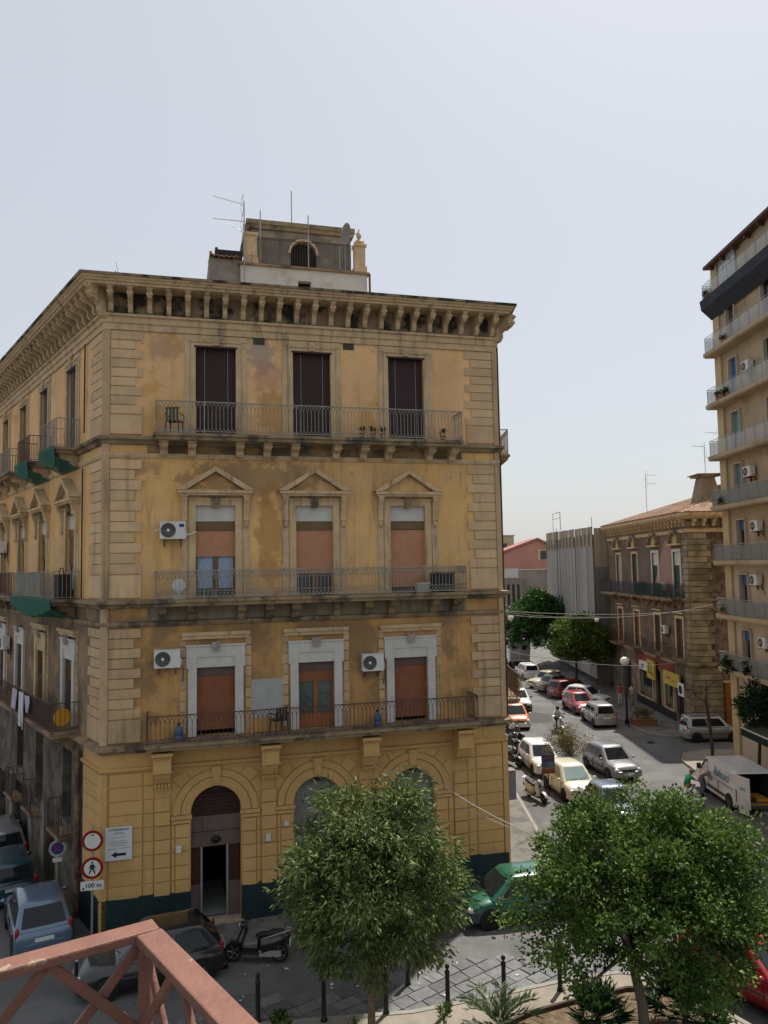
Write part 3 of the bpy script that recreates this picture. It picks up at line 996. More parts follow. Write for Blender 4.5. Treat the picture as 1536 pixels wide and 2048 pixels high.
# ---- windows
def window3(F, x, z0, z1, hw, blind=M_BLIND, key=True):
    w_ = F.part('window', MB().box(x - hw - .17, x - hw, -.06, .03, z0, z1 + .16).box(x + hw, x + hw + .17, -.06, .03, z0, z1 + .16)
                .box(x - hw, x + hw, -.06, .03, z1, z1 + .16), M_TRIM)
    F.part('outer_frame', MB().box(x - hw - .36, x - hw - .18, -.035, .02, z0, z1 + .16).box(x + hw + .18, x + hw + .36, -.035, .02, z0, z1 + .16)
           .box(x - hw - .36, x + hw + .36, -.04, .02, z1 + .17, z1 + .36), M_TRIM, parent=w_)
    F.part('cap_moulding', MB().box(x - hw - .16, x + hw + .16, -.10, -.05, z1 + .12, z1 + .19), M_TRIM, parent=w_)
    mb = slats_mb(x - hw, x + hw, z0, z1, .12, 46, .016)
    F.part('blind', mb, blind, parent=w_)
    F.part('blind_cord', MB().tube([(x - hw * .55, .09, z0), (x - hw * .55, .09, z1)], .008, 4).tube([(x + hw * .6, .09, z0), (x + hw * .6, .09, z1)], .008, 4), M_GALV, parent=w_)
    F.part('blind_box', MB().box(x - hw - .05, x + hw + .05, -.075, .1, z1 - .06, z1 - .001), blind, parent=w_)
    if key:
        mb = MB().prism([(-.09, 0), (.09, 0), (.13, .30), (-.13, .30)], lambda p, q_, t: (x + p, t, z1 + q_ + .02), -.12, .02)
        mb.ell((x, -.12, z1 + .2), (.09, .06, .12), 8, 5)
        F.part('keystone', mb, M_TRIM, parent=w_)
    return w_


def pediment(F, x, hw, z, w_, m=M_TRIM):
    """Triangular pediment on two consoles; z is its underside."""
    W = hw + .56
    F.part('pediment_shelf', MB().box(x - W, x + W, -.34, .02, z, z + .10).box(x - W + .05, x + W - .05, -.28, .02, z - .07, z), m, parent=w_)
    rise = .80
    t = .15
    for s in (-1, 1):
        pts = [(s * (W + .06), z + .11), (s * (W - .26), z + .11), (0, z + rise - t * .55), (0, z + rise + .08)]
        if s > 0:
            pts = pts[::-1]
        F.part('raking_cornice', MB().prism(pts, lambda p, q_, t_: (x + p, t_, q_), -.36 if s > 0 else -.358, .02), m, parent=w_)
    F.part('tympanum', MB().prism([(-W + .3, z + .1), (W - .3, z + .1), (0, z + rise - .1)], lambda p, q_, t_: (x + p, t_, q_), -.12, .02), M_PL2, parent=w_)
    for s in (-1, 1):
        c = MB()
        c.prism([(0, 0), (-.26, 0), (-.26, -.12), (-.17, -.3), (-.10, -.7), (-.12, -.82), (-.05, -.9), (0, -.9)], lambda p, q_, t_: (t_, p, q_), -.085, .085)
        c.box(-.11, .11, -.28, 0, -.05, 0)
        c.ell((0, -.08, -.95), (.08, .09, .12), 8, 5)
        F.part('console', c, m, (x + s * (hw + .36), 0, z - .07), parent=w_)
    k = MB()
    k.prism([(-.1, -.46), (.1, -.46), (.15, -.05), (-.15, -.05)], lambda p, q_, t_: (x + p, t_, z + q_), -.16, .02)
    k.box(x - .2, x + .2, -.22, .02, z - .12, z - .07)
    k.ell((x, -.16, z - .26), (.08, .05, .12), 8, 5)
    F.part('keystone', k, M_TRIMD, parent=w_)


def window2(F, x, z0, z1, hw, low, shut=M_SALM, curtain=False, box=M_BOX):
    w_ = F.part('window', MB().box(x - hw - .22, x - hw, -.05, .03, z0, z1 + .2).box(x + hw, x + hw + .22, -.05, .03, z0, z1 + .2).box(x - hw, x + hw, -.05, .03, z1, z1 + .2)
                .box(x - hw - .46, x - hw - .26, -.03, .02, z0, z1 - .5).box(x + hw + .26, x + hw + .46, -.03, .02, z0, z1 - .5), M_TRIM)
    F.part('lintel_moulding', MB().box(x - hw - .26, x + hw + .26, -.08, -.03, z1 + .18, z1 + .25), M_TRIM, parent=w_)
    F.part('fanlight_panel', MB().box(x - hw, x + hw, .10, .14, z1 - .52, z1), M_PANEL, parent=w_)
    F.part('shutter_box', MB().box(x - hw, x + hw, .09, .13, z1 - .82, z1 - .53), box, parent=w_)
    F.part('roller_shutter', slats_mb(x - hw, x + hw, low, z1 - .83, .13, max(4, int((z1 - .83 - low) / .05)), .014), shut, parent=w_)
    if low > z0 + .2:
        g = F.part('pane', MB().quad((x - hw, .24, z0), (x + hw, .24, z0), (x + hw, .24, low), (x - hw, .24, low)), M_GLASS, parent=w_)
        F.part('casement', MB().box(x - .07, x + .07, .16, .22, z0, low).box(x - hw, x - hw + .07, .16, .22, z0, low).box(x + hw - .07, x + hw, .16, .22, z0, low), M_BOX, parent=w_)
        if curtain:
            mb = MB()
            for s in (-1, 1):
                c0, nn = x + s * .33, 10
                for k in range(nn):
                    a, b = c0 - .24 + .48 * k / nn, c0 - .24 + .48 * (k + 1) / nn
                    ya, yb = .20 + .02 * (k % 2), .20 + .02 * ((k + 1) % 2)
                    mb.quad((a, ya, z0 + .3), (b, yb, z0 + .3), (b, yb, low), (a, ya, low))
            F.part('curtain', mb, M_CURT, parent=w_)
    pediment(F, x, hw, 13.85, w_)
    return w_


def window1(F, x, z0, z1, hw, low, glass=False, hood=True, m=M_WHITE):
    w_ = F.part('window', MB().box(x - hw - .27, x - hw, -.09, .03, z0, z1 - .25).box(x + hw, x + hw + .27, -.09, .03, z0, z1 - .25)
                .box(x - hw - .33, x + hw + .33, -.09, .03, z1 + .1, z1 + .48).box(x - hw - .33, x - hw, -.092, .03, z1 - .25, z1 + .1).box(x + hw, x + hw + .33, -.092, .03, z1 - .25, z1 + .1)
                .box(x - hw, x + hw, -.05, .05, z1 - .24, z1 + .1), m)
    F.part('frame_edge', MB().box(x - hw - .36, x + hw + .36, -.13, -.08, z1 + .44, z1 + .50), m, parent=w_)
    F.part('shutter_box', MB().box(x - hw, x + hw, .10, .16, z1 - .52, z1 - .24), M_BOXP, parent=w_)
    F.part('roller_shutter', slats_mb(x - hw, x + hw, low, z1 - .52, .15, max(4, int((z1 - .52 - low) / .052)), .016), M_BROWN, parent=w_)
    if glass:
        for s in (-1, 1):
            F.part('pane', MB().box(x + s * hw * .5 - hw * .40, x + s * hw * .5 + hw * .40, .22, .235, z0 + .45, low), mat('curtained_glass', (0.085, 0.11, 0.10), .12, .3, 10, spec=.6), parent=w_)
        F.part('casement', MB().box(x - .07, x + .07, .16, .21, z0, low).box(x - hw, x - hw + .06, .16, .21, z0, low).box(x + hw - .06, x + hw, .16, .21, z0, low).box(x - hw, x + hw, .165, .215, z0, z0 + .45), M_WOODF, parent=w_)
        # leafy curtain seen behind the panes
    k = MB()
    k.prism([(-.11, 0), (.11, 0), (.15, .3), (-.15, .3)], lambda p, q_, t_: (x + p, t_, z1 + .28 + q_), -.2, -.05)
    k.ell((x, -.19, z1 + .45), (.1, .06, .1), 8, 5)
    F.part('keystone', k, mat('grey_carved_head', (0.33, 0.29, 0.26), .9, .2, 8), parent=w_)
    if hood:
        F.part('hood_moulding', MB().box(x - hw - .50, x + hw + .50, -.20, .02, 9.22, 9.33).box(x - hw - .46, x + hw + .46, -.12, .02, 9.10, 9.22), M_TRIM, parent=w_)
        for s in (-1, 1):
            for r_ in range(9):
                zb = z0 + .1 + r_ * .345
                F.part('jamb_block', qm1, None, (x + s * (hw + .435) - .095, .01, zb), parent=w_, scale=(.19, .8, .33))
    return w_


for x in (3.49, 6.74, 10.14):
    window3(FF, x, 15.72, 18.82, .66)
window2(FF, XC[0], 10.43, 13.46, .64, 11.78, curtain=True)
window2(FF, XC[1], 10.43, 13.46, .64, 11.16)
window2(FF, XC[2], 10.43, 13.46, .64, 10.62)
window1(FF, XC[0], 6.0, 8.42, .61, 6.15)
window1(FF, XC[1], 6.0, 8.42, .61, 7.52, glass=True)
window1(FF, XC[2], 6.0, 8.42, .61, 6.12)
FF.part('cement_patch', MB().box(4.60, 5.68, -.012, .02, 6.45, 7.70), M_PATCH)
for x in (4.93, 8.06):
    FF.part('vent_grille', MB().box(x - .19, x + .19, -.03, .02, 18.98, 19.19 + .17), mat('iron_vent', (0.06, 0.048, 0.04), .7, .2, 8))
# drainpipe at the street corner and a meter box
FF.part('drainpipe', MB().tube([(13.72, .05, 5.3), (13.72, .05, 19.4)], .05, 8), M_RUST)
FF.part('meter_box', MB().box(13.62, 13.98, .02, .42, 2.95, 3.95).box(13.6, 14.0, 0, .44, 3.95, 3.98), mat('mauve_grey_metal', (0.19, 0.165, 0.17), .6, .1, 4))

# ---- side towards the left street
M_SHUTG = mat('grey_louvred_shutter', (0.10, 0.105, 0.11), .7, .15, 5)
for i, m_ in enumerate(LX):
    window3(FL, -m_, 15.77, 18.8, .62, M_SHUTG if i < 2 else M_BOX, key=True)
    window2(FL, -m_, 10.43, 13.42, .60, (11.6, 11.9, 12.55, 12.55, 11)[i], curtain=(i == 0), shut=M_BOX)
    window1(FL, -m_, 6.02, 8.5, .60, (7.5, 7.6, 7.8, 7.0, 7)[i], glass=False, hood=i in (0, 1, 3), m=M_WHITE if i in (0, 2, 3) else M_TRIM)
    if i > 0 or True:
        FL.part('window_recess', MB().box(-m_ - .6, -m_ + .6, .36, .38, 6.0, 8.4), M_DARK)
M_GREEN = mat('green_safety_net', (0.012, 0.12, 0.085), .8, .25, 14, alpha=.8)
rail_s = [(0, 0)]
for i, m_ in enumerate(LX[:4]):
    a, b = -m_ - 1.12, -m_ + 1.12
    s3 = FL.part('balcony', slab_mb(a, b, .85, 15.48, 15.70), M_TRIMD)
    FL.part('railing', rail_mb([(a + .06, 0), (a + .06, -.78), (b - .06, -.78), (b - .06, 0)], 1.0, .14, 'plain'), M_IRONR if i == 1 else M_IRONG, (0, 0, 15.70), parent=s3)
    for s in (-1, 1):
        FL.part('corbel', cb3, None, (-m_ + s * .75, -.02, 15.48), parent=s3)
    if i in (0, 1):
        n_ = MB()
        for k in range(8):
            x0, x1 = a - .03 + (b - a + .06) * k / 8, a - .03 + (b - a + .06) * (k + 1) / 8
            d0, d1 = .22 * math.sin(PI * k / 8), .22 * math.sin(PI * (k + 1) / 8)
            n_.quad((x0, -.9, 15.74), (x1, -.9, 15.74), (x1, -.88 + d1, 15.38 - d1 * 1.4), (x0, -.88 + d0, 15.38 - d0 * 1.4))
            n_.quad((x0, -.88 + d0, 15.38 - d0 * 1.4), (x1, -.88 + d1, 15.38 - d1 * 1.4), (x1, -.05, 14.95), (x0, -.05, 14.95))
        FL.part('safety_net', n_, M_GREEN, parent=s3)
s2 = FL.part('balcony', slab_mb(-9.4, -2.75, .9, 10.2, 10.425), M_TRIMD)
FL.part('railing', rail_mb([(-9.35, 0), (-9.35, -.84), (-2.8, -.84), (-2.8, 0)], .95, .14, 'plain'), M_IRONG, (0, 0, 10.425), parent=s2)
n_ = MB()
for k in range(16):
    x0, x1 = -9.3 + 6.4 * k / 16, -9.3 + 6.4 * (k + 1) / 16
    d0, d1 = .35 * math.sin(PI * k / 16) + .05 * (k % 2), .35 * math.sin(PI * (k + 1) / 16) + .05 * ((k + 1) % 2)
    n_.quad((x0, -.95, 10.46), (x1, -.95, 10.46), (x1, -.9, 10.12 - d1), (x0, -.9, 10.12 - d0))
    n_.quad((x0, -.9, 10.12 - d0), (x1, -.9, 10.12 - d1), (x1, -.05, 9.7), (x0, -.05, 9.7))
FL.part('safety_net', n_, M_GREEN, parent=s2)
n_ = MB()
for k in range(5):
    n_.box(-8.9 + k * .82, -8.9 + k * .82 + .7, -.80, -.79, 10.5, 11.32)
FL.part('balcony_screen', n_, mat('reed_screen', (0.33, 0.33, 0.28), .9, .2, 6), parent=s2)
s2b = FL.part('balcony', slab_mb(-22, -9.6, .9, 10.2, 10.425), M_TRIMD)
FL.part('railing', rail_mb([(-22, -.84), (-9.65, -.84), (-9.65, 0)], .95, .14, 'plain'), M_IRONR, (0, 0, 10.425), parent=s2b)
for k in range(12):
    FL.part('corbel', cb2, None, (-3.3 - 1.5 * k, -.02, 10.2), parent=s2 if k < 4 else s2b)
s1 = FL.part('balcony', slab_mb(-16.5, -2.65, .95, 5.78, 5.985), M_TRIMD)
FL.part('railing', rail_mb([(-16.4, -.9), (-2.7, -.9), (-2.7, 0)], .95, .14, 'plain'), M_IRONR, (0, 0, 5.985), parent=s1)
FL.part('balcony_screen', MB().box(-8.6, -2.75, -.88, -.87, 6.1, 6.85), mat('brown_mesh_screen', (0.10, 0.075, 0.07), .9, .2, 8, alpha=.75), parent=s1)
for k in range(9):
    FL.part('corbel', cb2, None, (-3.2 - 1.55 * k, -.02, 5.78), parent=s1)
# mezzanine balconies and doors of the ground storey
for i, m_ in enumerate((4.1, 8.2, 11.6)):
    s0 = FL.part('balcony', slab_mb(-m_ - .8, -m_ + .8, .5, 2.35 - .05 * m_, 2.5 - .05 * m_), M_TRIMD)
    FL.part('railing', rail_mb([(-m_ - .75, 0), (-m_ - .75, -.45), (-m_ + .75, -.45), (-m_ + .75, 0)], 1.0, .13, 'plain'), M_IRONR, (0, 0, 2.5 - .05 * m_), parent=s0)
for (a, b, c, d_) in lh0:
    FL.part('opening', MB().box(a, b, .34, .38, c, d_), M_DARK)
n_ = slats_mb(-12.55, -9.95, -1.5, 2.35, .25, 30, .03)
FL.part('garage_shutter', n_, mat('dark_garage_shutter', (0.035, 0.035, 0.036), .6, .2, 5))
for a in (-5.1, -7.25, -9.4, -13.0):
    FL.part('door_pier', MB().box(a - .28, a + .28, -.07, .02, -1.5, 2.6 + .0), mat('limewashed_pier', (0.23, 0.205, 0.165), .95, .25, 2, .3, 20, streak=(.1, .09, .07), sk_t=.55))
FL.part('drainpipe', MB().tube([(-2.32, -.12, -.5), (-2.32, -.12, 5.4)], .09, 8), mat('peeling_pipe_paint', (0.19, 0.14, 0.085), .9, .25, 3, c2=(.09, .05, .04), t2=.5, s2=2))
FL.part('drainpipe', MB().tube([(-2.25, -.08, 10.45), (-2.25, -.08, 14.9)], .025, 6).tube([(-2.1, -.08, 16.1), (-2.1, -.08, 19.2)], .025, 6), M_RUST)
# a little of the street side that shows past the right corner
FR = Face(PZ, PRC, PI / 2)
for (z_, xx) in ((15.50, 2.2), (5.8, 3.0)):
    s_ = FR.part('balcony', slab_mb(xx, xx + 3.2, .85 if z_ > 9 else 1.1, z_, z_ + .21), M_TRIMD)
    FR.part('railing', rail_mb([(xx + .06, 0), (xx + .06, -.78 if z_ > 9 else -1.0), (xx + 3.1, -.78 if z_ > 9 else -1.0)], 1.0, .13, 'gothic'), M_IRONG if z_ > 9 else M_IRONR, (0, 0, z_ + .21), parent=s_)
# ================================================================ on the palazzo's roof
M_WWALL = mat('whitewashed_terrace_wall', (0.56, 0.53, 0.47), .9, .08, 1.5, .2, 20, streak=(.36, .33, .28), sk_t=.64, c2=(.44, .40, .34), t2=.62, s2=1.2)
M_TOWR = mat('weathered_roof_tower', (0.155, 0.135, 0.11), .95, .22, 1.5, .4, 18, c2=(.26, .215, .15), t2=.63, s2=1.4, streak=(.1, .088, .075), sk_t=.55)
RT = thing('roof_terrace', 'white roof terrace wall with iron railing and stone posts above the palazzo cornice', 'terrace', (C0.x, C0.y, 0))
FT = Face(RT, C0, A_)
mbw = wall_mb(4.53, 9.42, 20.3, 22.74, [(6.7, 7.2, 21.95, 22.3)], .3, 2.5)
mbw.box(4.53, 9.42, 2.81, 8.0, 20.3, 22.6)
mbw.quad((4.53, 2.5, 20.3), (4.53, 2.5, 22.74), (4.53, 2.82, 22.74), (4.53, 2.82, 20.3)).quad((9.42, 2.5, 20.3), (9.42, 2.82, 20.3), (9.42, 2.82, 22.74), (9.42, 2.5, 22.74))
FT.part('wall', mbw, M_WWALL)
FT.part('coping', MB().box(4.45, 9.5, 2.4, 2.85, 22.74, 22.82), M_TRIMD)
FT.part('opening', MB().box(6.7, 7.2, 2.78, 2.8, 21.95, 22.3), M_DARK)
FT.part('drainpipe', MB().tube([(9.52, 2.5, 20.5), (9.52, 2.5, 22.8)], .045, 8), mat('copper_pipe', (.2, .1, .06), .7, .2, 5))
FT.part('post', MB().box(4.68, 5.14, 2.44, 2.9, 22.82, 23.92).box(4.64, 5.18, 2.4, 2.94, 22.82, 23.02).box(4.63, 5.19, 2.39, 2.95, 23.9, 24.0).box(4.75, 5.07, 2.42, 2.5, 23.1, 23.8), M_TRIM)
pf = MB().box(8.95, 9.35, 2.46, 2.86, 22.82, 23.86).box(8.9, 9.4, 2.4, 2.92, 22.82, 23.05).box(8.9, 9.4, 2.4, 2.92, 23.86, 23.95).box(8.98, 9.32, 2.5, 2.84, 23.95, 24.1)
pf.lathe([(.2, 24.08), (.13, 24.16), (.05, 24.22), (.09, 24.3), (.11, 24.37), (.07, 24.45), (.03, 24.5), (.02, 24.62), (.001, 24.66)], 10, 0, (9.15, 2.66, 0))
FT.part('post', pf, M_TRIM)
rl = MB().tube([(5.15, 2.6, 23.84), (8.92, 2.6, 23.9)], .018, 4).tube([(5.15, 2.6, 22.9), (8.92, 2.6, 22.9)], .014, 4)
for k in range(38):
    rl.tube([(5.2 + k * .1, 2.6, 22.85), (5.2 + k * .1, 2.6, 23.86)], .009, 4, caps=False)
FT.part('railing', rl, M_IRONR)

TW = thing('roof_tower', 'weathered grey stair tower with arched doorway behind the roof terrace railing', 'tower', (C0.x, C0.y, 0))
FTW = Face(TW, C0, A_)
n = 12
ax, az, ar = 7.5, 24.83, .56
mb = MB()
x0, x1, zb, zt = 5.25, 9.58, 22.55, 25.75
Y = 6.0
mb.quad((x0, Y, zb), (ax - ar, Y, zb), (ax - ar, Y, zt), (x0, Y, zt)).quad((ax + ar, Y, zb), (x1, Y, zb), (x1, Y, zt), (ax + ar, Y, zt))
pts = [(ax - ar * math.cos(PI * k / n), az + ar * math.sin(PI * k / n)) for k in range(n + 1)]
for k in range(n):
    (a, za), (b, zb_) = pts[k], pts[k + 1]
    mb.quad((a, Y, za), (b, Y, zb_), (b, Y, zt), (a, Y, zt)).quad((a, Y, za), (a, Y + .3, za), (b, Y + .3, zb_), (b, Y, zb_))
mb.quad((x0, Y, zb), (x0, Y, zt), (x0, Y + 3, zt), (x0, Y + 3, zb)).quad((x1, Y, zb), (x1, Y + 3, zb), (x1, Y + 3, zt), (x1, Y, zt)).quad((x0, Y + 3, zb), (x1, Y + 3, zb), (x1, Y + 3, zt), (x0, Y + 3, zt))
mb.quad((x0, Y, zt), (x1, Y, zt), (x1, Y + 3, zt), (x0, Y + 3, zt))
FTW.part('wall', mb, M_TOWR)
FTW.part('band', MB().box(x0 + .02, x1 - .02, Y - .04, Y, 25.42, 25.72), mat('yellowed_band', (.27, .225, .145), .95, .2, 2, c2=(.16, .135, .11), t2=.5, s2=1.6))
FTW.part('cap', MB().box(x0 - .14, x1 + .12, Y - .14, Y + 3.1, 25.75, 25.92).box(x0 - .2, x1 + .16, Y - .2, Y + 3.15, 25.92, 26.1), M_TRIMD)
FTW.part('door_arch', arch_band(ax, az, ar, ar + .1, Y - .05, Y + .02, 12), M_TRIM)
FTW.part('door', MB().box(ax - ar, ax + ar, Y + .28, Y + .3, zb, az + ar), M_DARK)
mb = MB()
for k in range(9):
    mb.tube([(ax - .5 + k * .125, Y + .1, zb), (ax - .5 + k * .125, Y + .1, az + .1)], .012, 4)
FTW.part('door_grille', mb, M_IRONB)

LW = thing('roof_outbuilding', 'low grey roof outbuilding with curved tiles and a dark open hutch', 'outbuilding', (C0.x, C0.y, 0))
FLW = Face(LW, C0, A_)
FLW.part('wall', MB().box(3.38, 4.52, 2.6, 5.0, 20.3, 22.95), mat('grey_render', (.23, .2, .17), .95, .2, 2.5, .3, 20))
FLW.part('coping', MB().box(3.3, 4.5, 2.5, 3.0, 20.6, 22.05).box(3.15, 3.6, 2.35, 2.8, 20.3, 21.9), M_TRIMD)
tl = MB()
for k in range(6):
    pr = [(.09 * math.cos(PI * j / 5), .07 * math.sin(PI * j / 5)) for j in range(6)] + [(.07 * math.cos(PI * j / 5), .05 * math.sin(PI * j / 5)) for j in range(5, -1, -1)]
    tl = MB().prism(pr, lambda p, q_, t: (p, t, q_ - (t - 2.5) * -.18), 2.42, 3.9)
    FLW.part('roof_tile', tl, M_TILE, (3.48 + k * .18, 0, 22.98 + random.uniform(-.02, .02)))
FLW.part('hutch', MB().box(3.72, 4.66, 3.2, 3.25, 23.0, 23.5).box(3.72, 4.66, 3.2, 4.2, 23.5, 23.55).box(3.62, 3.72, 2.9, 4.2, 22.95, 23.5).box(3.72, 4.66, 4.15, 4.2, 23, 23.5), [M_PLAST])
FLW.part('chimney_stub', MB().box(3.40, 3.5, 2.7, 2.82, 22.95, 23.25), M_TRIMD)


def pole(name, x, y, z0, z1, label, cat='pole', r=.022, grp=None):
    p = Face(PZ, C0, A_).at(x, y, z0) + PZ.location
    o = obj(name, MB().tube([(0, 0, 0), (0, 0, z1 - z0)], r, 6), M_GALV, None, tuple(p))
    return tag(o, label, cat, grp)


pole('mast', 7.07, 6.5, 26.1, 27.85, 'tall thin mast standing on top of the roof tower')
pole('washing_line_pole', 7.18, 2.9, 22.8, 25.1, 'thin pole in front of the arched tower door')
pole('washing_line_pole', 5.32, 2.9, 22.8, 25.1, 'thin pole beside the left stone post of the roof terrace')
pole('washing_line_pole', 8.42, 2.9, 22.8, 23.98, 'short thin pole near the dish on the roof terrace')


def yagi(name, origin, h, booms, label, rz=A_):
    """A television aerial: mast and booms with cross elements. booms: (z, angle, length, n, tilt)."""
    t = thing(name, label, 'antenna', origin, rz)
    obj('mast', MB().tube([(0, 0, 0), (0, 0, h)], .022, 6), M_GALV, t)
    for (z, dx, dz, n_, el) in booms:
        b = obj('boom', MB().tube([(0, 0, z), (dx, 0, z + dz)], .013, 5), M_GALV, t)
        e = MB()
        for k in range(n_):
            u = .18 + .8 * k / max(1, n_ - 1)
            ll = el * (1 - .35 * u)
            e.tube([(dx * u, -ll, z + dz * u - .03), (dx * u, ll, z + dz * u + .05)], .007, 4)
        o = obj('element', e, M_GALV, b)
        o['kind'] = 'stuff'
        rf = MB()
        for s in (-1, 1):
            rf.tube([(dx * .10, -.25, z + s * .04), (dx * -.02 + dx * .06, -.25, z + s * .32), (dx * .06 - dx * .02, .25, z + s * .32), (dx * .10, .25, z + s * .04)], .009, 4)
        obj('reflector', rf, M_GALV, b)
    return t


def froof(x, y, z):
    return tuple(FF.at(x, y, z) + PZ.location)


yagi('television_antenna', froof(4.66, 2.35, 22.0), 3.15, [(3.0, -1.15, .22, 12, .17), (2.35, -1.15, .0, 12, .17), (1.9, -.6, .32, 0, .2)], 'rooftop television aerial with two long booms left of the tower')
yagi('television_antenna', froof(.05, 3.0, 20.3), 2.0, [(1.93, .95, -.02, 9, .06)], 'small flat rooftop aerial above the left end of the cornice')
# dish
D_ = thing('satellite_dish', 'grey satellite dish on an arm at the right of the roof terrace', 'satellite dish', froof(8.62, 2.75, 22.8), A_)
dm = MB().lathe([(.001, -.08), (.15, -.07), (.28, -.035), (.40, .03), (.41, .035), (.28, -.02), (.15, -.055), (.001, -.065)], 18, 0, (0, 0, 0), 'x')
dd = obj('reflector', dm, mat('grey_dish', (.22, .23, .24), .5, .1, 5), D_, (0, 0, 1.65), R(-35))
dd.rotation_euler.y = R(18)
obj('bracket', MB().tube([(0, 0, 0), (0, 0, 1.6)], .02, 6).tube([(0.05, 0, 1.45), (.55, 0, 1.75)], .02, 6), M_GALV, D_)
# green glazed skylight
S_ = thing('roof_skylight', 'pale green glazed hipped skylight peeking over the cornice', 'skylight', froof(0, 0, 0), A_)
mb = MB().add([(.9, 3, 22.14), (3.0, 3, 22.14), (3.0, 5, 22.14), (.9, 5, 22.14), (1.75, 3.9, 22.5), (2.1, 3.9, 22.5)], [(0, 1, 5, 4), (1, 2, 5), (2, 3, 4, 5), (3, 0, 4)])
obj('glazing', mb, mat('pale_green_glazing', (.30, .42, .33), .3, .1, 3), S_)
mb = MB()
for k in range(6):
    u = k / 5
    mb.tube([(.9 + 2.1 * u, 3, 22.15), (1.75 + .35 * u, 3.9, 22.51)], .015, 4)
obj('glazing_bar', mb, M_GALV, S_)['kind'] = 'stuff'
obj('base', MB().box(.85, 3.05, 2.95, 5.05, 20.3, 22.14), M_CONC, S_)
# ================================================================ vehicles
M_TYRE = mat('tyre_rubber', (0.016, 0.016, 0.016), .85, .1, 10)
M_RIM = mat('wheel_rim', (0.36, 0.36, 0.36), .35, .05, 10, metal=.7)
M_LAMPR = mat('red_tail_lamp', (0.32, 0.012, 0.012), .15, .1, 20, spec=.6)
M_LAMPW = mat('clear_head_lamp', (0.55, 0.56, 0.55), .1, .1, 20, spec=.7)
M_PLATE = mat('number_plate', (0.62, 0.62, 0.58), .5, .02, 10)
M_BUMP = mat('grey_bumper_plastic', (0.055, 0.055, 0.057), .6, .1, 8)
M_SEAL = mat('window_seal', (0.012, 0.012, 0.012), .6, .05, 8)
M_INK = mat('black_ink', (0.01, 0.01, 0.011), .6, 0)


def paint(name, c, coat=.7, rough=.35, metal=0.0):
    return mat('car_paint_' + name, c, rough, .05, 1.5, metal=metal, spec=.5, coat=coat)


WHEELS = {}


def wheel_meshes(r, wd):
    k = (round(r, 3), round(wd, 3))
    if k not in WHEELS:
        t = MB().lathe([(r * .62, -wd / 2), (r * .9, -wd / 2), (r, -wd * .32), (r, wd * .32), (r * .9, wd / 2), (r * .62, wd / 2), (r * .6, 0)], 20, 0, (0, 0, 0), 'y')
        rim = MB().lathe([(r * .64, -wd * .42), (r * .60, -wd * .46), (r * .54, -wd * .36), (r * .2, -wd * .40), (.001, -wd * .44)], 20, 0, (0, 0, 0), 'y')
        for j in range(7):
            a = 2 * PI * j / 7
            p = [(r * .18 * math.cos(a - .35), r * .18 * math.sin(a - .35)), (r * .56 * math.cos(a - .13), r * .56 * math.sin(a - .13)), (r * .56 * math.cos(a + .13), r * .56 * math.sin(a + .13)), (r * .18 * math.cos(a + .35), r * .18 * math.sin(a + .35))]
            rim.prism(p, lambda u, v, t_: (u, t_, v), -wd * .50, -wd * .38)
        hub = MB().lathe([(r * .53, -wd * .37), (.001, -wd * .372)], 18, 0, (0, 0, 0), 'y')
        WHEELS[k] = (shared('wheel', t, M_TYRE, True), shared('rim', rim, M_RIM, False), shared('hub_shadow', hub, M_PLAST))
    return WHEELS[k]


def lerp(a, b, t):
    return a + (b - a) * t


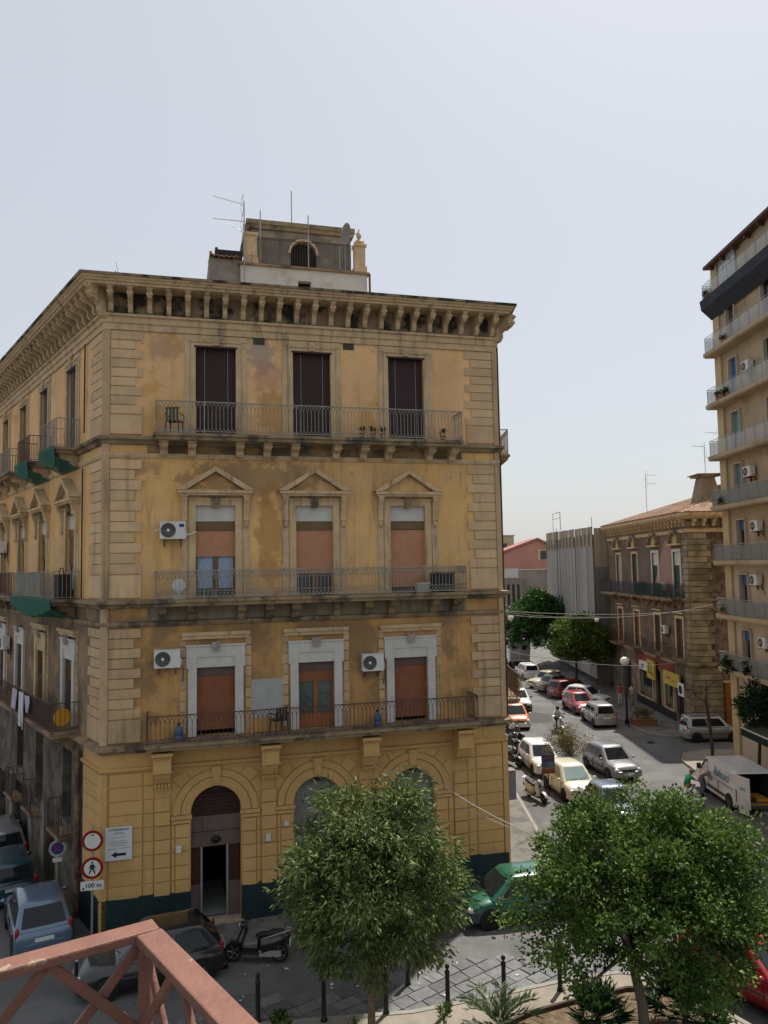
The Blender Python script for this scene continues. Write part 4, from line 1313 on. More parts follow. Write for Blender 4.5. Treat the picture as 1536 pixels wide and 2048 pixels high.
def car(name, label, x, y, heading, c, kind='hatch', L=3.75, W=1.62, H=1.46, group=None, bump_c=None, plate='AB 123 CD', z=None, wag=False, glass=None, detail=True, lamps=True):
    """heading: direction the front points, as an angle from +X. Local x forward, z up, origin on the ground amid the car."""
    t = thing(name, label, 'car', (x, y, gz(x, y) if z is None else z), heading, group)
    pm = c
    hl, hw = L / 2, W / 2
    G = glass or M_GLASSB
    belt = H * .615
    hood = H * .595
    # kinds: where the cabin sits, as fractions of the length from the rear (0) to the front (1)
    K = dict(hatch=(.02, .15, .555, .745), panda=(.015, .06, .63, .775), wagon=(.015, .07, .60, .74), sedan=(.15, .27, .58, .73), bubble=(.04, .17, .60, .80), mpv=(.01, .05, .66, .86), old=(.10, .22, .60, .70))[kind]
    rb, rt, ft, fb = [-hl + L * k for k in K]
    tail_z = belt if kind not in ('sedan', 'old') else H * .60
    st = []   # stations: x, half width, z bottom, z top (shoulder), crown
    st.append((-hl, hw * .80, .34, tail_z * .80, .0))
    st.append((-hl + .04, hw * .92, .25, tail_z * .93, .01))
    st.append((-hl + .16, hw * .98, .2, tail_z * .99, .02))
    st.append((-hl + L * .2, hw, .18, belt, .02))
    st.append((0, hw, .17, belt, .02))
    st.append((hl - L * .30, hw, .18, belt * .99, .03))
    st.append((fb, hw * .99, .18, hood * 1.0, .05))
    st.append((hl - L * .10, hw * .97, .19, hood * .93, .05))
    st.append((hl - .12, hw * .92, .2, hood * .83, .04))
    st.append((hl - .03, hw * .84, .25, hood * .70, .02))
    st.append((hl, hw * .72, .32, hood * .60, .0))
    mb = MB()
    ring = []
    for (sx, w_, z0, z1, cr) in st:
        zm = lerp(z0, z1, .55)
        zs_ = lerp(z0, z1, .9)
        hf = [(0, z1 + cr), (w_ * .55, z1 + cr * .7), (w_ * .86, z1 - .005), (w_ * .965, zs_ - .01), (w_, zm), (w_ * .985, lerp(z0, z1, .25)), (w_ * .90, z0), (w_ * .5, z0 - .02)]
        full = hf + [(0, z0 - .02)] + [(-a, b) for a, b in hf[:0:-1]]
        ring.append([(sx, a, b) for a, b in full])
    k = len(ring[0])
    vs_ = [p for r_ in ring for p in r_]
    fs = []
    for i in range(len(ring) - 1):
        for j in range(k):
            j2 = (j + 1) % k
            fs.append((i * k + j, i * k + j2, (i + 1) * k + j2, (i + 1) * k + j))
    fs.append(tuple(range(k - 1, -1, -1)))
    fs.append(tuple(range((len(ring) - 1) * k, len(ring) * k)))
    mb.add(vs_, fs)
    body = obj('body', mb, pm, t, smooth=True)
    # cabin: frustum from belt to roof with a crowned roof
    wb, wr = hw * .93, hw * .73
    z0, z1 = belt - .03, H
    cb_ = MB()
    n = 6
    rows = []
    for i in range(n + 1):
        u = i / n
        hgt = z0 + (z1 - z0) * u
        e = u ** 1.25 if kind == 'bubble' else u
        xr, xf = lerp(rb, rt, e), lerp(fb, ft, u)
        ww = lerp(wb, wr, u ** 1.15)
        rows.append([(xr, -ww * .93, hgt), (xr + .05, -ww, hgt), ((xr + xf) / 2, -ww * 1.01, hgt), (xf - .08, -ww, hgt), (xf, -ww * .88, hgt), (xf + .05 * (1 - u * .5), 0, hgt), (xf, ww * .88, hgt), (xf - .08, ww, hgt), ((xr + xf) / 2, ww * 1.01, hgt), (xr + .05, ww, hgt), (xr, ww * .93, hgt), (xr - .03, 0, hgt)])
    # roof edge rolls over
    top = [(lerp(p[0], (rt + ft) / 2, .06), p[1] * .93, H + .035) for p in rows[-1]]
    rows.append(top)
    rows.append([(lerp(p[0], (rt + ft) / 2, .45), p[1] * .5, H + .065) for p in rows[-2]])
    k = 12
    vs_ = [p for r_ in rows for p in r_]
    fs = [(i * k + j, i * k + (j + 1) % k, (i + 1) * k + (j + 1) % k, (i + 1) * k + j) for i in range(len(rows) - 1) for j in range(k)]
    fs.append(tuple(range((len(rows) - 1) * k, len(rows) * k)))
    cb_.add(vs_, fs)
    cabin = obj('cabin', cb_, pm, t, smooth=True)

    def cab(u, side, fx):
        """A point on the cabin's side: u height 0..1, fx 0..1 from rear to front."""
        hgt = z0 + (z1 - z0) * u
        e = u ** 1.25 if kind == 'bubble' else u
        xr, xf = lerp(rb, rt, e), lerp(fb, ft, u)
        ww = lerp(wb, wr, u ** 1.15) * (1 + .01) + .008
        return (lerp(xr + .05, xf - .08, fx), side * ww, hgt)

    def end(u, v, front):
        hgt = z0 + (z1 - z0) * u
        e = u ** 1.25 if kind == 'bubble' else u
        ww = lerp(wb, wr, u ** 1.15)
        av = abs(v)
        if front:
            xf = lerp(fb, ft, u)
            return (lerp(xf + .05 * (1 - u * .5), xf, av) + .012, v * ww * .88, hgt + .004)
        xr = lerp(rb, rt, e)
        return (lerp(xr - .03, xr, av) - .012, v * ww * .93, hgt + .004)

    def patch(f, u0, u1, v0, v1, nu=4, nv=4):
        m_ = MB()
        g = [[f(lerp(u0, u1, i / nu), lerp(v0, v1, j / nv)) for j in range(nv + 1)] for i in range(nu + 1)]
        for i in range(nu):
            for j in range(nv):
                m_.quad(g[i][j], g[i][j + 1], g[i + 1][j + 1], g[i + 1][j])
        return m_
    obj('windscreen', patch(lambda u, v: end(u, v, True), .13, .92, -.92, .92), G, t, smooth=True)
    lo_r = .14 if kind not in ('sedan', 'old') else .2
    obj('rear_window', patch(lambda u, v: end(u, v, False), lo_r, .88, -.88, .88), G, t, smooth=True)
    for s in (-1, 1):
        obj('side_window', patch(lambda u, v: cab(u, s, v), .14, .86, .52, .93, 3, 3), G, t, smooth=True)
        obj('side_window', patch(lambda u, v: cab(u, s, v), .14, .86, .08, .48, 3, 3), G, t, smooth=True)
        if wag:
            pass
    # wheels
    wr_ = .29 if H < 1.6 else .33
    tm, rm, hm = wheel_meshes(wr_, .19)
    for sx in (-hl + L * .17, hl - L * .19):
        for s in (-1, 1):
            obj('wheel_arch', MB().lathe([(wr_ * 1.2, -.02), (wr_ * 1.2, .02), (.01, .022)], 18, 0, (0, 0, 0), 'y') if s < 0 else MB().lathe([(.01, -.022), (wr_ * 1.2, -.02), (wr_ * 1.2, .02)], 18, 0, (0, 0, 0), 'y'), M_SEAL, t, (sx, s * (hw - .012), wr_ + .015))
            wh = obj('wheel', tm, None, t, (sx, s * (hw - .075), wr_), 0 if s < 0 else PI)
            obj('rim', rm, None, wh)
            obj('hub_shadow', hm, None, wh)
    bm_ = bump_c or pm
    mbb = MB()
    for e, sg in ((-hl, -1), (hl, 1)):
        a = [(e - sg * .30, -hw * 1.0), (e - sg * .06, -hw * .93), (e + sg * .03, -hw * .62), (e + sg * .045, 0), (e + sg * .03, hw * .62), (e - sg * .06, hw * .93), (e - sg * .30, hw * 1.0)]
        m_ = MB()
        for p, q_ in zip(a[:-1], a[1:]):
            m_.quad((p[0], p[1], .27), (q_[0], q_[1], .27), (q_[0], q_[1], .54), (p[0], p[1], .54))
            m_.quad((p[0], p[1], .54), (q_[0], q_[1], .54), (q_[0] - sg * .08, q_[1] * .9, .58), (p[0] - sg * .08, p[1] * .9, .58))
        obj('bumper', m_, bm_, t, smooth=True)
    if lamps:
        for s in (-1, 1):
            if kind in ('panda', 'mpv', 'hatch', 'wagon'):
                tl_ = MB().ell((0, 0, 0), (.045, .06, .17 if kind != 'hatch' else .20), 8, 6)
                lz = .92 if kind != 'hatch' else .86
                obj('tail_lamp', tl_, M_LAMPR, t, (-hl + .07 + (.03 if kind == 'hatch' else .0), s * (hw * .88), lz), smooth=True)
            else:
                obj('tail_lamp', MB().ell((0, 0, 0), (.06, .12, .09), 8, 6), M_LAMPR, t, (-hl + .035, s * (hw * .78), .72), smooth=True)
            obj('head_lamp', MB().ell((0, 0, 0), (.14, .15, .10), 10, 6), M_LAMPW, t, (hl - .13, s * (hw * .74), hood * .70), smooth=True)
    obj('number_plate', MB().box(-hl - .062, -hl - .05, -.26, .26, .60, .71) if kind != 'panda' else MB().box(-hl - .062, -hl - .045, -.26, .26, .66, .77), M_PLATE, t)
    obj('number_plate', MB().box(hl + .05, hl + .06, -.26, .26, .38, .49), M_PLATE, t)
    if plate and detail:
        pt = text_mesh(plate, .10, .001)
        o = obj('lettering', pt, M_INK, t, (-hl - .064, 0, .655 if kind != 'panda' else .715))
        o.rotation_euler.z = -PI / 2
    if detail:
        for s in (-1, 1):
            obj('mirror', MB().ell((0, 0, 0), (.07, .10, .07), 8, 5), bm_ if bump_c else pm, t, (fb - .22, s * (hw + .09), belt + .08), smooth=True)
            for fx in (.04, .5, .97):
                px = cab(.1, s, fx)[0]
                obj('door_seam', MB().box(px - .005, px + .005, s * hw * 1.0 - .012, s * hw * 1.0 + .006, .32, belt - .06), M_SEAL, t)
            hd = MB()
            px = cab(.1, s, .55)[0]
            hd.box(px, px + .16, s * (hw + .0) - .01, s * (hw + .022), belt - .14, belt - .11)
            obj('door_handle', hd, M_BUMP, t)
            obj('side_strip', MB().box(-hl + L * .27, hl - L * .30, s * hw - .012, s * hw + .012, .50, .55), M_BUMP if kind in ('hatch', 'panda') else bm_, t)
        obj('grille', MB().box(hl - .02, hl + .025, -.36, .36, .56, .66), M_PLAST, t)
        obj('wiper', MB().tube([end(.16, -.6, True), (end(.2, -.05, True)[0] + .01, end(.2, -.05, True)[1], end(.2, -.05, True)[2])], .012, 4).tube([end(.16, .1, True), end(.24, .6, True)], .012, 4), M_PLAST, t)
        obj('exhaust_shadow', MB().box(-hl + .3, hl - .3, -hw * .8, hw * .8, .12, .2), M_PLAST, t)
    if wag:
        for s in (-1, 1):
            obj('roof_rail', MB().tube([(rt + .1, s * wr * .93, H + .03), (rt + .15, s * wr * .93, H + .08), (ft - .3, s * wr * .93, H + .08), (ft - .2, s * wr * .93, H + .03)], .018, 6), M_PLAST, t)
    return t


def hd(dx, dy):
    return math.atan2(dy, dx)


GA = hd(-.55, .835)
P_BLUE = paint('light_blue', (0.115, 0.165, 0.24), metal=.35)
P_TEAL = paint('dark_teal', (0.008, 0.045, 0.058))
P_SILV = paint('silver', (0.30, 0.30, 0.30), metal=.5)
P_WHITE = paint('white', (0.60, 0.60, 0.59))
P_BLACK = paint('black', (0.012, 0.012, 0.013))
P_GREEN = paint('green', (0.004, 0.088, 0.050))
P_RED = paint('red', (0.27, 0.012, 0.012))
P_DRED = paint('dark_red', (0.14, 0.010, 0.014))
P_GREY = paint('grey', (0.20, 0.205, 0.21), metal=.4)
P_CREAM = paint('cream', (0.56, 0.53, 0.42))
P_BGREY = paint('blue_grey', (0.11, 0.14, 0.19), metal=.3)
P_ORNG = paint('orange', (0.48, 0.135, 0.03))
P_BEIGE = paint('beige', (0.42, 0.37, 0.25))
P_UMBER = paint('brown_grey', (0.16, 0.145, 0.12), metal=.3)
G1 = 'cars parked in the left side street'
G2 = 'cars parked along the right kerb'
G3 = 'cars parked beside the palazzo'
car('parked_car', 'light blue hatchback seen from behind, nearest the palazzo corner', -11.15, 25.1, hd(-.5, .866), P_BLUE, 'hatch', 3.8, 1.66, 1.48, G1, plate='')
car('parked_car', 'dark teal hatchback with white number plate ahead of the light blue car', -14.05, 29.0, hd(-.55, .835), P_TEAL, 'panda', 3.7, 1.62, 1.47, G1, plate='CL 827 HX')
car('parked_car', 'silver white car farthest up the left side street', -16.3, 33.0, hd(-.55, .835), P_SILV, 'mpv', 4.0, 1.68, 1.55, G1)
car('parked_car', 'black car with chrome side strip seen through the terracotta railing', -6.75, 22.35, hd(-.93, -.36), P_BLACK, 'hatch', 3.9, 1.64, 1.42, plate='')
car('parked_car', 'green small rounded car with grey bumpers between the two trees', 4.0, 25.85, hd(-.97, -.24), P_GREEN, 'bubble', 3.62, 1.63, 1.40, bump_c=M_BUMP)
car('parked_car', 'bright red car behind the right tree at the lower right edge', 9.5, 21.0, hd(.55, -.83), P_RED, 'hatch', 3.9, 1.68, 1.46)
car('moving_car', 'grey five-door hatchback driving out past the cream car', 12.05, 42.6, hd(.20, -.98), P_GREY, 'hatch', 3.8, 1.68, 1.46, bump_c=None)
car('parked_car', 'cream rounded small car with pale windscreen beside the delivery scooter', 8.95, 38.9, hd(.16, -.98), P_CREAM, 'bubble', 3.55, 1.64, 1.48, G3, glass=mat('pale_reflecting_glass', (.20, .27, .26), .08, .1, 2, spec=.6))
car('parked_car', 'blue grey car whose roof shows just above the right tree', 9.9, 35.2, hd(.1, -1), P_BGREY, 'sedan', 4.0, 1.66, 1.43, G3)
car('parked_car', 'white car with glaring bonnet behind the cream car', 8.4, 43.6, hd(.1, -1), P_WHITE, 'hatch', 3.7, 1.62, 1.45, G3)
car('parked_car', 'orange car by the motorbikes at the palazzo corner', 8.9, 55.6, hd(.05, -1), P_ORNG, 'mpv', 4.0, 1.7, 1.55, G3, bump_c=P_WHITE)
car('moving_car', 'white car with black bumper coming down the street', 10.35, 62.0, hd(.0, -1), P_WHITE, 'hatch', 3.8, 1.66, 1.5, bump_c=M_SEAL)
car('parked_car', 'silver boxy hatchback seen from behind beside the globe lamp', 14.95, 55.6, hd(-.06, 1), P_SILV, 'panda', 3.55, 1.58, 1.52, G2, plate='', bump_c=P_SILV)
car('parked_car', 'small red car with bright windscreen behind the silver hatchback', 14.75, 60.2, hd(.12, -1), P_RED, 'hatch', 3.6, 1.6, 1.44, G2)
car('parked_car', 'white car behind the small red car, nose to the kerb', 16.1, 63.2, hd(.75, -.66), P_WHITE, 'hatch', 3.7, 1.62, 1.45, G2)
car('parked_car', 'dark red estate car parked askew under the netted building', 15.85, 67.0, hd(.9, .43), P_DRED, 'wagon', 4.2, 1.68, 1.47, G2)
car('parked_car', 'brown grey car next to the dark red estate', 15.3, 70.2, hd(.92, .4), P_UMBER, 'sedan', 4.1, 1.66, 1.42, G2)
car('parked_car', 'old beige car with round nose under the far trees', 14.9, 72.6, hd(-.85, -.5), P_BEIGE, 'old', 4.0, 1.6, 1.42, G2)
car('parked_car', 'white estate car seen from behind beneath the farthest tree', 14.1, 78.6, hd(-.1, 1), P_WHITE, 'wagon', 4.0, 1.62, 1.46, G2)
car('parked_car', 'white car past the estate at the far end of the street', 11.9, 88.0, hd(-.05, 1), P_WHITE, 'hatch', 3.8, 1.62, 1.46)
car('parked_car', 'silver panel-sided hatchback seen side on before the corner shop', 20.55, 50.0, hd(1, .02), P_SILV, 'panda', 3.6, 1.6, 1.53, plate='', wag=True, bump_c=P_SILV)

# ---- the open white van
VN = thing('delivery_van', 'white delivery van with its rear door open and cartons inside', 'van', (16.45, 37.5, 0), hd(.0, 1))
VN.scale = (.94, .94, .94)
P_VAN = paint('van_white', (0.62, 0.62, 0.61))
vl, vw, vh = 2.3, .95, 1.93
mb = MB()
prof = [(-vl, .34), (-vl, vh - .04), (-vl + .06, vh), (1.0, vh + .02), (1.25, vh - .05), (1.95, 1.18), (2.15, 1.08), (2.48, .95), (2.58, .75), (2.58, .36), (2.4, .28), (-2.1, .28)]


def vside(s, inset):
    return [(p, s * (vw - inset - max(0, q_ - 1.05) * .09), q_) for p, q_ in prof]


lft, rgt = vside(1, 0), vside(-1, 0)
n = len(prof)
vs_ = lft + rgt
fs = [tuple(range(n)), tuple(range(2 * n - 1, n - 1, -1))]
for i in range(n):
    if i == 0:
        continue     # the rear stays open
    j = (i + 1) % n
    fs.append((i, j, n + j, n + i))
mb.add(vs_, fs)
VB = obj('body', mb, P_VAN, VN)
# inside faces, floor and load
M_VIN = mat('van_interior', (.05, .05, .05), .8, .1, 5)
obj('interior', MB().quad((-vl + .02, vw - .12, .5), (.6, vw - .12, .5), (.6, vw - .14, vh - .1), (-vl + .02, vw - .14, vh - .1)).quad((-vl + .02, -vw + .12, .5), (.6, -vw + .12, .5), (.6, -vw + .14, vh - .1), (-vl + .02, -vw + .14, vh - .1)).box(.6, .64, -vw + .1, vw - .1, .4, vh - .1).box(-vl + .01, .6, -vw + .05, vw - .05, .44, .5), M_VIN, VN)
obj('floor_edge', MB().box(-vl - .01, -vl + .05, -vw + .04, vw - .04, .38, .52), mat('orange_load_floor', (.33, .15, .02), .7, .2, 5), VN)
obj('bumper', MB().box(-vl - .12, -vl + .02, -vw, vw, .28, .40), M_BUMP, VN)
obj('roof_panel', MB().box(-vl + .1, .9, -vw + .25, vw - .25, vh + .005, vh + .03), P_VAN, VN)
# open left door, swung back against the side
dr = obj('rear_door', MB().box(-.02, .02, 0, .86, .45, vh - .06), P_VAN, VN, (-vl, vw - .03, 0), R(106))
obj('door_panel', MB().box(.02, .032, .08, .78, .52, .95), P_VAN, dr)
tx = obj('lettering', text_mesh('Balc', .22, .001, .25), mat('blue_green_lettering', (.03, .22, .30), .5, 0), dr, (.04, .42, 1.32))
tx.rotation_euler.z = PI / 2
obj('number_plate', MB().box(-.015, .02, .12, .74, .16, .46), M_PLATE, dr)
dr2 = obj('rear_door', MB().box(-.02, .02, -.86, 0, .45, vh - .06), P_VAN, VN, (-vl, -vw + .03, 0), R(-80))
for s in (-1, 1):
    obj('side_window', MB().add([(1.0, s * (vw - .035), 1.18), (1.93, s * (vw - .005), 1.14), (1.35, s * (vw - .055), 1.75), (1.02, s * (vw - .062), 1.8)], [(0, 1, 2, 3)]), M_GLASSB, VN)
    obj('tail_lamp', MB().box(-vl - .02, -vl + .06, s * (vw - .01) - .02, s * (vw - .01) + .02, .62, 1.18), M_LAMPR, VN)
    obj('door_track', MB().box(-1.9, .8, s * (vw + .004) - .01, s * (vw + .004) + .01, 1.03, 1.07), M_GALV, VN)
    obj('side_moulding', MB().box(-1.15, 1.1, s * vw - .012, s * vw + .016, .45, .58), M_BUMP, VN)
    obj('door_seam', MB().box(.93, .945, s * vw - .012, s * vw + .004, .4, 1.75).box(1.9, 1.915, s * vw - .012, s * vw + .004, .4, 1.15).box(-.25, -.238, s * vw - .08, s * vw + .004, .4, 1.05), M_SEAL, VN)
    obj('head_lamp', MB().ell((2.38, s * .68, .86), (.2, .18, .12)), M_LAMPW, VN)
    obj('mirror', MB().box(1.72, 1.82, s * (vw + .03), s * (vw + .22), 1.16, 1.42), M_PLAST, VN)
    for sx in (-1.45, 1.62):
        obj('wheel_arch', MB().lathe([(.40, -.03), (.40, .03), (.01, .032)] if s < 0 else [(.01, -.032), (.40, -.03), (.40, .03)], 18, 0, (0, 0, 0), 'y'), M_SEAL, VN, (sx, s * (vw - .02), .36))
        tm, rm, hm = wheel_meshes(.33, .21)
        wh = obj('wheel', tm, None, VN, (sx, s * (vw - .09), .33), 0 if s < 0 else PI)
        obj('rim', rm, None, wh)
obj('windscreen', MB().add([(1.97, -.84, 1.16), (1.97, .84, 1.16), (1.29, .80, vh - .08), (1.29, -.80, vh - .08)], [(0, 1, 2, 3)]), M_GLASSB, VN)
tx = obj('lettering', text_mesh('Balcoci', .60, .002, .3, .004), MATS['blue_green_lettering'], VN, (-.55, vw - .025, 1.42))
tx.rotation_euler = (R(-5), 0, PI)
VNM = Matrix.Translation(VN.location) @ Matrix.Rotation(VN.rotation_euler.z, 4, 'Z') @ Matrix.Scale(.94, 4)
CTN = mat('cardboard', (.33, .21, .11), .9, .15, 5)
for i, (px, py, pz, sx, sy, sz) in enumerate(((-1.9, .45, .5, .5, .4, .35), (-1.85, .40, .85, .4, .35, .42), (-1.2, .3, .5, .5, .5, .5))):
    b = obj('carton', MB().box(-sx / 2, sx / 2, -sy / 2, sy / 2, 0, sz).box(-sx / 2 - .004, sx / 2 + .004, -.03, .03, 0, sz + .003), CTN if i != 1 else M_PLATE)
    b.matrix_basis = VNM @ Matrix.Translation((px, py, pz))
    tag(b, ('brown carton on the van floor behind the open door', 'white carton on top of the brown one in the van', 'larger brown carton deepest inside the van')[i], 'carton', 'cartons in the van')
for i, (px, py) in enumerate(((-1.95, -.35), (-1.5, -.3))):
    b = obj('bread_crate', MB().box(-.2, .2, -.3, .3, 0, .03).box(-.2, -.18, -.3, .3, 0, .2).box(.18, .2, -.3, .3, 0, .2).box(-.2, .2, -.3, -.28, 0, .2).box(-.2, .2, .28, .3, 0, .2), mat('amber_crate_plastic', (.42, .2, .02), .6, .1, 5))
    b.matrix_basis = VNM @ Matrix.Translation((px, py, .5))
    tag(b, ('amber plastic crate at the open tail of the van', 'amber plastic crate behind the first one in the van')[i], 'crate', 'crates in the van')
# ---- box lorry far up the street
TK = thing('box_lorry', 'white box lorry parked beneath the far trees', 'lorry', (14.6, 88, 0), hd(.05, 1))
obj('cargo_box', MB().box(-3.2, 1.4, -1.05, 1.05, .9, 3.0), P_WHITE, TK)
obj('cab', MB().prism([(1.5, .5), (3.1, .5), (3.1, 1.3), (2.7, 2.2), (1.5, 2.2)], lambda p, q_, t_: (p, t_, q_), -.95, .95), P_WHITE, TK)
obj('rear_door', MB().box(-3.22, -3.2, -.98, -.02, 1.0, 2.9).box(-3.22, -3.2, .02, .98, 1.0, 2.9), P_SILV, TK)
obj('window', MB().box(-3.235, -3.221, -.8, -.3, 2.1, 2.6), M_GLASSB, TK)
obj('window', MB().box(-3.235, -3.221, .3, .8, 2.1, 2.6), M_GLASSB, TK)
obj('chassis', MB().box(-3.1, 3.0, -.5, .5, .5, .9), M_PLAST, TK)
tm, rm, hm = wheel_meshes(.42, .28)
for sx in (-2.0, 2.3):
    for s in (-1, 1):
        obj('wheel', tm, None, TK, (sx, s * .85, .42), 0 if s < 0 else PI)


# ---- scooters and motorbikes
def scooter(name, label, x, y, heading, c, lean=R(5), box=None, moto=False, group=None, seatc=None, shield=True):
    t = thing(name, label, 'motorbike' if moto else 'scooter', (x, y, gz(x, y)), heading, group)
    t.rotation_euler.x = lean
    wb_, r_ = .68, .27 if not moto else .31
    tyre = MB().lathe([(r_ * .68, -.045), (r_ * .86, -.055), (r_ * .97, -.035), (r_, 0), (r_ * .97, .035), (r_ * .86, .055), (r_ * .68, .045), (r_ * .66, 0)], 18, 0, (0, 0, 0), 'y')
    rim = MB()
    for j in range(5):
        a = 2 * PI * j / 5
        rim.tube([(0, 0, 0), (r_ * .66 * math.cos(a), 0, r_ * .66 * math.sin(a))], .018, 5)
    rim.lathe([(r_ * .69, -.03), (r_ * .69, .03), (r_ * .63, .03), (r_ * .63, -.03), (r_ * .69, -.03)], 16, 0, (0, 0, 0), 'y')
    rim.lathe([(.001, -.05), (.05, -.05), (.05, .05), (.001, .05)], 10, 0, (0, 0, 0), 'y')
    for sx in (-wb_, wb_):
        wl = obj('wheel', tyre.mesh('wheel', True), M_TYRE, t, (sx, 0, r_))
        obj('rim', rim.mesh('rim'), M_RIM, wl)
    # fork, front mudguard
    obj('fork', MB().tube([(wb_, -.06, r_), (wb_ - .22, -.06, .82)], .022, 6).tube([(wb_, .06, r_), (wb_ - .22, .06, .82)], .022, 6).tube([(wb_ - .2, 0, .75), (wb_ - .30, 0, 1.0)], .03, 6), M_PLAST, t)
    g = MB()
    for i in range(8):
        a0_, a1_ = R(20 + 15 * i), R(35 + 15 * i)
        rr = r_ + .035
        g.quad((wb_ + rr * math.cos(a0_), -.065, r_ + rr * math.sin(a0_)), (wb_ + rr * math.cos(a0_), .065, r_ + rr * math.sin(a0_)), (wb_ + rr * math.cos(a1_), .065, r_ + rr * math.sin(a1_)), (wb_ + rr * math.cos(a1_), -.065, r_ + rr * math.sin(a1_)))
    obj('mudguard', g, c, t)
    # leg shield and floor
    if not moto:
        sh = MB()
        rows = [(wb_ - .16, .33, .10), (wb_ - .19, .45, .19), (wb_ - .24, .62, .22), (wb_ - .30, .78, .19), (wb_ - .33, .90, .13)]
        for (a, z_, w0), (b, z2, w1) in zip(rows[:-1], rows[1:]):
            sh.quad((a - .07, -w0, z_), (a, 0, z_), (b, 0, z2), (b - .07, -w1, z2)).quad((a, 0, z_), (a - .07, w0, z_), (b - .07, w1, z2), (b, 0, z2))
            sh.quad((a - .10, -w0, z_), (a - .10, w0, z_), (b - .10, w1, z2), (b - .10, -w1, z2))
        obj('leg_shield', sh, c, t)
        obj('footboard', MB().box(-.12, wb_ - .2, -.17, .17, .25, .31), M_PLAST, t)
    else:
        obj('engine', MB().ell((.05, 0, .42), (.28, .17, .2)).box(-.25, .3, -.12, .12, .25, .4), M_BUMP, t, smooth=False)
        obj('fuel_tank', MB().ell((.18, 0, .80), (.3, .16, .14)), c, t, smooth=True)
        obj('fairing', MB().ell((wb_ - .28, 0, .88), (.2, .17, .2)), c, t, smooth=True)
    # tail body, loft
    tb = MB()
    prof_ = [(-.05, .12, .32, .66), (-.2, .17, .30, .74), (-.45, .18, .38, .78), (-.72, .16, .52, .80), (-.92, .10, .66, .82)]
    vs_, fs = [], []
    for (px, w0, zl, zh) in prof_:
        vs_ += [(px, -w0, zl), (px, -w0 * 1.05, (zl + zh) / 2), (px, -w0 * .7, zh), (px, w0 * .7, zh), (px, w0 * 1.05, (zl + zh) / 2), (px, w0, zl)]
    for i in range(len(prof_) - 1):
        for j in range(6):
            j2 = (j + 1) % 6
            fs.append((i * 6 + j, i * 6 + j2, (i + 1) * 6 + j2, (i + 1) * 6 + j))
    fs += [tuple(range(6)), tuple(range(29, 23, -1))]
    tb.add(vs_, fs)
    obj('tail_body', tb, c, t, smooth=True)
    se = MB()
    vs_, fs = [], []
    for (px, w0, zl, zh) in ((.02, .09, .70, .74), (-.1, .13, .72, .80), (-.35, .15, .76, .81), (-.45, .15, .77, .87), (-.75, .12, .80, .89), (-.85, .08, .80, .85)):
        vs_ += [(px, -w0, zl), (px, -w0 * .75, zh), (px, w0 * .75, zh), (px, w0, zl)]
    for i in range(5):
        for j in range(4):
            fs.append((i * 4 + j, i * 4 + (j + 1) % 4, (i + 1) * 4 + (j + 1) % 4, (i + 1) * 4 + j))
    fs += [(0, 1, 2, 3), (23, 22, 21, 20)]
    se.add(vs_, fs)
    obj('seat', se, seatc or M_PLAST, t, smooth=True)
    obj('grab_rail', MB().tube([(-.3, -.17, .70), (-.6, -.18, .80), (-.98, -.12, .90), (-1.0, 0, .90), (-.98, .12, .90), (-.6, .18, .80), (-.3, .17, .70)], .018, 6), M_CHROME, t)
    obj('handlebar', MB().tube([(wb_ - .42, -.34, 1.02), (wb_ - .36, -.2, 1.06), (wb_ - .32, 0, 1.02), (wb_ - .36, .2, 1.06), (wb_ - .42, .34, 1.02)], .018, 6), M_PLAST, t)
    obj('headset', MB().ell((wb_ - .30, 0, 1.0), (.12, .13, .09)), c, t, smooth=True)
    obj('head_lamp', MB().ell((wb_ - .20, 0, 1.0 if not moto else .9), (.04, .08, .05)), M_LAMPW, t, smooth=True)
    for s in (-1, 1):
        m_ = obj('mirror', MB().tube([(wb_ - .36, s * .2, 1.05), (wb_ - .40, s * .28, 1.26)], .008, 4).ell((wb_ - .40, s * .31, 1.29), (.02, .075, .05), 8, 5), M_PLAST, t)
    obj('exhaust', MB().tube([(-.2, -.14, .24), (-.45, -.17, .24), (-.85, -.19, .30)], [.025, .055, .06], 8), M_CHROME, t)
    obj('engine_case', MB().box(-.75, -.1, .08, .16, .2, .36), M_GALV, t)
    obj('number_plate', MB().box(-1.0, -.985, -.1, .1, .48, .66), M_PLATE, t)
    obj('rear_mudguard', MB().box(-.99, -.8, -.07, .07, .5, .78), M_PLAST, t)
    obj('tail_lamp', MB().ell((-.95, 0, .76), (.03, .09, .04), 8, 4), M_LAMPR, t)
    obj('stand', MB().tube([(-.1, .1, .28), (-.05, .22, .02)], .012, 4), M_PLAST, t)
    if shield:
        ws = MB()
        for i in range(3):
            z_, z2 = 1.02 + i * .1, 1.12 + i * .1
            a, b = wb_ - .22 - i * .045, wb_ - .265 - i * .045
            ws.quad((a, -.17, z_), (a, .17, z_), (b, .16, z2), (b, -.16, z2))
        obj('windshield', ws, mat('smoked_screen', (.03, .03, .03), .1, 0, spec=.6, alpha=.55), t)
    if box:
        obj('top_box', MB().box(-1.15, -.7, -.22, .22, .92, 1.3).box(-1.17, -.68, -.24, .24, 1.3, 1.36), box, t)
    return t


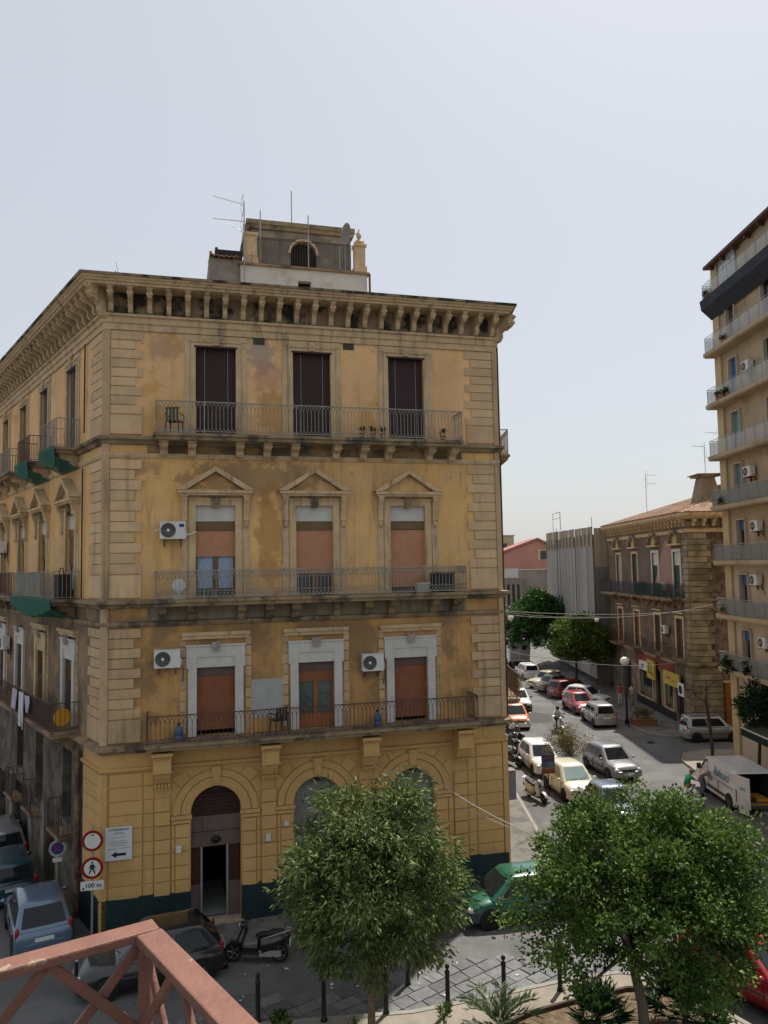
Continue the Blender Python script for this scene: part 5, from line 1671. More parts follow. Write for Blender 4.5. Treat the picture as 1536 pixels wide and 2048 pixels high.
M_SCB = paint('scooter_black', (0.010, 0.011, 0.012))
scooter('parked_scooter', 'black scooter with chrome grab rail parked before the palazzo door', -3.93, 23.15, hd(-1, .06), M_SCB)
scooter('parked_scooter', 'dark scooter half hidden behind the willowy tree', -2.0, 24.3, hd(.75, .65), paint('scooter_grey', (.03, .032, .032)), shield=False)
scooter('parked_scooter', 'cream scooter standing beside the striped advertising panel', 7.1, 38.0, hd(.35, -.94), paint('scooter_cream', (.5, .47, .36)))
scooter('parked_motorbike', 'black motorbike with white fairing just past the palazzo corner', 7.0, 44.6, hd(.45, -.9), M_SCB, moto=True, group='motorbikes past the palazzo corner')
scooter('parked_motorbike', 'dark motorbike in the middle of the row past the palazzo corner', 7.6, 48.6, hd(.55, -.84), M_SCB, moto=True, group='motorbikes past the palazzo corner', shield=True)
scooter('parked_motorbike', 'dark motorbike next to the orange car', 8.1, 50.6, hd(.6, -.8), paint('scooter_plum', (.05, .045, .05)), moto=True, group='motorbikes past the palazzo corner')
RIDE = scooter('moving_scooter', 'white scooter ridden down the middle of the street', 11.55, 53.0, hd(.12, -.99), P_WHITE, lean=0)
# ================================================================ trees and plants
def leaf_mat(name, c, c2, k=.35, rough=.45, tr=.25):
    m = mat(name, c, rough, .0, 1, spec=.4, transl=tr, island=k)
    nt = m.node_tree
    # light and dark leaves: mix two greens per leaf
    geo = [n for n in nt.nodes if n.type == 'NEW_GEOMETRY'][0]
    hs = [n for n in nt.nodes if n.type == 'HUE_SAT'][0]
    nt.nodes['Principled BSDF'].inputs['Specular IOR Level'].default_value = .22
    mx = nt.nodes.new('ShaderNodeMix')
    mx.data_type = 'RGBA'
    mx.inputs['A'].default_value = (*c, 1)
    mx.inputs['B'].default_value = (*c2, 1)
    ns = nt.nodes.new('ShaderNodeTexNoise')
    ns.inputs['Scale'].default_value = 1.7
    nt.links.new(geo.outputs['Position'], ns.inputs['Vector'])
    mp = nt.nodes.new('ShaderNodeMapRange')
    mp.inputs['From Min'].default_value = .35
    mp.inputs['From Max'].default_value = .68
    nt.links.new(ns.outputs['Fac'], mp.inputs['Value'])
    nt.links.new(mp.outputs['Result'], mx.inputs['Factor'])
    nt.links.new(mx.outputs['Result'], hs.inputs['Color'])
    return m


def leaves_mesh(name, pos, dirs, ln, wd, fold=.25):
    """One folded four-sided leaf per position, all in one mesh. pos, dirs: (n,3)."""
    n = len(pos)
    rnd = NR.normal(size=(n, 3))
    side = np.cross(dirs, rnd)
    side /= np.linalg.norm(side, axis=1, keepdims=True) + 1e-9
    nor = np.cross(side, dirs)
    L_ = (ln * NR.uniform(.45, 1.4, n))[:, None]
    W_ = (wd * NR.uniform(.7, 1.25, n))[:, None]
    v = np.empty((n, 4, 3))
    v[:, 0] = pos
    v[:, 1] = pos + dirs * L_ * .5 + side * W_ * .5 + nor * W_ * fold
    v[:, 2] = pos + dirs * L_ + nor * L_ * -.12
    v[:, 3] = pos + dirs * L_ * .5 - side * W_ * .5 + nor * W_ * fold
    me = bpy.data.meshes.new(name)
    me.vertices.add(n * 4)
    me.vertices.foreach_set('co', v.reshape(-1))
    me.loops.add(n * 4)
    me.loops.foreach_set('vertex_index', np.arange(n * 4, dtype=np.int32))
    me.polygons.add(n)
    me.polygons.foreach_set('loop_start', np.arange(0, n * 4, 4, dtype=np.int32))
    me.update(calc_edges=True)
    me.validate()
    return me


def unit(a):
    return a / (np.linalg.norm(a, axis=1, keepdims=True) + 1e-9)


def crown(centre, rad, n_cl, per, cl_r, ln, wd, droop=.0, shell=.55, low=-.9, lobes=None, flat=.0):
    """Leaf clumps spread through an uneven ellipsoid; returns leaf mesh and the clump centres."""
    c = []
    lob = NR.normal(size=(7, 3))
    lob = unit(lob)
    amp = NR.uniform(.78, 1.08, 7)
    while len(c) < n_cl:
        d = NR.normal(size=3)
        d /= np.linalg.norm(d)
        if d[2] < low:
            continue
        r = NR.uniform(shell, 1.0) if NR.random() < .8 else NR.uniform(.15, shell)
        a = amp[np.argmax(lob @ d)]
        c.append(np.array(centre) + d * r * a * np.array(rad))
    c = np.array(c)
    crs = cl_r * NR.uniform(.6, 1.35, n_cl)
    idx = np.repeat(np.arange(n_cl), per)
    off = NR.normal(size=(len(idx), 3))
    off = unit(off) * (NR.random((len(idx), 1)) ** .5) * crs[idx][:, None]
    off[:, 2] *= (.75 - flat)
    pos = c[idx] + off
    out = unit(pos - np.array(centre)[None] + np.array([0, 0, .3]))
    dirs = unit(off / cl_r * .8 + out * .6 + NR.normal(size=off.shape) * .55 + np.array([0, 0, -droop]))
    return leaves_mesh('crown', pos, dirs, ln, wd), c


def limbs(mb, fork, cl, n, r0, jit=.25):
    f = np.array(fork)
    for k in NR.choice(len(cl), min(n, len(cl)), replace=False):
        e = cl[k]
        m_ = f + (e - f) * .5 + NR.normal(size=3) * jit * .6 + np.array([0, 0, -.1])
        mb.tube([tuple(f), tuple(m_), tuple(e)], [r0, r0 * .55, r0 * .15], 5)


def tree(name, label, base, top, r0, centre, rad, n_cl, per, cl_r, ln, wd, lm, bark, droop=0, shell=.55, low=-.9, nl=22, bend=(0, 0), group=None, extra=None):
    t = thing(name, label, 'tree', base, 0, group)
    B = Vector(base)
    b = Vector((0, 0, -.1))
    e = Vector(top) - B
    md = (b + e) * .5 + Vector((bend[0], bend[1], 0))
    cen = tuple(Vector(centre) - B)
    me, cl = crown(cen, rad, n_cl, per, cl_r, ln, wd, droop, shell, low)
    tr = MB().tube([tuple(b), tuple((b + md) / 2 + Vector((bend[0] * .2, 0, 0))), tuple(md), tuple(e)], [r0 * 1.25, r0, r0 * .9, r0 * .75], 9)
    limbs(tr, tuple(e), cl, nl, r0 * .6)
    obj('trunk', tr, bark, t, smooth=True)
    me.materials.append(lm)
    o = obj('crown', me, None, t)
    return t


M_BARK = mat('tan_bark', (.17, .115, .07), .95, .2, 6, .6, 30)
M_BARK2 = mat('grey_bark', (.13, .105, .08), .95, .2, 6, .6, 30)
M_BARKD = mat('dark_bark', (.06, .048, .036), .95, .2, 6, .5, 30)
LM1 = leaf_mat('willowy_leaf', (.145, .185, .056), (.048, .08, .022), .45, .58)
LM2 = leaf_mat('glossy_leaf', (.125, .195, .036), (.026, .062, .012), .45, .58)
LM3 = leaf_mat('far_dark_leaf', (.045, .115, .022), (.022, .065, .014), .4, .5)
LM4 = leaf_mat('far_olive_leaf', (.105, .155, .026), (.05, .095, .016), .4, .5)
LM5 = leaf_mat('dry_leaf', (.17, .15, .06), (.14, .10, .045), .4, .6)
LM6 = leaf_mat('shade_leaf', (.020, .060, .020), (.012, .035, .012), .4, .5)
LM7 = leaf_mat('palm_leaf', (.10, .135, .065), (.06, .09, .04), .3, .5)
tree('broadleaf_tree', 'slender-leaved round tree with thin trunk in front of the palazzo arches', (-.50, 18.9, .1), (-.52, 18.9, 2.5), .095, (-.35, 18.75, 4.15), (2.35, 2.2, 2.5), 250, 140, .46, .165, .05, LM1, M_BARK, droop=.5, shell=.5, low=-.98)
tree('broadleaf_tree', 'wide glossy-leaved tree growing in the planted bed on the right', (5.72, 18.3, .15), (5.45, 18.35, 2.45), .13, (6.1, 18.3, 3.9), (3.25, 2.7, 2.45), 340, 190, .44, .105, .066, LM2, M_BARK2, droop=.05, shell=.55, low=-.75, bend=(.1, 0), nl=34)
tree('street_tree', 'dark green tree at the far end of the street, leftmost of the two', (15.6, 86, .1), (15.8, 86, 3.2), .16, (16.5, 85, 5.3), (3.9, 3.3, 3.6), 230, 60, .75, .30, .17, LM3, M_BARKD, low=-.8)
tree('street_tree', 'lighter olive-green tree before the netted building', (17.2, 71, .1), (17.3, 71, 2.6), .14, (17.3, 70.0, 4.3), (3.0, 2.6, 2.6), 200, 60, .62, .26, .13, LM4, M_BARKD, low=-.8)
tree('street_tree', 'dark leafy tree in front of the tall block, above the awning', (19.35, 41.2, .1), (19.5, 41.1, 2.3), .09, (19.75, 41.0, 3.75), (1.45, 1.5, 1.35), 90, 60, .42, .16, .085, LM6, M_BARKD, low=-.8)
tree('sapling', 'dry brownish sapling between the cream car and the road', (9.75, 41.3, .0), (9.6, 41.3, 1.2), .03, (9.35, 41.2, 2.0), (1.35, 1.1, .95), 90, 45, .35, .10, .04, LM5, M_BARKD, nl=40, shell=.3)
tree('sapling', 'dry sapling beyond the orange car at the palazzo edge', (9.5, 60.2, .1), (9.5, 60.2, 1.3), .03, (9.75, 60.2, 2.2), (1.1, 1.0, 1.2), 80, 45, .35, .11, .045, LM5, M_BARKD, nl=30, shell=.3)
# a bare forked street tree
t = thing('bare_tree', 'thin bare forked street tree behind the white van', 'tree', (18.12, 43.9, .1))
obj('trunk', MB().tube([(0, 0, -.1), (-.03, 0, 1.2), (-.12, 0, 2.4), (-.25, 0, 3.4), (-.2, 0, 4.0)], [.11, .095, .085, .075, .05], 8), M_BARKD, t, smooth=True)
for pts, r_ in (([(-.25, 0, 3.35), (-.8, 0, 3.75), (-1.1, 0, 4.3), (-1.45, -.1, 4.2)], .05), ([(-.2, 0, 3.95), (.1, .1, 4.35), (.75, .2, 4.55)], .04), ([(-.2, 0, 3.95), (-.35, 0, 4.25), (-.9, .1, 4.35)], .03), ([(-.22, 0, 3.9), (-.2, -.1, 4.5), (-.25, 0, 4.8)], .03)):
    obj('branch', MB().tube(pts, [r_] + [r_ * .6] * (len(pts) - 2) + [r_ * .25], 6), M_BARKD, t, smooth=True)


def fronds(name, label, base, n, ln, el0, el1, lm, cat='palm', leaflets=30, lw=.036, ll=.30):
    """A low feather palm: arching ribs each lined with narrow leaflets."""
    t = thing(name, label, cat, base)
    for k in range(n):
        az = 2 * PI * (k + random.random() * .6) / n
        el = R(random.uniform(el0, el1))
        L_ = ln * random.uniform(.8, 1.1)
        pts = []
        p = Vector((0, 0, .1))
        e = el
        for i in range(9):
            pts.append(p.copy())
            p = p + Vector((math.cos(az) * math.cos(e), math.sin(az) * math.cos(e), math.sin(e))) * (L_ / 8)
            e -= R(9)
        pos, dr = [], []
        for i in range(leaflets):
            u = .15 + .85 * i / leaflets
            a = min(7, int(u * 8))
            q_ = pts[a].lerp(pts[a + 1], u * 8 - a)
            d = (pts[a + 1] - pts[a]).normalized()
            sd = d.cross(Vector((0, 0, 1))).normalized()
            for s in (-1, 1):
                pos.append(q_)
                dr.append((d * .75 + sd * s * .7 + Vector((0, 0, .25))).normalized())
        me = leaves_mesh('frond', np.array(pos), np.array(dr), ll, lw, .1)
        me.materials.append(lm)
        o = obj('frond', me, None, t)
        obj('rib', MB().tube([tuple(q_) for q_ in pts], [.016] + [.01] * 7 + [.004], 4), lm, o)
    return t


def fan_palm(name, label, base, n, r_, lm, h):
    t = thing(name, label, 'palm', base)
    obj('stem', MB().tube([(0, 0, -.1), (0, 0, h * .6)], [.09, .06], 7), M_BARKD, t)
    for k in range(n):
        az = 2 * PI * k / n + random.uniform(-.2, .2)
        el = R(random.uniform(0, 78))
        d = Vector((math.cos(az) * math.cos(el), math.sin(az) * math.cos(el), math.sin(el)))
        hub = Vector((0, 0, h * .6)) + d * r_ * random.uniform(.55, 1.0)
        sd = d.cross(Vector((0, 0, 1))).normalized()
        up = sd.cross(d)
        pos, dr = [], []
        for j in range(17):
            a = R(-100 + 200 * j / 16)
            pos.append(hub)
            dr.append((d * math.cos(a) + sd * math.sin(a) + up * .15).normalized())
        me = leaves_mesh('frond', np.array(pos), np.array(dr), r_ * .75, .055, .12)
        me.materials.append(lm)
        o = obj('frond', me, None, t)
        obj('rib', MB().tube([(0, 0, h * .5), tuple(hub)], .008, 4), lm, o)
    return t


fronds('feather_palm', 'small pale feather palm at the edge of the planting bed', (2.55, 19.35, .1), 14, 1.15, 30, 72, LM7)
fan_palm('fan_palm', 'dark spiky dwarf fan palm left of the right tree trunk', (4.9, 19.3, .15), 34, .62, LM6, .45)
fan_palm('fan_palm', 'larger dark dwarf fan palm right of the tree trunk by the red car', (7.05, 19.4, .15), 48, .82, LM6, .6)


def bush(name, label, base, c, rad, n_cl, per, ln, wd, lm, cat='shrub', stem=True):
    t = thing(name, label, cat, base)
    me, cl = crown(c, rad, n_cl, per, max(rad) * .35, ln, wd, 0, .3, -.6)
    me.materials.append(lm)
    obj('foliage', me, None, t)
    s_ = MB()
    limbs(s_, (0, 0, 0), cl, 8, .015, .05)
    obj('stem', s_, M_BARKD, t)
    return t


bush('shrub', 'small bright green shrub beside the terracotta railing', (-2.75, 19.45, .1), (0, 0, .35), (.25, .25, .3), 16, 26, .09, .055, LM2)
bush('shrub', 'tuft of green weeds at the foot of the slender tree', (-.95, 19.25, .1), (0, 0, .2), (.22, .2, .25), 10, 14, .13, .03, LM4)
bush('shrub', 'upright weed by the fourth bollard', (1.25, 19.7, .1), (0, 0, .3), (.14, .14, .35), 8, 16, .14, .035, LM4)
# ================================================================ buildings across the street
def simple_rail(F, path, h, m, at, parent, panel=None, sp=.14):
    F.part('railing', rail_mb(path, h, sp, 'plain'), m, at, parent=parent)
    if panel:
        mb = MB()
        for (ax_, ay_), (bx_, by_) in zip(path[:-1], path[1:]):
            mb.quad((ax_, ay_ + .02, .1), (bx_, by_ + .02, .1), (bx_, by_ + .02, h - .08), (ax_, ay_ + .02, h - .08))
        F.part('railing_panel', mb, panel, at, parent=parent)


# ---- the tile-roofed palazzo
P2 = thing('tile_roofed_palazzo', 'brownish three-storey palazzo with clay tile roof and yellow quoins by the shops', 'building', (20.4, 51.9, 0))
F2 = Face(P2, (20.4, 51.9), -PI / 2)
F2S = Face(P2, (20.4, 51.9), 0)
M_P2U = mat('mauve_brown_render', (.155, .115, .088), .95, .2, .9, .4, 14, c2=(.27, .175, .14), t2=.62, s2=.45, soft=.03, streak=(.07, .055, .045), sk_t=.6)
M_P2L = mat('brown_stained_render', (.175, .12, .085), .95, .25, .8, .4, 14, c2=(.10, .08, .062), t2=.5, s2=.9, streak=(.24, .18, .12), sk_t=.66)
M_P2P = mat('pink_patch_render', (.33, .20, .16), .95, .12, 1.5, .3, 18)
M_P2Y = mat('yellow_grey_quoin', (.27, .225, .145), .95, .15, 1.4, .3, 16, rnd=.18, c2=(.16, .125, .08), t2=.53, s2=1.0)
M_P2S = mat('rubble_side_wall', (.185, .14, .098), .95, .3, 2.2, .8, 8, c2=(.08, .055, .04), t2=.5, s2=2.4, streak=(.27, .19, .12), sk_t=.62)
WX = (-15.4, -11.1, -6.35, -2.05)
L2 = 18.45
wall_up = wall_mb(-L2, 0, 8.75, 14.4, [(x - .62, x + .62, 8.95, 12.05) for x in WX], .3)
F2.part('wall', wall_up, M_P2U)
F2.part('wall', wall_mb(-L2, 0, 4.45, 8.75, [(x - .6, x + .6, 4.7, 7.4) for x in WX], .3), M_P2L)
shops = [(-14.6, -13.2, 0, 3.2), (-11.3, -8.0, .75, 3.1), (-7.4, -6.3, 0, 3.2), (-5.6, -3.7, .75, 3.0), (-3.2, -1.9, 0, 3.2)]
M_P2G = mat('stone_shop_front', (.22, .185, .135), .95, .2, 1.2, .3, 16, c2=(.13, .11, .085), t2=.52, s2=1.1)
F2.part('wall', wall_mb(-L2, 0, -.2, 4.45, shops, .35), M_P2G)
F2S.part('wall', wall_mb(0, 14, -.2, 14.4, [(6, 7.2, 9.0, 12), (6, 7.2, 4.8, 7.4)], .3), M_P2S)
obj('wall', MB().quad((14, 0, 0), (14, 18.45, 0), (14, 18.45, 14.4), (14, 0, 14.4)).quad((0, 18.45, 0), (14, 18.45, 0), (14, 18.45, 14.4), (0, 18.45, 14.4)), M_P2S, P2)
pth = [(0, L2), (0, 0), (14, 0)]
obj('ledge', sweep(pth, [(-.02, 8.6), (.12, 8.62), (.2, 8.74), (.2, 8.84), (-.02, 8.9)]), M_TRIMD, P2)
obj('ledge', sweep(pth, [(-.02, 4.3), (.12, 4.32), (.22, 4.46), (.22, 4.56), (-.02, 4.62)]), M_TRIMD, P2)
obj('architrave', sweep(pth, [(-.02, 13.3), (.06, 13.32), (.10, 13.5), (-.02, 13.6)]), M_TRIM, P2)
obj('cornice', sweep(pth, [(-.02, 14.2), (.4, 14.25), (.62, 14.42), (.66, 14.62), (-.02, 14.7)]), M_TRIM, P2)
dm_ = shared('bracket', console_mb(.2, .42, .5), M_TRIM)
for k in range(27):
    F2.part('bracket', dm_, None, (-.3 - k * .68, -.02, 14.22))
for k in range(12):
    F2S.part('bracket', dm_, None, (.4 + k * .68, -.02, 14.22))
q2 = shared('quoin', qb, M_P2Y)
for r_ in range(23):
    z_ = 4.62 + r_ * .40 + (.25 if r_ > 9 else 0)
    lg = r_ % 2
    F2.part('quoin', q2, None, (-1.0 if lg else -.75, 0, z_), scale=(1.0 if lg else .75, 1.3, .385))
    F2S.part('quoin', q2, None, (0, 0, z_), scale=(1.5 if lg else 1.25, 1.3, .385))
for r_ in range(10):
    F2.part('quoin', q2, None, (-1.3, 0, .1 + r_ * .42), scale=(1.3, 1.3, .40))
    F2S.part('quoin', q2, None, (0, 0, .1 + r_ * .42), scale=(1.9, 1.3, .40))
F2.part('plaster_patch', MB().add([(-7.1, -.012, 9.0), (-5.3, -.012, 9.0), (-5.2, -.012, 11.2), (-4.3, -.012, 12.9), (-3.0, -.012, 12.6), (-3.1, -.012, 9.0), (-.95, -.012, 9.0), (-1.0, -.012, 10.2), (-2.6, -.012, 9.3)], [(0, 1, 2), (0, 2, 3), (1, 5, 3, 2), (5, 4, 3), (8, 6, 7)]), M_P2P)
M_GSH = mat('dark_green_shutter', (.02, .075, .055), .6, .15, 5)
M_GRY = mat('pale_grey_shutter', (.30, .30, .30), .6, .1, 5)
for i, x in enumerate(WX):
    z0, z1, hw = 8.95, 12.05, .62
    w_ = F2.part('window', MB().box(x - hw - .2, x - hw, -.06, .02, z0, z1 + .2).box(x + hw, x + hw + .2, -.06, .02, z0, z1 + .2).box(x - hw, x + hw, -.06, .02, z1, z1 + .2), M_TRIM if i < 2 else M_WHITE)
    F2.part('shutter', slats_mb(x - hw, x + hw, z0, z1 if i < 2 else z1 - .95, .12, 34, .02), (M_GRY, M_GSH, M_GSH, M_GSH)[i], parent=w_)
    if i > 1:
        F2.part('fanlight_panel', MB().box(x - hw, x + hw, .08, .12, z1 - .95, z1), M_PANEL, parent=w_)
    F2.part('hood_shelf', MB().box(x - hw - .45, x + hw + .45, -.3, .02, z1 + .45, z1 + .57), M_TRIM, parent=w_)
    F2.part('arched_hood', arch_band(x, z1 + .55, hw + .12, hw + .36, -.3, .02, 14), M_TRIMD, parent=w_)
    F2.part('hood_infill', MB().add([(x - (hw + .14) * math.cos(PI * k / 12), -.06, z1 + .55 + (hw + .14) * math.sin(PI * k / 12)) for k in range(13)], [tuple(range(13))]), M_TRIM, parent=w_)
    z0, z1, hw = 4.7, 7.4, .6
    w_ = F2.part('window', MB().box(x - hw - .2, x - hw, -.06, .02, z0, z1 + .2).box(x + hw, x + hw + .2, -.06, .02, z0, z1 + .2).box(x - hw, x + hw, -.06, .02, z1, z1 + .2).box(x - hw - .3, x + hw + .3, -.16, .02, z1 + .35, z1 + .45), M_TRIM)
    F2.part('shutter', MB().box(x - hw, x - .08, .16, .2, z0, z1).box(x + .2, x + hw, .16, .2, z0, z1), M_IRONR if i > 1 else M_BOX, parent=w_)
    F2.part('opening', MB().box(x - hw, x + hw, .28, .3, z0, z1), M_DARK, parent=w_)
M_NET2 = mat('green_mesh_guard', (.035, .085, .07), .9, .2, 6, alpha=.6)
for (a, b, pn) in ((-L2 + .2, -9.0, mat('grey_mesh_guard', (.16, .17, .19), .9, .1, 6, alpha=.5)), (-8.6, -4.5, M_NET2), (-4.3, -.9, M_NET2)):
    s_ = F2.part('balcony', slab_mb(a, b, .95, 8.62, 8.83), M_TRIMD)
    simple_rail(F2, [(a + .05, 0), (a + .05, -.9), (b - .05, -.9), (b - .05, 0)], 1.0, M_IRONB, (0, 0, 8.83), s_, pn)
    for k in range(3):
        F2.part('corbel', cb2, None, (lerp(a, b, (k + .5) / 3), -.02, 8.62), parent=s_)
for (a, b) in ((-7.6, -4.9), (-3.9, -.8), (-12.4, -9.8), (-16.8, -14)):
    s_ = F2.part('balcony', slab_mb(a, b, .8, 4.36, 4.56), M_TRIMD)
    simple_rail(F2, [(a + .05, 0), (a + .05, -.75), (b - .05, -.75), (b - .05, 0)], .95, M_IRONR, (0, 0, 4.56), s_)
# roof of clay tiles, two slopes that meet on the hip
ridge_z = 16.9


def roof_pt(lx, up):
    """Street slope: lx along the facade, up 0..1 to the ridge."""
    return (lx, -.66 + 7.0 * up, 14.66 + (ridge_z - 14.66) * up)


mb = MB()
mb.add([(-L2 - .3, -.66, 14.66), (.66, -.66, 14.66), (-6.3, 6.34, ridge_z), (-11.5, 6.34, ridge_z)], [(0, 1, 2, 3)])
mb.add([(.66, -.66, 14.66), (.66, 14, 14.66), (-6.3, 14, ridge_z), (-6.3, 6.34, ridge_z)], [(0, 1, 2, 3)])
mb.add([(-L2 - .3, -.66, 14.66), (-11.5, 6.34, ridge_z), (-11.5, 14, ridge_z), (-L2 - .3, 14, 14.66)], [(0, 1, 2, 3)])
rf = F2.part('roof', mb, M_TILE)
tv, tf = [], []


def tile(o_, ax_, dn):
    """A half-round tile: o_ upper end, ax_ unit across, dn vector down the slope."""
    b_ = len(tv)
    up_ = Vector(ax_).cross(Vector(dn)).normalized()
    if up_.z < 0:
        up_ = -up_
    for e, rr in ((0, .075), (1, .095)):
        for k in range(4):
            a = PI * k / 3
            p = Vector(o_) + Vector(dn) * e + Vector(ax_) * (rr * math.cos(a)) + up_ * (rr * .8 * math.sin(a) + .015)
            tv.append(tuple(p))
    for k in range(3):
        tf.append((b_ + k, b_ + k + 1, b_ + 5 + k, b_ + 4 + k))


for i in range(84):
    lx = -L2 + i * .225
    lim = min(1.0, (.66 - lx) / 6.96, (lx + L2 + .3) / 6.95 if lx < -11.5 else 1)
    for k in range(20):
        u = k / 20
        if u + .05 > lim:
            break
        a, b = Vector(roof_pt(lx, u + .05)), Vector(roof_pt(lx, u - .004))
        j = random.uniform(-.012, .012)
        tile(a + Vector((j, 0, 0)), (1, 0, 0), b - a)
for i in range(55):
    ly = -.5 + i * .225
    lim = min(1.0, (ly + .66) / 7.0)
    for k in range(20):
        u = k / 20
        if u + .05 > lim:
            break
        a = Vector((.66 - 6.96 * (u + .05), ly, 14.66 + 2.24 * (u + .05)))
        b = Vector((.66 - 6.96 * (u - .004), ly, 14.66 + 2.24 * (u - .004)))
        tile(a, (0, 1, 0), b - a)
tm_ = MB()
tm_.add(tv, tf)
M_TILEI = mat('clay_roof_tile_single', (.36, .215, .145), .9, .1, 2.5, island=.4, c2=(.31, .235, .16), t2=.52, s2=3)
o = F2.part('roof_tiles', tm_, M_TILEI, parent=rf)
o['kind'] = 'stuff'
ch = MB().add([(-.95, -.8, 0), (.95, -.8, 0), (.95, .8, 0), (-.95, .8, 0), (-.55, -.45, 2.0), (.55, -.45, 2.0), (.55, .45, 2.0), (-.55, .45, 2.0)], [(0, 1, 5, 4), (1, 2, 6, 5), (2, 3, 7, 6), (3, 0, 4, 7), (4, 5, 6, 7)])
chn = F2.part('chimney', ch, mat('rendered_chimney', (.24, .195, .14), .95, .2, 2, .3, 15), (-3.6, 2.9, 15.4), parent=rf)
obj('chimney_cap', MB().box(-.85, .85, -.75, .75, 2.0, 2.14).box(-1.0, 1.0, -.9, .9, 2.14, 2.2), M_TRIMD, chn)
F2.part('roof_box', MB().box(-7.6, -5.0, 5.4, 7.2, 16.2, 17.2), M_P2L)
# shops
M_RED = mat('red_shop_paint', (.20, .05, .03), .7, .2, 3)
M_YEL = mat('yellow_sign', (.45, .36, .04), .5, .08, 5)
for i, (a, b, c, d_) in enumerate(shops):
    if i in (1, 3):
        s_ = F2.part('shop_window', MB().box(a, a + .1, -.03, .1, c, d_).box(b - .1, b, -.03, .1, c, d_).box(a, b, -.04, .1, c - .08, c + .04).box(a, b, -.03, .1, d_ - .08, d_), M_TRIM)
        F2.part('pane', MB().box(a, b, .12, .14, c, d_), M_GLASS, parent=s_)
        F2.part('display', MB().box(a + .3, a + .9, .08, .115, c + .3, d_ - .5).box(a + 1.0, b - .3, .08, .115, c + .15, c + .9), mat('shop_poster_green', (.06, .13, .05), .6, .6, 4, c2=(.28, .1, .1), t2=.55, s2=3), parent=s_)
    else:
        F2.part('shop_door', MB().box(a, b, .2, .24, c, d_), M_DARK)
F2.part('fascia', MB().box(-11.8, -3.4, -.05, .02, 3.25, 4.2), M_RED)
F2.part('stone_dado', MB().box(-11.8, -3.4, -.06, .02, -.1, .72), M_PLAST)


def shop_sign(label, x0, x1, z0, z1, off, m, marks, cat='sign'):
    p = F2.at((x0 + x1) / 2, off, (z0 + z1) / 2) + P2.location
    t = thing('shop_sign', label, cat, tuple(p), -PI / 2)
    w2, h2_ = (x1 - x0) / 2, (z1 - z0) / 2
    obj('board', MB().box(-w2, w2, -.06, .06, -h2_, h2_), m, t)
    for (mx, mz, mw, mh, mm) in marks:
        obj('mark', MB().box(mx - mw / 2, mx + mw / 2, -.072, -.061, mz - mh / 2, mz + mh / 2), mm, t)
    obj('bracket', MB().box(-.03, .03, .06, -off, -.03, .03), M_IRONB, t)
    return t


M_REDL = mat('red_lettering', (.45, .05, .03), .6, 0)
shop_sign('tall yellow shop sign on the red fascia, nearer the globe lamp', -8.4, -6.7, 2.5, 3.9, -.25, M_YEL, [(-.35, .1, .12, .8, M_INK), (0, -.28, .5, .1, M_INK), (.15, .1, .12, .7, M_INK), (.5, -.3, .3, .3, M_REDL)])
shop_sign('long yellow shop sign with red script beside the corner', -4.6, -1.6, 2.65, 3.6, -.35, M_YEL, [(-.5, .0, .9, .1, M_REDL), (-.7, .15, .1, .25, M_REDL), (-.2, .1, .1, .3, M_REDL), (.5, -.1, .7, .08, M_REDL)])
shop_sign('white sign beside the yellow shop sign near the lamp', -10.6, -8.8, 2.9, 3.6, -.12, M_PLATE, [(0, 0, .6, .18, M_INK), (-.3, -.2, .9, .08, M_REDL)])
t = thing('round_emblem_sign', 'white square sign with dark blue ring hanging at the corner shop', 'sign', (19.55, 52.0, 2.85), -PI / 2)
obj('board', MB().box(-.42, .42, -.04, .04, -.42, .42), M_PLATE, t)
obj('ring', MB().lathe([(.2, -.05), (.3, -.05), (.3, -.042), (.2, -.042), (.2, -.05)], 20, 0, (0, 0, 0), 'y'), mat('blue_ring', (.02, .025, .16), .5, 0), t)
obj('bar', MB().box(-.2, .2, -.052, -.043, -.05, .05), MATS['blue_ring'], t)
obj('arm', MB().box(-.02, .02, .04, .85, -.02, .02), M_IRONB, t)
OW = thing('orange_wall', 'orange painted wall panel at the side of the tile-roofed palazzo', 'wall', (22.4, 51.75, 0))
obj('panel', MB().box(0, 6.5, -.1, .1, .35, 3.3), mat('orange_wall_paint', (.27, .095, .02), .8, .12, 1.5), OW)
obj('coping', MB().box(-.1, 6.6, -.16, .16, 3.3, 3.42).box(-.1, 6.6, -.14, .14, 0, .35), M_TRIM, OW)

# ---- the tall apartment block
TB = thing('apartment_block', 'tall cream apartment block with stacked balconies at the right edge', 'building', (20.1, 45.7, 0))
FB = Face(TB, (20.1, 45.7), -PI / 2)
M_TBW = mat('cream_block_render', (.40, .32, .215), .9, .1, .7, .2, 18, c2=(.31, .235, .155), t2=.58, s2=.6, streak=(.25, .19, .13), sk_t=.66)
M_TBP = mat('lit_corner_render', (.47, .365, .21), .9, .08, .8, .2, 18)  # beige render with the pier's yellowish light put into its colour
M_TBL = mat('pale_lower_render', (.46, .40, .31), .9, .08, .8, .2, 18)
SLZ = (5.1, 8.2, 11.3, 14.5, 17.5, 20.6, 23.75, 27.0)
TOPZ = 29.5
holes = []
for i, z_ in enumerate((2.0,) + SLZ):
    holes += [(1.75, 2.75, z_ + .15, z_ + 2.35)]
    holes += [(5.6, 7.0, z_ + .15, z_ + 2.35)] if i != 8 else []
FB.part('wall', wall_mb(.8, 20, 11.2, TOPZ, [h_ for h_ in holes if h_[2] > 11.2], .25, .12), M_TBW)
FB.part('wall', wall_mb(.8, 20, -.2, 11.2, [h_ for h_ in holes if h_[3] < 11.2 and h_[2] > 3], .25, .12), M_TBL)
FB.part('corner_pier', MB().box(0, .8, 0, .8, -.2, TOPZ), M_TBP)
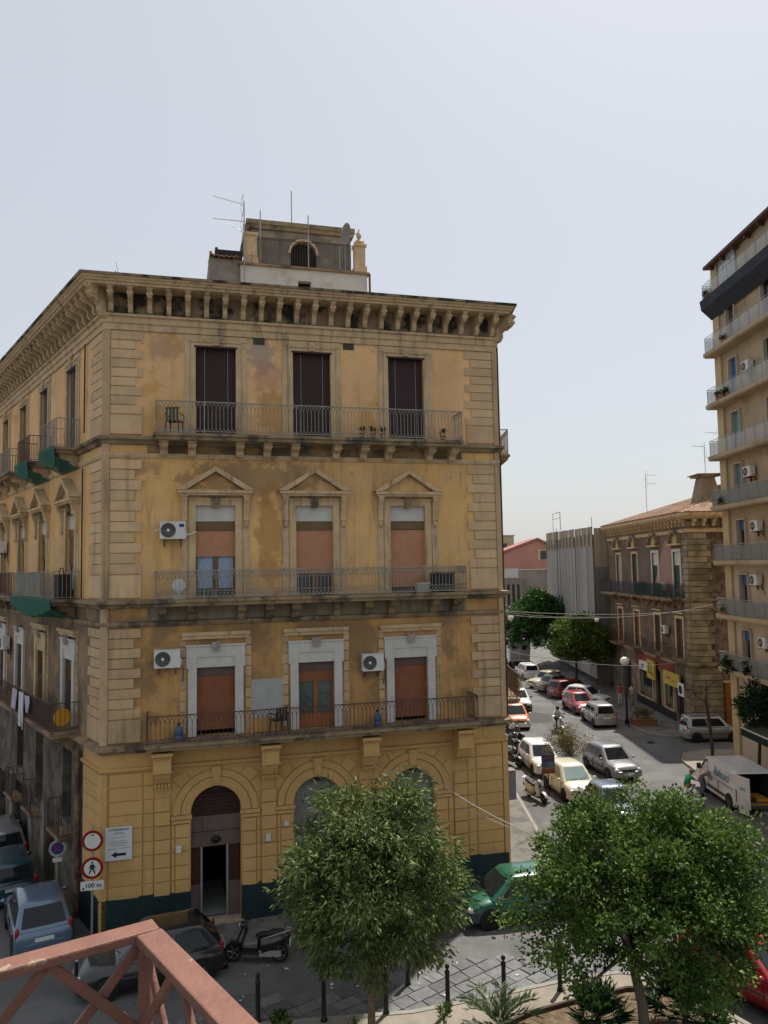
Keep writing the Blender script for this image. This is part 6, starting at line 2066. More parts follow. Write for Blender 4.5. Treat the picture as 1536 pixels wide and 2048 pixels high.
obj('wall', MB().quad((.8, -.0, -.2), (14, -.0, -.2), (14, -.0, TOPZ), (.8, 0, TOPZ)).quad((0, -20, -.2), (14, -20, -.2), (14, -20, TOPZ), (0, -20, TOPZ)).quad((14, -20, -.2), (14, 0, -.2), (14, 0, TOPZ), (14, -20, TOPZ)), M_TBW, TB)
rfb = MB().prism([(-.4, TOPZ - .3), (5, TOPZ + 1.4), (14, TOPZ + 1.8), (14, TOPZ - .2), (-.4, TOPZ - .48)], lambda p, q_, t_: (t_, p, q_), -.12, 20)
FB.part('roof', rfb, mat('brown_eaves', (.11, .06, .05), .9, .2, 3))
for k in range(12):
    FB.part('eaves_bracket', MB().box(.5 + 1.5 * k, .62 + 1.5 * k, -.3, .05, TOPZ - .7, TOPZ - .4), M_IRONR)
M_FROST = mat('frosted_panel', (.42, .43, .41), .4, .08, 3, alpha=.55)
M_GREYP = mat('grey_guard_panel', (.19, .195, .185), .6, .1, 4, alpha=.8)
M_BSH = mat('blue_shutter', (.055, .13, .34), .6, .1, 5)
M_LBS = mat('light_blue_shutter', (.13, .27, .36), .6, .1, 5)
for i, z_ in enumerate(SLZ):
    y1 = -.58
    s_ = FB.part('balcony', MB().box(-.05, 19, y1, .12, z_ - .22, z_).box(-.1, 19, y1 - .05, y1 + .1, z_ - .16, z_ + .06), M_TBW)
    simple_rail(FB, [(0, 0), (0, y1 + .04), (19, y1 + .04)], .98, M_GALV, (0, 0, z_), s_, M_FROST if i > 3 else M_GREYP, sp=1.1)
    w_ = FB.part('window', MB().box(1.68, 1.76, -.02, .2, z_ + .1, z_ + 2.4).box(2.74, 2.82, -.02, .2, z_ + .1, z_ + 2.4).box(1.76, 2.74, -.02, .2, z_ + 2.34, z_ + 2.42), M_TBL)
    if i in (3, 5, 6, 7):
        FB.part('shutter', slats_mb(1.75, 2.75, z_ + (.15 if i in (3, 5) else 1.0), z_ + 2.35, .22, 26, .015), {3: M_LBS, 5: M_BSH, 6: M_BSH, 7: M_PANEL}[i] if i != 6 else M_BOXP, parent=w_)
    else:
        FB.part('shutter', slats_mb(1.75, 2.75, z_ + (1.75 if i != 4 else .3), z_ + 2.35, .22, 12, .015), M_BSH if i != 4 else M_LBS, parent=w_)
    FB.part('pane', MB().box(1.75, 2.75, .3, .32, z_ + .15, z_ + 2.35), M_GLASS, parent=w_)
    FB.part('casement', MB().box(2.22, 2.28, .26, .3, z_ + .15, z_ + 2.35), M_PANEL, parent=w_)
    w_ = FB.part('window', MB().box(5.6, 5.7, .1, .3, z_ + .15, z_ + 2.35).box(6.9, 7.0, .1, .3, z_ + .15, z_ + 2.35), M_TBL)
    FB.part('pane', MB().box(5.7, 6.9, .3, .32, z_ + .15, z_ + 2.35), M_GLASS, parent=w_)
# dark awning slung under the top balcony
mb = MB()
for k in range(14):
    a, b = -.1 + k * .6, .5 + k * .6
    da, db = .05 * math.sin(k * 1.3), .05 * math.sin((k + 1) * 1.3)
    mb.quad((a, -.70, 27.05), (b, -.70, 27.05), (b, -.62 + db, 26.5), (a, -.62 + da, 26.5)).quad((a, -.62 + da, 26.5), (b, -.62 + db, 26.5), (b, .0, 25.9), (a, 0, 25.9))
mb.quad((-.1, -.70, 27.05), (-.1, -.62, 26.5), (-.1, 0, 25.9), (-.1, 0, 26.9))
FB.part('dark_awning', mb, mat('dark_slate_canvas', (.035, .042, .055), .9, .15, 3))
FB.part('terrace_window', MB().box(1.1, 3.2, -.01, .1, 27.6, 29.0).box(1.0, 3.3, -.03, .1, 29.0, 29.15), mat('sky_lit_glass', (.3, .33, .36), .08, .05, 2, spec=.7))
# ground-floor awning with lettering
AW = thing('shop_awning', 'dark green shop awning lettered INTERNET below the tall block', 'awning', (18.8, 41.7, 2.35), -PI / 2)
obj('canopy', MB().quad((0, 0, .12), (9, 0, .12), (9, 1.6, .95), (0, 1.6, .95)).quad((0, 0, .12), (0, 1.6, .95), (0, 1.6, .6), (0, 0, -.24)), mat('olive_canvas', (.055, .065, .035), .9, .15, 3), AW)
obj('valance', MB().box(0, 9, -.03, .0, -.26, .12), mat('dark_green_canvas', (.008, .02, .014), .9, .1, 4), AW)
obj('front_bar', MB().box(-.03, 9, -.05, .03, .12, .17), M_PLATE, AW)
for k, ch_ in enumerate('INTERNET'):
    obj('lettering', text_mesh(ch_, .34, .002, 0, .008), M_PLATE, AW, (3.0 + k * .27, -.034, -.07))
obj('support', MB().tube([(.1, .1, .1), (.1, 1.5, -.6)], .025, 6), M_GALV, AW)
obj('support', MB().tube([(8.8, .1, .1), (8.8, 1.5, -.6)], .025, 6), M_GALV, AW)

# ---- the netted building
NB = thing('netted_building', 'building wrapped in grey scaffold netting with poles standing above it', 'building', (20.4, 71.0, 0))
FN = Face(NB, (20.4, 71.0), -PI / 2)
obj('wall', MB().box(0.2, 9, .6, 21, 0, 14.2), M_P2L, NB)
M_NETG = mat('hazed_scaffold_net', (.33, .315, .29), .95, .1, .5, streak=(.29, .277, .255), sk_t=.5, sk_s=(1.5, 1.5, .05))  # grey net, lightened so its colour carries the distance haze
M_NETT = mat('sandy_scaffold_net', (.33, .275, .205), .95, .12, .5, streak=(.24, .2, .155), sk_t=.5, sk_s=(1.5, 1.5, .1))


def net(F, name, x0, x1, z0, z1, y, m, n=22, amp=.035):
    mb_ = MB()
    for k in range(n):
        a, b = lerp(x0, x1, k / n), lerp(x0, x1, (k + 1) / n)
        ya, yb = y - (amp if k % 2 else 0) * random.uniform(.3, 1), y - (amp if (k + 1) % 2 else 0) * random.uniform(.3, 1)
        for j in range(4):
            za, zb_ = lerp(z0, z1, j / 4), lerp(z0, z1, (j + 1) / 4)
            o1, o2 = random.uniform(-.03, .03), random.uniform(-.03, .03)
            mb_.quad((a, ya, za), (b, yb, za), (b, yb, zb_), (a, ya, zb_))
    F.part(name, mb_, m)


for i in range(6):
    a, b = -20.7 + i * 3.45, -20.7 + (i + 1) * 3.45
    net(FN, 'net_panel', a + .02, b - .02, .8, 12.9, -1.15 - .04 * (i % 2), M_NETG, 26)
    net(FN, 'net_panel', a + .02, b - .02, 12.9, 15.0 - .05 * i, -1.17 - .04 * (i % 2), M_NETT, 16, .03)
F3 = Face(NB, (20.4, 71.0), 0)
net(F3, 'net_panel', -1.12, .9, .6, 11.0, -.05, mat('dark_scaffold_net', (.15, .145, .14), .95, .12, .6), 8)
net(F3, 'net_panel', -1.12, 1.2, 11.0, 14.6, -.08, M_NETT, 6)
for i in (2, 7):
    x = -20.6 + i * 2.95
    FN.part('scaffold_pole', MB().tube([(x, -1.26, 0), (x, -1.26, 15.0 + random.uniform(.1, .6))], .025, 6), M_RUST)
for i in range(14):
    FN.part('tie_slot', MB().box(-20 + i * 1.45, -19.88 + i * 1.45, -1.34, -1.30, 13.0 - .0, 14.1), M_IRONB)
FN.part('scaffold_frame', MB().tube([(-16.5, -1.2, 15), (-16.5, -1.2, 17), (-12.9, -1.2, 17), (-12.9, -1.2, 15)], .04, 6).tube([(-16.5, -1.2, 16.4), (-12.9, -1.2, 16.4)], .03, 6), M_GALV)

# ---- houses that close the street
PK = thing('pink_house', 'pink gabled house closing the far end of the street', 'house', (19.5, 128, 0))
obj('wall', MB().prism([(-3, 0), (9.5, 0), (9.5, 13.6), (5.9, 15.4), (-3, 12.2)], lambda p, q_, t_: (p, t_, q_), 0, 12), mat('pink_render', (.46, .225, .175), .9, .07, .5), PK)
obj('roof', MB().prism([(-3.2, 12.2), (5.9, 15.45), (9.8, 13.55), (9.8, 13.85), (5.9, 15.8), (-3.2, 12.5)], lambda p, q_, t_: (p, t_, q_), -.3, 12), mat('rose_roof', (.33, .14, .12), .9, .1, 1), PK)
wnp = obj('window', MB().box(5.9, 8.1, -.1, .02, 12.0, 13.9), M_TRIM, PK)
obj('pane', MB().box(6.3, 7.7, -.14, -.1, 12.2, 13.6), M_GLASS, wnp)
GY = thing('far_house', 'grey rendered low house in front of the pink gabled house', 'house', (18.0, 119, 0))
obj('wall', MB().box(3.0, 8.5, 0, 6, 0, 10.6), mat('stained_grey_render', (.27, .235, .19), .95, .15, .6, streak=(.15, .13, .11), sk_t=.55), GY)
obj('wall', MB().box(-1.6, 3.0, -1, 6, 0, 9.4), mat('dusky_render', (.24, .19, .155), .95, .15, .6), GY)
for k in range(3):
    obj('window', MB().box(.6 + k * .75, .95 + k * .75, -1.05, -.98, 5.2, 8.4), M_GLASS, GY)
obj('awning', MB().prism([(0, 0), (-1.2, -.6), (-1.2, -.9), (0, -.3)], lambda p, q_, t_: (t_, p, q_), 5.2, 8.6), M_TRIM, GY, (0, 0, 7.6))
obj('parapet', MB().box(.3, 2.3, -1.05, -.6, 9.4, 10.8), M_WHITE, GY)
YH = thing('far_house', 'small yellow house far beyond the pink gabled house', 'house', (23.5, 165, 0))
obj('wall', MB().box(0, 4.2, 0, 5, 0, 17.6), mat('far_yellow_render', (.45, .36, .22), .9, .08, .5), YH)
obj('window', MB().box(1.8, 2.7, -.06, .02, 14.5, 16), M_GLASS, YH)
obj('roof', MB().box(-.2, 4.4, -.2, 5.2, 17.6, 17.8), M_TRIM, YH)
# ================================================================ things on and before the palazzo
def ac_unit(F, x, z, label, off=.0, w_=.80, h=.56, group='air conditioners on the palazzo', logo=False, s=1):
    p = F.at(x, -off - .06, z) + F.root.location
    t = thing('air_conditioner', label, 'air conditioner', tuple(p), F.rot, group)
    obj('casing', MB().box(-w_ / 2, w_ / 2, -.34, -.04, 0, h).box(-w_ / 2 - .01, w_ / 2 + .01, -.35, -.03, h, h + .015).box(w_ / 2, w_ / 2 + .04, -.28, -.1, .06, h * .5), M_ACW, t)
    f = MB().lathe([(.001, -.352), (h * .42, -.352), (h * .42, -.342), (.001, -.342)], 24, 0, (-w_ * .17, 0, h * .5), 'y')
    g = obj('fan_grille', f, M_ACG, t)
    r_ = MB()
    for k in range(4):
        rr = h * (.1 + .09 * k)
        r_.tube([(-w_ * .17 + rr * math.cos(a * PI / 8), -.357, h * .5 + rr * math.sin(a * PI / 8)) for a in range(17)], .004, 3)
    obj('guard_ring', r_, M_GALV, g)
    obj('fan_hub', MB().lathe([(.001, -.37), (.05, -.365), (.05, -.35)], 12, 0, (-w_ * .17, 0, h * .5), 'y'), M_ACW, g)
    for sx in (-1, 1):
        obj('wall_bracket', MB().box(sx * w_ * .33 - .015, sx * w_ * .33 + .015, -.36, .06, -.05, 0).box(sx * w_ * .33 - .015, sx * w_ * .33 + .015, -.02, .06, -.25, 0), M_IRONR, t)
    if logo:
        obj('badge', MB().box(.2, .36, -.345, -.341, h * .68, h * .86), mat('blue_badge', (.01, .04, .25), .5, 0), t)
        obj('pipe', MB().tube([(w_ / 2, -.2, .12), (w_ / 2 + .2, -.12, .17), (w_ / 2 + .34, 0, .24)], .03, 6).tube([(-w_ / 2, -.15, .3), (-w_ / 2 - .15, -.1, .28)], .02, 6), M_PLATE, t)
    else:
        obj('pipe', MB().tube([(w_ / 2 + .02, -.18, .15), (w_ / 2 + .1, -.05, -.1), (w_ / 2 + .08, 0.02, -.5)], .02, 6), M_BOX, t)
    return t


ac_unit(FF, 2.10, 12.35, 'white air conditioner with blue badge beside the left pedimented window', logo=True)
ac_unit(FF, 1.94, 8.26, 'white air conditioner left of the first-floor shuttered window')
ac_unit(FF, 8.68, 7.82, 'white air conditioner between the middle and right first-floor windows', w_=.72)
ac_unit(FL, -15.0, 12.3, 'white air conditioner high on the side wall facing the left street')
ac_unit(FL, -14.0, 7.9, 'old air conditioner low on the side wall facing the left street')
for (x, z, lb) in ((4.3, 21.65, 'second balcony from the top'), (3.9, 15.9, 'fourth balcony from the top'), (4.4, 12.9, 'fifth balcony from the top'), (4.0, 10.0, 'sixth balcony from the top'), (4.6, 6.7, 'lowest visible balcony')):
    ac_unit(FB, x, z, 'outdoor air conditioner on the tall block under the ' + lb, off=-.12, group='air conditioners on the tall block')
ac_unit(F2, -4.2, 9.3, 'air conditioner between green-shuttered windows of the tile-roofed palazzo', group='air conditioners on the tile-roofed palazzo')
ac_unit(F2, -4.3, 6.2, 'air conditioner on the lower floor of the tile-roofed palazzo', group='air conditioners on the tile-roofed palazzo')


# balcony things
def plastic_chair(label, pos, rz, m, sc_=1.0):
    t = thing('plastic_chair', label, 'chair', pos, rz)
    obj('seat', MB().box(-.22, .22, -.22, .22, .42, .45), m, t)
    b = MB()
    for k in range(4):
        b.box(-.2 + k * .11, -.13 + k * .11, .2, .23, .46, .82)
    b.box(-.22, .22, .2, .235, .8, .86)
    obj('backrest', b, m, t)
    for sx in (-1, 1):
        for sy in (-1, 1):
            obj('leg', MB().tube([(sx * .2, sy * .2, .43), (sx * .23, sy * .24, 0)], .022, 6), m, t)
        obj('armrest', MB().tube([(sx * .24, .21, .66), (sx * .25, -.2, .64), (sx * .24, -.22, .44)], .022, 6), m, t)
    t.scale = (sc_,) * 3
    return t


def on_front(x, y, z):
    return tuple(FF.at(x, y, z) + PZ.location)


plastic_chair('black plastic armchair on the first-floor balcony', on_front(5.45, -.45, 5.99), A_ + R(200), M_PLAST)
plastic_chair('dark plastic chair on the left end of the top balcony', on_front(2.15, -.45, 15.72), A_ + R(160), mat('slate_plastic', (.06, .07, .07), .6, .1, 6))
M_JUG = mat('blue_water_jug', (.045, .10, .19), .25, .1, 5, spec=.5)
for (x, z, lb) in ((2.30, 5.99, 'blue water bottle at the left end of the first-floor balcony'), (8.75, 5.99, 'blue water bottle by the right window of the first-floor balcony')):
    t = thing('water_bottle', lb, 'bottle', on_front(x, -.55, z), 0, 'blue bottles on the first-floor balcony')
    obj('body', MB().lathe([(.001, 0), (.125, 0), (.13, .02), (.13, .16), (.12, .18), (.13, .2), (.13, .34), (.10, .42), (.045, .47), (.04, .52), (.001, .53)], 14), M_JUG, t, smooth=True)
    obj('cap', MB().lathe([(.05, .5), (.05, .56), (.001, .565)], 10), M_PLAST, t)
t = thing('white_fan', 'white upright fan on the left of the second-floor balcony', 'fan', on_front(2.30, -.5, 10.43), A_)
obj('base', MB().box(-.2, .2, -.14, .14, 0, .12).box(-.04, .04, -.04, .04, .12, .3), M_ACW, t)
obj('cage', MB().lathe([(.001, -.07), (.2, -.05), (.22, 0), (.2, .05), (.001, .07)], 16, 0, (0, 0, .42), 'y'), M_ACW, t)
t = thing('storage_crate', 'black storage crate at the right end of the second-floor balcony', 'crate', on_front(11.2, -.45, 10.43), A_)
obj('body', MB().box(-.36, .36, -.25, .25, 0, .62), M_PLAST, t)
obj('lid', MB().box(-.38, .38, -.27, .27, .62, .68), M_IRONB, t)
t = thing('white_basin', 'white plastic basin beside the black crate on the second-floor balcony', 'basin', on_front(10.45, -.5, 10.43), A_)
obj('bowl', MB().lathe([(.001, 0), (.2, 0), (.28, .3), (.3, .3), (.3, .33), (.27, .33), (.2, .04), (.001, .04)], 16), M_ACW, t)
for k, (x, lb) in enumerate(((8.35, 'first'), (8.75, 'second'), (9.1, 'third'), (11.3, 'last'))):
    t = thing('flower_pot', 'small potted plant on the top balcony, %s from the middle window' % lb, 'plant', on_front(x, -.6, 15.72), 0, 'potted plants on the top balcony')
    obj('pot', MB().lathe([(.001, 0), (.07, 0), (.1, .17), (.11, .17), (.11, .2), (.09, .2), (.001, .17)], 12), mat('terracotta_pot', (.25, .1, .05), .9, .1, 6), t)
    me, cl = crown((0, 0, .3), (.12, .12, .13), 7, 12, .07, .09, .03, 0, .2, -.5)
    me.materials.append(LM6)
    obj('foliage', me, None, t)


def on_left(x, y, z):
    return tuple(FL.at(x, y, z) + PZ.location)


# laundry
def cloth(label, x, z, poly, m, off=-1.02, cat='laundry'):
    o = obj('laundry', MB().prism(poly, lambda p, q_, t_: (p, t_ + .03 * math.sin(p * 9 + q_ * 4), q_), -.012, .012), m, None, on_left(x, off, z), FL.rot)
    return tag(o, label, cat, 'laundry on the left balcony')


M_LAU = mat('white_cotton', (.55, .54, .58), .9, .1, 5)
M_LAU2 = mat('lilac_cotton', (.44, .38, .46), .9, .1, 5)
cloth('white trousers hung over the balcony rail in the left street', -6.6, 6.9, [(-.26, 0), (-.30, -1.25), (-.09, -1.28), (0, -.45), (.09, -1.36), (.30, -1.35), (.26, 0)], M_LAU)
cloth('lilac shirt hung left of the white trousers', -7.75, 6.9, [(-.34, 0), (-.50, -.75), (-.2, -.8), (.2, -.78), (.34, -.1), (.3, 0)], M_LAU2)
cloth('small white top hung right of the white trousers', -5.7, 6.88, [(-.2, 0), (-.24, -.62), (.2, -.6), (.34, -.2), (.22, 0)], M_LAU2)
t = thing('yellow_tray', 'round orange-yellow tray hung on the left balcony end', 'tray', on_left(-2.72, -.52, 6.46), FL.rot)
obj('dish', MB().lathe([(.001, -.03), (.26, -.03), (.3, .0), (.26, .02), (.001, .02)], 20, 0, (0, 0, 0), 'x'), mat('amber_tray', (.50, .24, .015), .6, .08, 5), t)
t = thing('balcony_cabinet', 'black cabinet on the netted balcony facing the left street', 'cabinet', on_left(-3.35, -.45, 10.43), FL.rot)
obj('body', MB().box(-.35, .35, -.2, .2, 0, .85).box(-.33, -.02, -.215, -.2, .05, .8).box(.02, .33, -.215, -.2, .05, .8), M_PLAST, t)
obj('hoop', MB().tube([(-.3 * math.cos(a * PI / 8), 0, .85 + .22 * math.sin(a * PI / 8)) for a in range(9)], .02, 6), M_PLAST, t)


# ================================================================ road signs, bollards, lamps
M_SRED = mat('sign_red', (.36, .022, .022), .45, .08, 6)
M_SWHT = mat('sign_white', (.60, .60, .56), .5, .08, 5)
M_SBLU = mat('sign_blue', (.02, .04, .20), .45, .08, 6)
t = thing('road_sign_post', 'grey post with two red-ringed round signs and a 100 m plate at the palazzo corner', 'road sign', (-9.0, 23.95, 0), R(12))
obj('post', MB().tube([(0, .03, -.1), (0, .03, 3.65)], .032, 8), M_GALV, t)


def disc(parent, z, r_, ring, field, y=0.0):
    d = obj('sign_disc', MB().lathe([(.001, -.012), (r_, -.012), (r_, .006), (.001, .006)], 28, 0, (0, y, z), 'y'), ring, parent)
    obj('sign_field', MB().lathe([(.001, -.016), (r_ * .74, -.016), (r_ * .74, -.0125), (.001, -.0125)], 28, 0, (0, y, z), 'y'), field, d)
    obj('sign_border', MB().lathe([(r_ * .96, -.015), (r_, -.015), (r_, -.0125), (r_ * .96, -.0125), (r_ * .96, -.015)], 28, 0, (0, y, z), 'y'), M_SWHT if ring is M_SRED and field is M_SBLU else ring, d)
    return d


d = disc(t, 3.22, .31, M_SRED, M_SWHT)
obj('mark', MB().box(-.05, .05, -.02, -.0165, 3.38, 3.41), M_INK, d)
d = disc(t, 2.42, .32, M_SRED, M_SWHT)
pm_ = MB().ell((0, -.018, 2.58), (.03, .004, .035), 8, 5)
for poly in ([(-.045, 2.53), (.045, 2.53), (.05, 2.40), (-.05, 2.40)], [(-.045, 2.53), (-.10, 2.42), (-.085, 2.41), (-.03, 2.49)], [(.045, 2.53), (.10, 2.42), (.085, 2.41), (.03, 2.49)], [(-.05, 2.41), (0, 2.40), (-.07, 2.25), (-.1, 2.25)], [(.05, 2.41), (0, 2.40), (.07, 2.25), (.1, 2.25)]):
    pm_.prism(poly, lambda p, q_, t_: (p, t_, q_), -.0215, -.0165)
obj('walking_figure', pm_, M_INK, d)
pl_ = obj('distance_plate', MB().box(-.33, .33, -.012, .006, 1.78, 2.04), M_SWHT, t)
obj('lettering', text_mesh('100 m', .19, .002, 0, .003), M_INK, pl_, (.03, -.015, 1.91))
obj('mark', MB().box(-.28, -.22, -.016, -.0125, 1.81, 1.86), M_INK, pl_)
# no stopping sign
p_ = C0 + 3.45 * GV + .45 * NL
gzz = gz(p_.x, p_.y)
t = thing('no_stopping_sign', 'blue and red no stopping sign on a pole in the left street', 'road sign', (p_.x, p_.y, gzz), R(20))
obj('post', MB().tube([(0, .03, -.1), (0, .03, 2.3)], .03, 8), M_GALV, t)
d = disc(t, 2.05, .27, M_SRED, M_SBLU)
for a in (45, 135):
    o = obj('red_bar', MB().box(-.2, .2, -.0205, -.0165, -.016, .016), M_SRED, d, (0, 0, 2.05))
    o.rotation_euler.y = R(a)
obj('plate', MB().box(-.15, .15, -.01, .006, 1.60, 1.74).box(-.1, .1, -.014, -.01, 1.64, 1.70), M_SWHT, t)
# direction board on the wall
t = thing('direction_board', 'white notice board with car outline and black arrow on the yellow wall', 'sign', on_front(.50, -.10, 2.92), A_)
obj('board', MB().box(-.40, .40, -.02, .02, -.50, .50), mat('notice_board_white', (.58, .59, .60), .5, .03, 5), t)
obj('lettering', text_mesh('AUTOMOBILISTI', .082, .002, 0, .002), mat('slate_ink', (.06, .07, .09), .6, 0), t, (0, -.023, .42))
obj('car_outline', MB().tube([(-.18, -.024, .27), (-.12, -.024, .29), (-.06, -.024, .345), (.06, -.024, .35), (.13, -.024, .30), (.19, -.024, .285), (.18, -.024, .255)], .006, 4), MATS['slate_ink'], t)
lines = MB()
for (z, a, b) in ((.30, -.09, .10), (.19, -.2, .2), (.07, -.24, .24), (.01, -.28, .28), (-.06, -.18, .18), (-.15, -.32, -.02), (-.15, .04, .32)):
    x = a
    while x < b:
        w_ = random.uniform(.02, .06)
        lines.box(x, min(b, x + w_), -.023, -.0205, z - .012, z + .012)
        x += w_ + .012
o = obj('fine_print', lines, mat('faded_ink', (.25, .26, .28), .7, 0), t)
o['kind'] = 'stuff'
obj('arrow', MB().prism([(-.22, -.33), (-.06, -.43), (-.06, -.37), (.22, -.37), (.22, -.29), (-.06, -.29), (-.06, -.23)], lambda p, q_, t_: (p, t_, q_), -.024, -.0205), M_INK, t)
# street number and plaques
for (x, z, w_, h, lb) in ((2.30, 2.55, .17, .22, 'small white street number plaque left of the palazzo door'), (5.12, 2.62, .16, .24, 'small white plaque on the pilaster right of the door'), (5.72, 3.0, .15, .16, 'small square plaque on the wall near the slender tree')):
    o = tag(obj('wall_plaque', MB().box(-w_ / 2, w_ / 2, -.02, .02, -h / 2, h / 2).box(-w_ / 2 + .03, w_ / 2 - .03, -.023, -.0201, -.01, .05), M_SWHT, None, on_front(x, -.115, z), A_), lb, 'plaque', 'plaques on the palazzo wall')
# bollards
bol = MB().lathe([(.085, 0), (.085, .05), (.06, .08), (.056, .9), (.066, .92), (.066, .97), (.05, 1.0), (.02, 1.03), (.05, 1.06), (.062, 1.10), (.05, 1.14), (.02, 1.165), (.001, 1.17)], 14)
bolm = shared('bollard', bol, M_IRONB, True)
for i, (x, y, lb) in enumerate(((-3.36, 20.0, 'leftmost black bollard, beside the terracotta railing'), (-1.72, 20.0, 'black bollard left of the slender tree trunk'), (-.17, 20.25, 'black bollard just right of the slender tree trunk'),
                                (1.39, 20.3, 'black bollard in the middle of the slab paving edge'), (2.87, 20.68, 'black bollard behind the feather palm'), (4.42, 21.17, 'black bollard left of the right tree, casting a short shadow'),
                                (.42, 21.75, 'black bollard standing alone on the basalt slabs under the slender tree'), (8.1, 20.35, 'rightmost black bollard, beside the red car'))):
    tag(obj('bollard', bolm, None, None, (x, y, .1 if i != 6 else .02)), lb, 'bollard', 'bollards round the island')


def globe_lamp(label, pos, h, r_, sleeve=True):
    t = thing('street_lamp', label, 'street lamp', pos, 0, 'globe street lamps')
    obj('post', MB().lathe([(.16, 0), (.16, .3), (.08, .4), (.07, h - .5), (.1, h - .35)], 12), M_IRONB, t)
    if sleeve:
        obj('sleeve', MB().lathe([(.14, h - 2.2), (.2, h - 2.1), (.2, h - .45), (.12, h - .33)], 12), mat('dark_lamp_sleeve', (.045, .045, .035), .8, .3, 4), t)
    obj('globe', MB().ell((0, 0, h), (r_, r_, r_ * .92), 18, 12), mat('opal_globe', (.66, .66, .62), .35, .03, 3), t, smooth=True)
    obj('collar', MB().lathe([(.12, h - r_ - .06), (.17, h - r_ + .02), (.12, h - r_ + .08)], 12), M_IRONB, t)
    obj('finial', MB().lathe([(.03, h + r_ * .88), (.05, h + r_ + .03), (.01, h + r_ + .12)], 8), M_IRONB, t)
    return t


globe_lamp('globe street lamp with dark sleeved post by the silver hatchback', (16.75, 54.8, .1), 4.35, .33)
# hanging globe lamps and the wires they hang from


def wire(label, pts, r_=.012, sag=.0, m=M_IRONB):
    out = []
    for a, b in zip(pts[:-1], pts[1:]):
        for k in range(8):
            u = k / 8
            out.append((lerp(a[0], b[0], u), lerp(a[1], b[1], u), lerp(a[2], b[2], u) - sag * 4 * u * (1 - u)))
    out.append(pts[-1])
    o = obj('overhead_wire', MB().tube(out, r_, 5), m)
    return tag(o, label, 'wire', 'wires across the street')


M_WIRE = mat('pale_cable', (.34, .33, .30), .7, .1, 6)
wire('upper thin wire spanning from the palazzo to the tall block', [(4.3, 30.5, 9.55), (20.3, 44.0, 8.9)], .010, .35, M_WIRE)
wire('second thin wire spanning from the palazzo to the tall block', [(4.3, 30.4, 9.4), (20.35, 46.0, 9.0)], .010, .5, M_WIRE)
wire('lower wire crossing the street from the palazzo to the corner shop', [(4.3, 31.0, 8.0), (20.3, 53.5, 4.5)], .011, .45, M_WIRE)
wire('wire crossing in front of the netted building', [(4.3, 46, 9.0), (20.0, 66, 6.9)], .012, .4, M_WIRE)
wire('cable running down through the right tree to the lower right corner', [(.6, 26.5, 4.9), (3.2, 22.8, 4.0), (9.5, 16.2, 3.0)], .012, .12, M_WIRE)
wire('thin rope hanging from the pilaster across the right arch', [on_front(8.4, -.9, 4.9), on_front(10.3, -1.3, 4.0), on_front(13.0, -1.5, 2.55)], .012, .06, M_WIRE)
for (p, r_, lb) in (((17.2, 63.3, 6.75), .19, 'small globe lamp hanging from a wire before the netted building'), ((8.6, 53.5, 7.7), .2, 'small globe lamp hanging close to the palazzo edge')):
    t = thing('hanging_lamp', lb, 'street lamp', p, 0, 'globe street lamps')
    obj('globe', MB().ell((0, 0, 0), (r_, r_, r_), 14, 10), MATS['opal_globe'], t, smooth=True)
    obj('hanger', MB().tube([(0, 0, r_), (0, 0, r_ + .35)], .02, 6).lathe([(.1, r_ - .05), (.05, r_ + .08)], 8), M_IRONB, t)
# advertising panel by the cream scooter
t = thing('advertising_panel', 'striped colourful advertising panel on a thin post beside the cream scooter', 'panel', (7.75, 38.2, .1), R(8))
obj('post', MB().tube([(0, .03, 0), (0, .03, 1.95)], .03, 8), M_IRONB, t)
obj('board', MB().box(-.33, .33, -.02, .02, 1.1, 2.0), M_IRONB, t)
for (z0, z1, c, nm) in ((1.12, 1.30, (.24, .035, .02), 'red'), (1.30, 1.42, (.22, .12, .04), 'amber'), (1.42, 1.66, (.05, .13, .17), 'blue'), (1.66, 1.98, (.06, .03, .055), 'plum')):
    obj('stripe', MB().box(-.315, .315, -.026, -.0205, z0, z1), mat('panel_%s' % nm, c, .5, .5, 5, c2=(.10, .09, .10), t2=.58, s2=7), t)
# planter with shrubs near the lamp
t = thing('street_planter', 'wooden street planter with dull shrubs on the shop pavement', 'planter', (17.75, 54.3, .12))
obj('trough', MB().box(-.8, .8, -.4, .4, 0, .42).box(-.84, .84, -.44, .44, .38, .45), mat('weathered_wood', (.2, .1, .045), .9, .2, 5), t)
me, cl = crown((0, 0, .75), (.85, .5, .42), 26, 40, .25, .13, .05, 0, .3, -.5)
me.materials.append(LM5)
obj('foliage', me, None, t)
# litter bin and metal barrier by the railing
t = thing('metal_barrier', 'thin pale metal barrier frame on the pavement by the palazzo door', 'barrier', (-6.3, 23.95, .11), A_ + R(8))
obj('frame', MB().tube([(-1.2, 0, 0), (-1.2, 0, .95), (.35, 0, 1.02), (.35, 0, 0)], .018, 6), M_GALV, t)
obj('bar', MB().tube([(-1.2, 0, .35), (.35, 0, .35)], .012, 6), M_GALV, t)
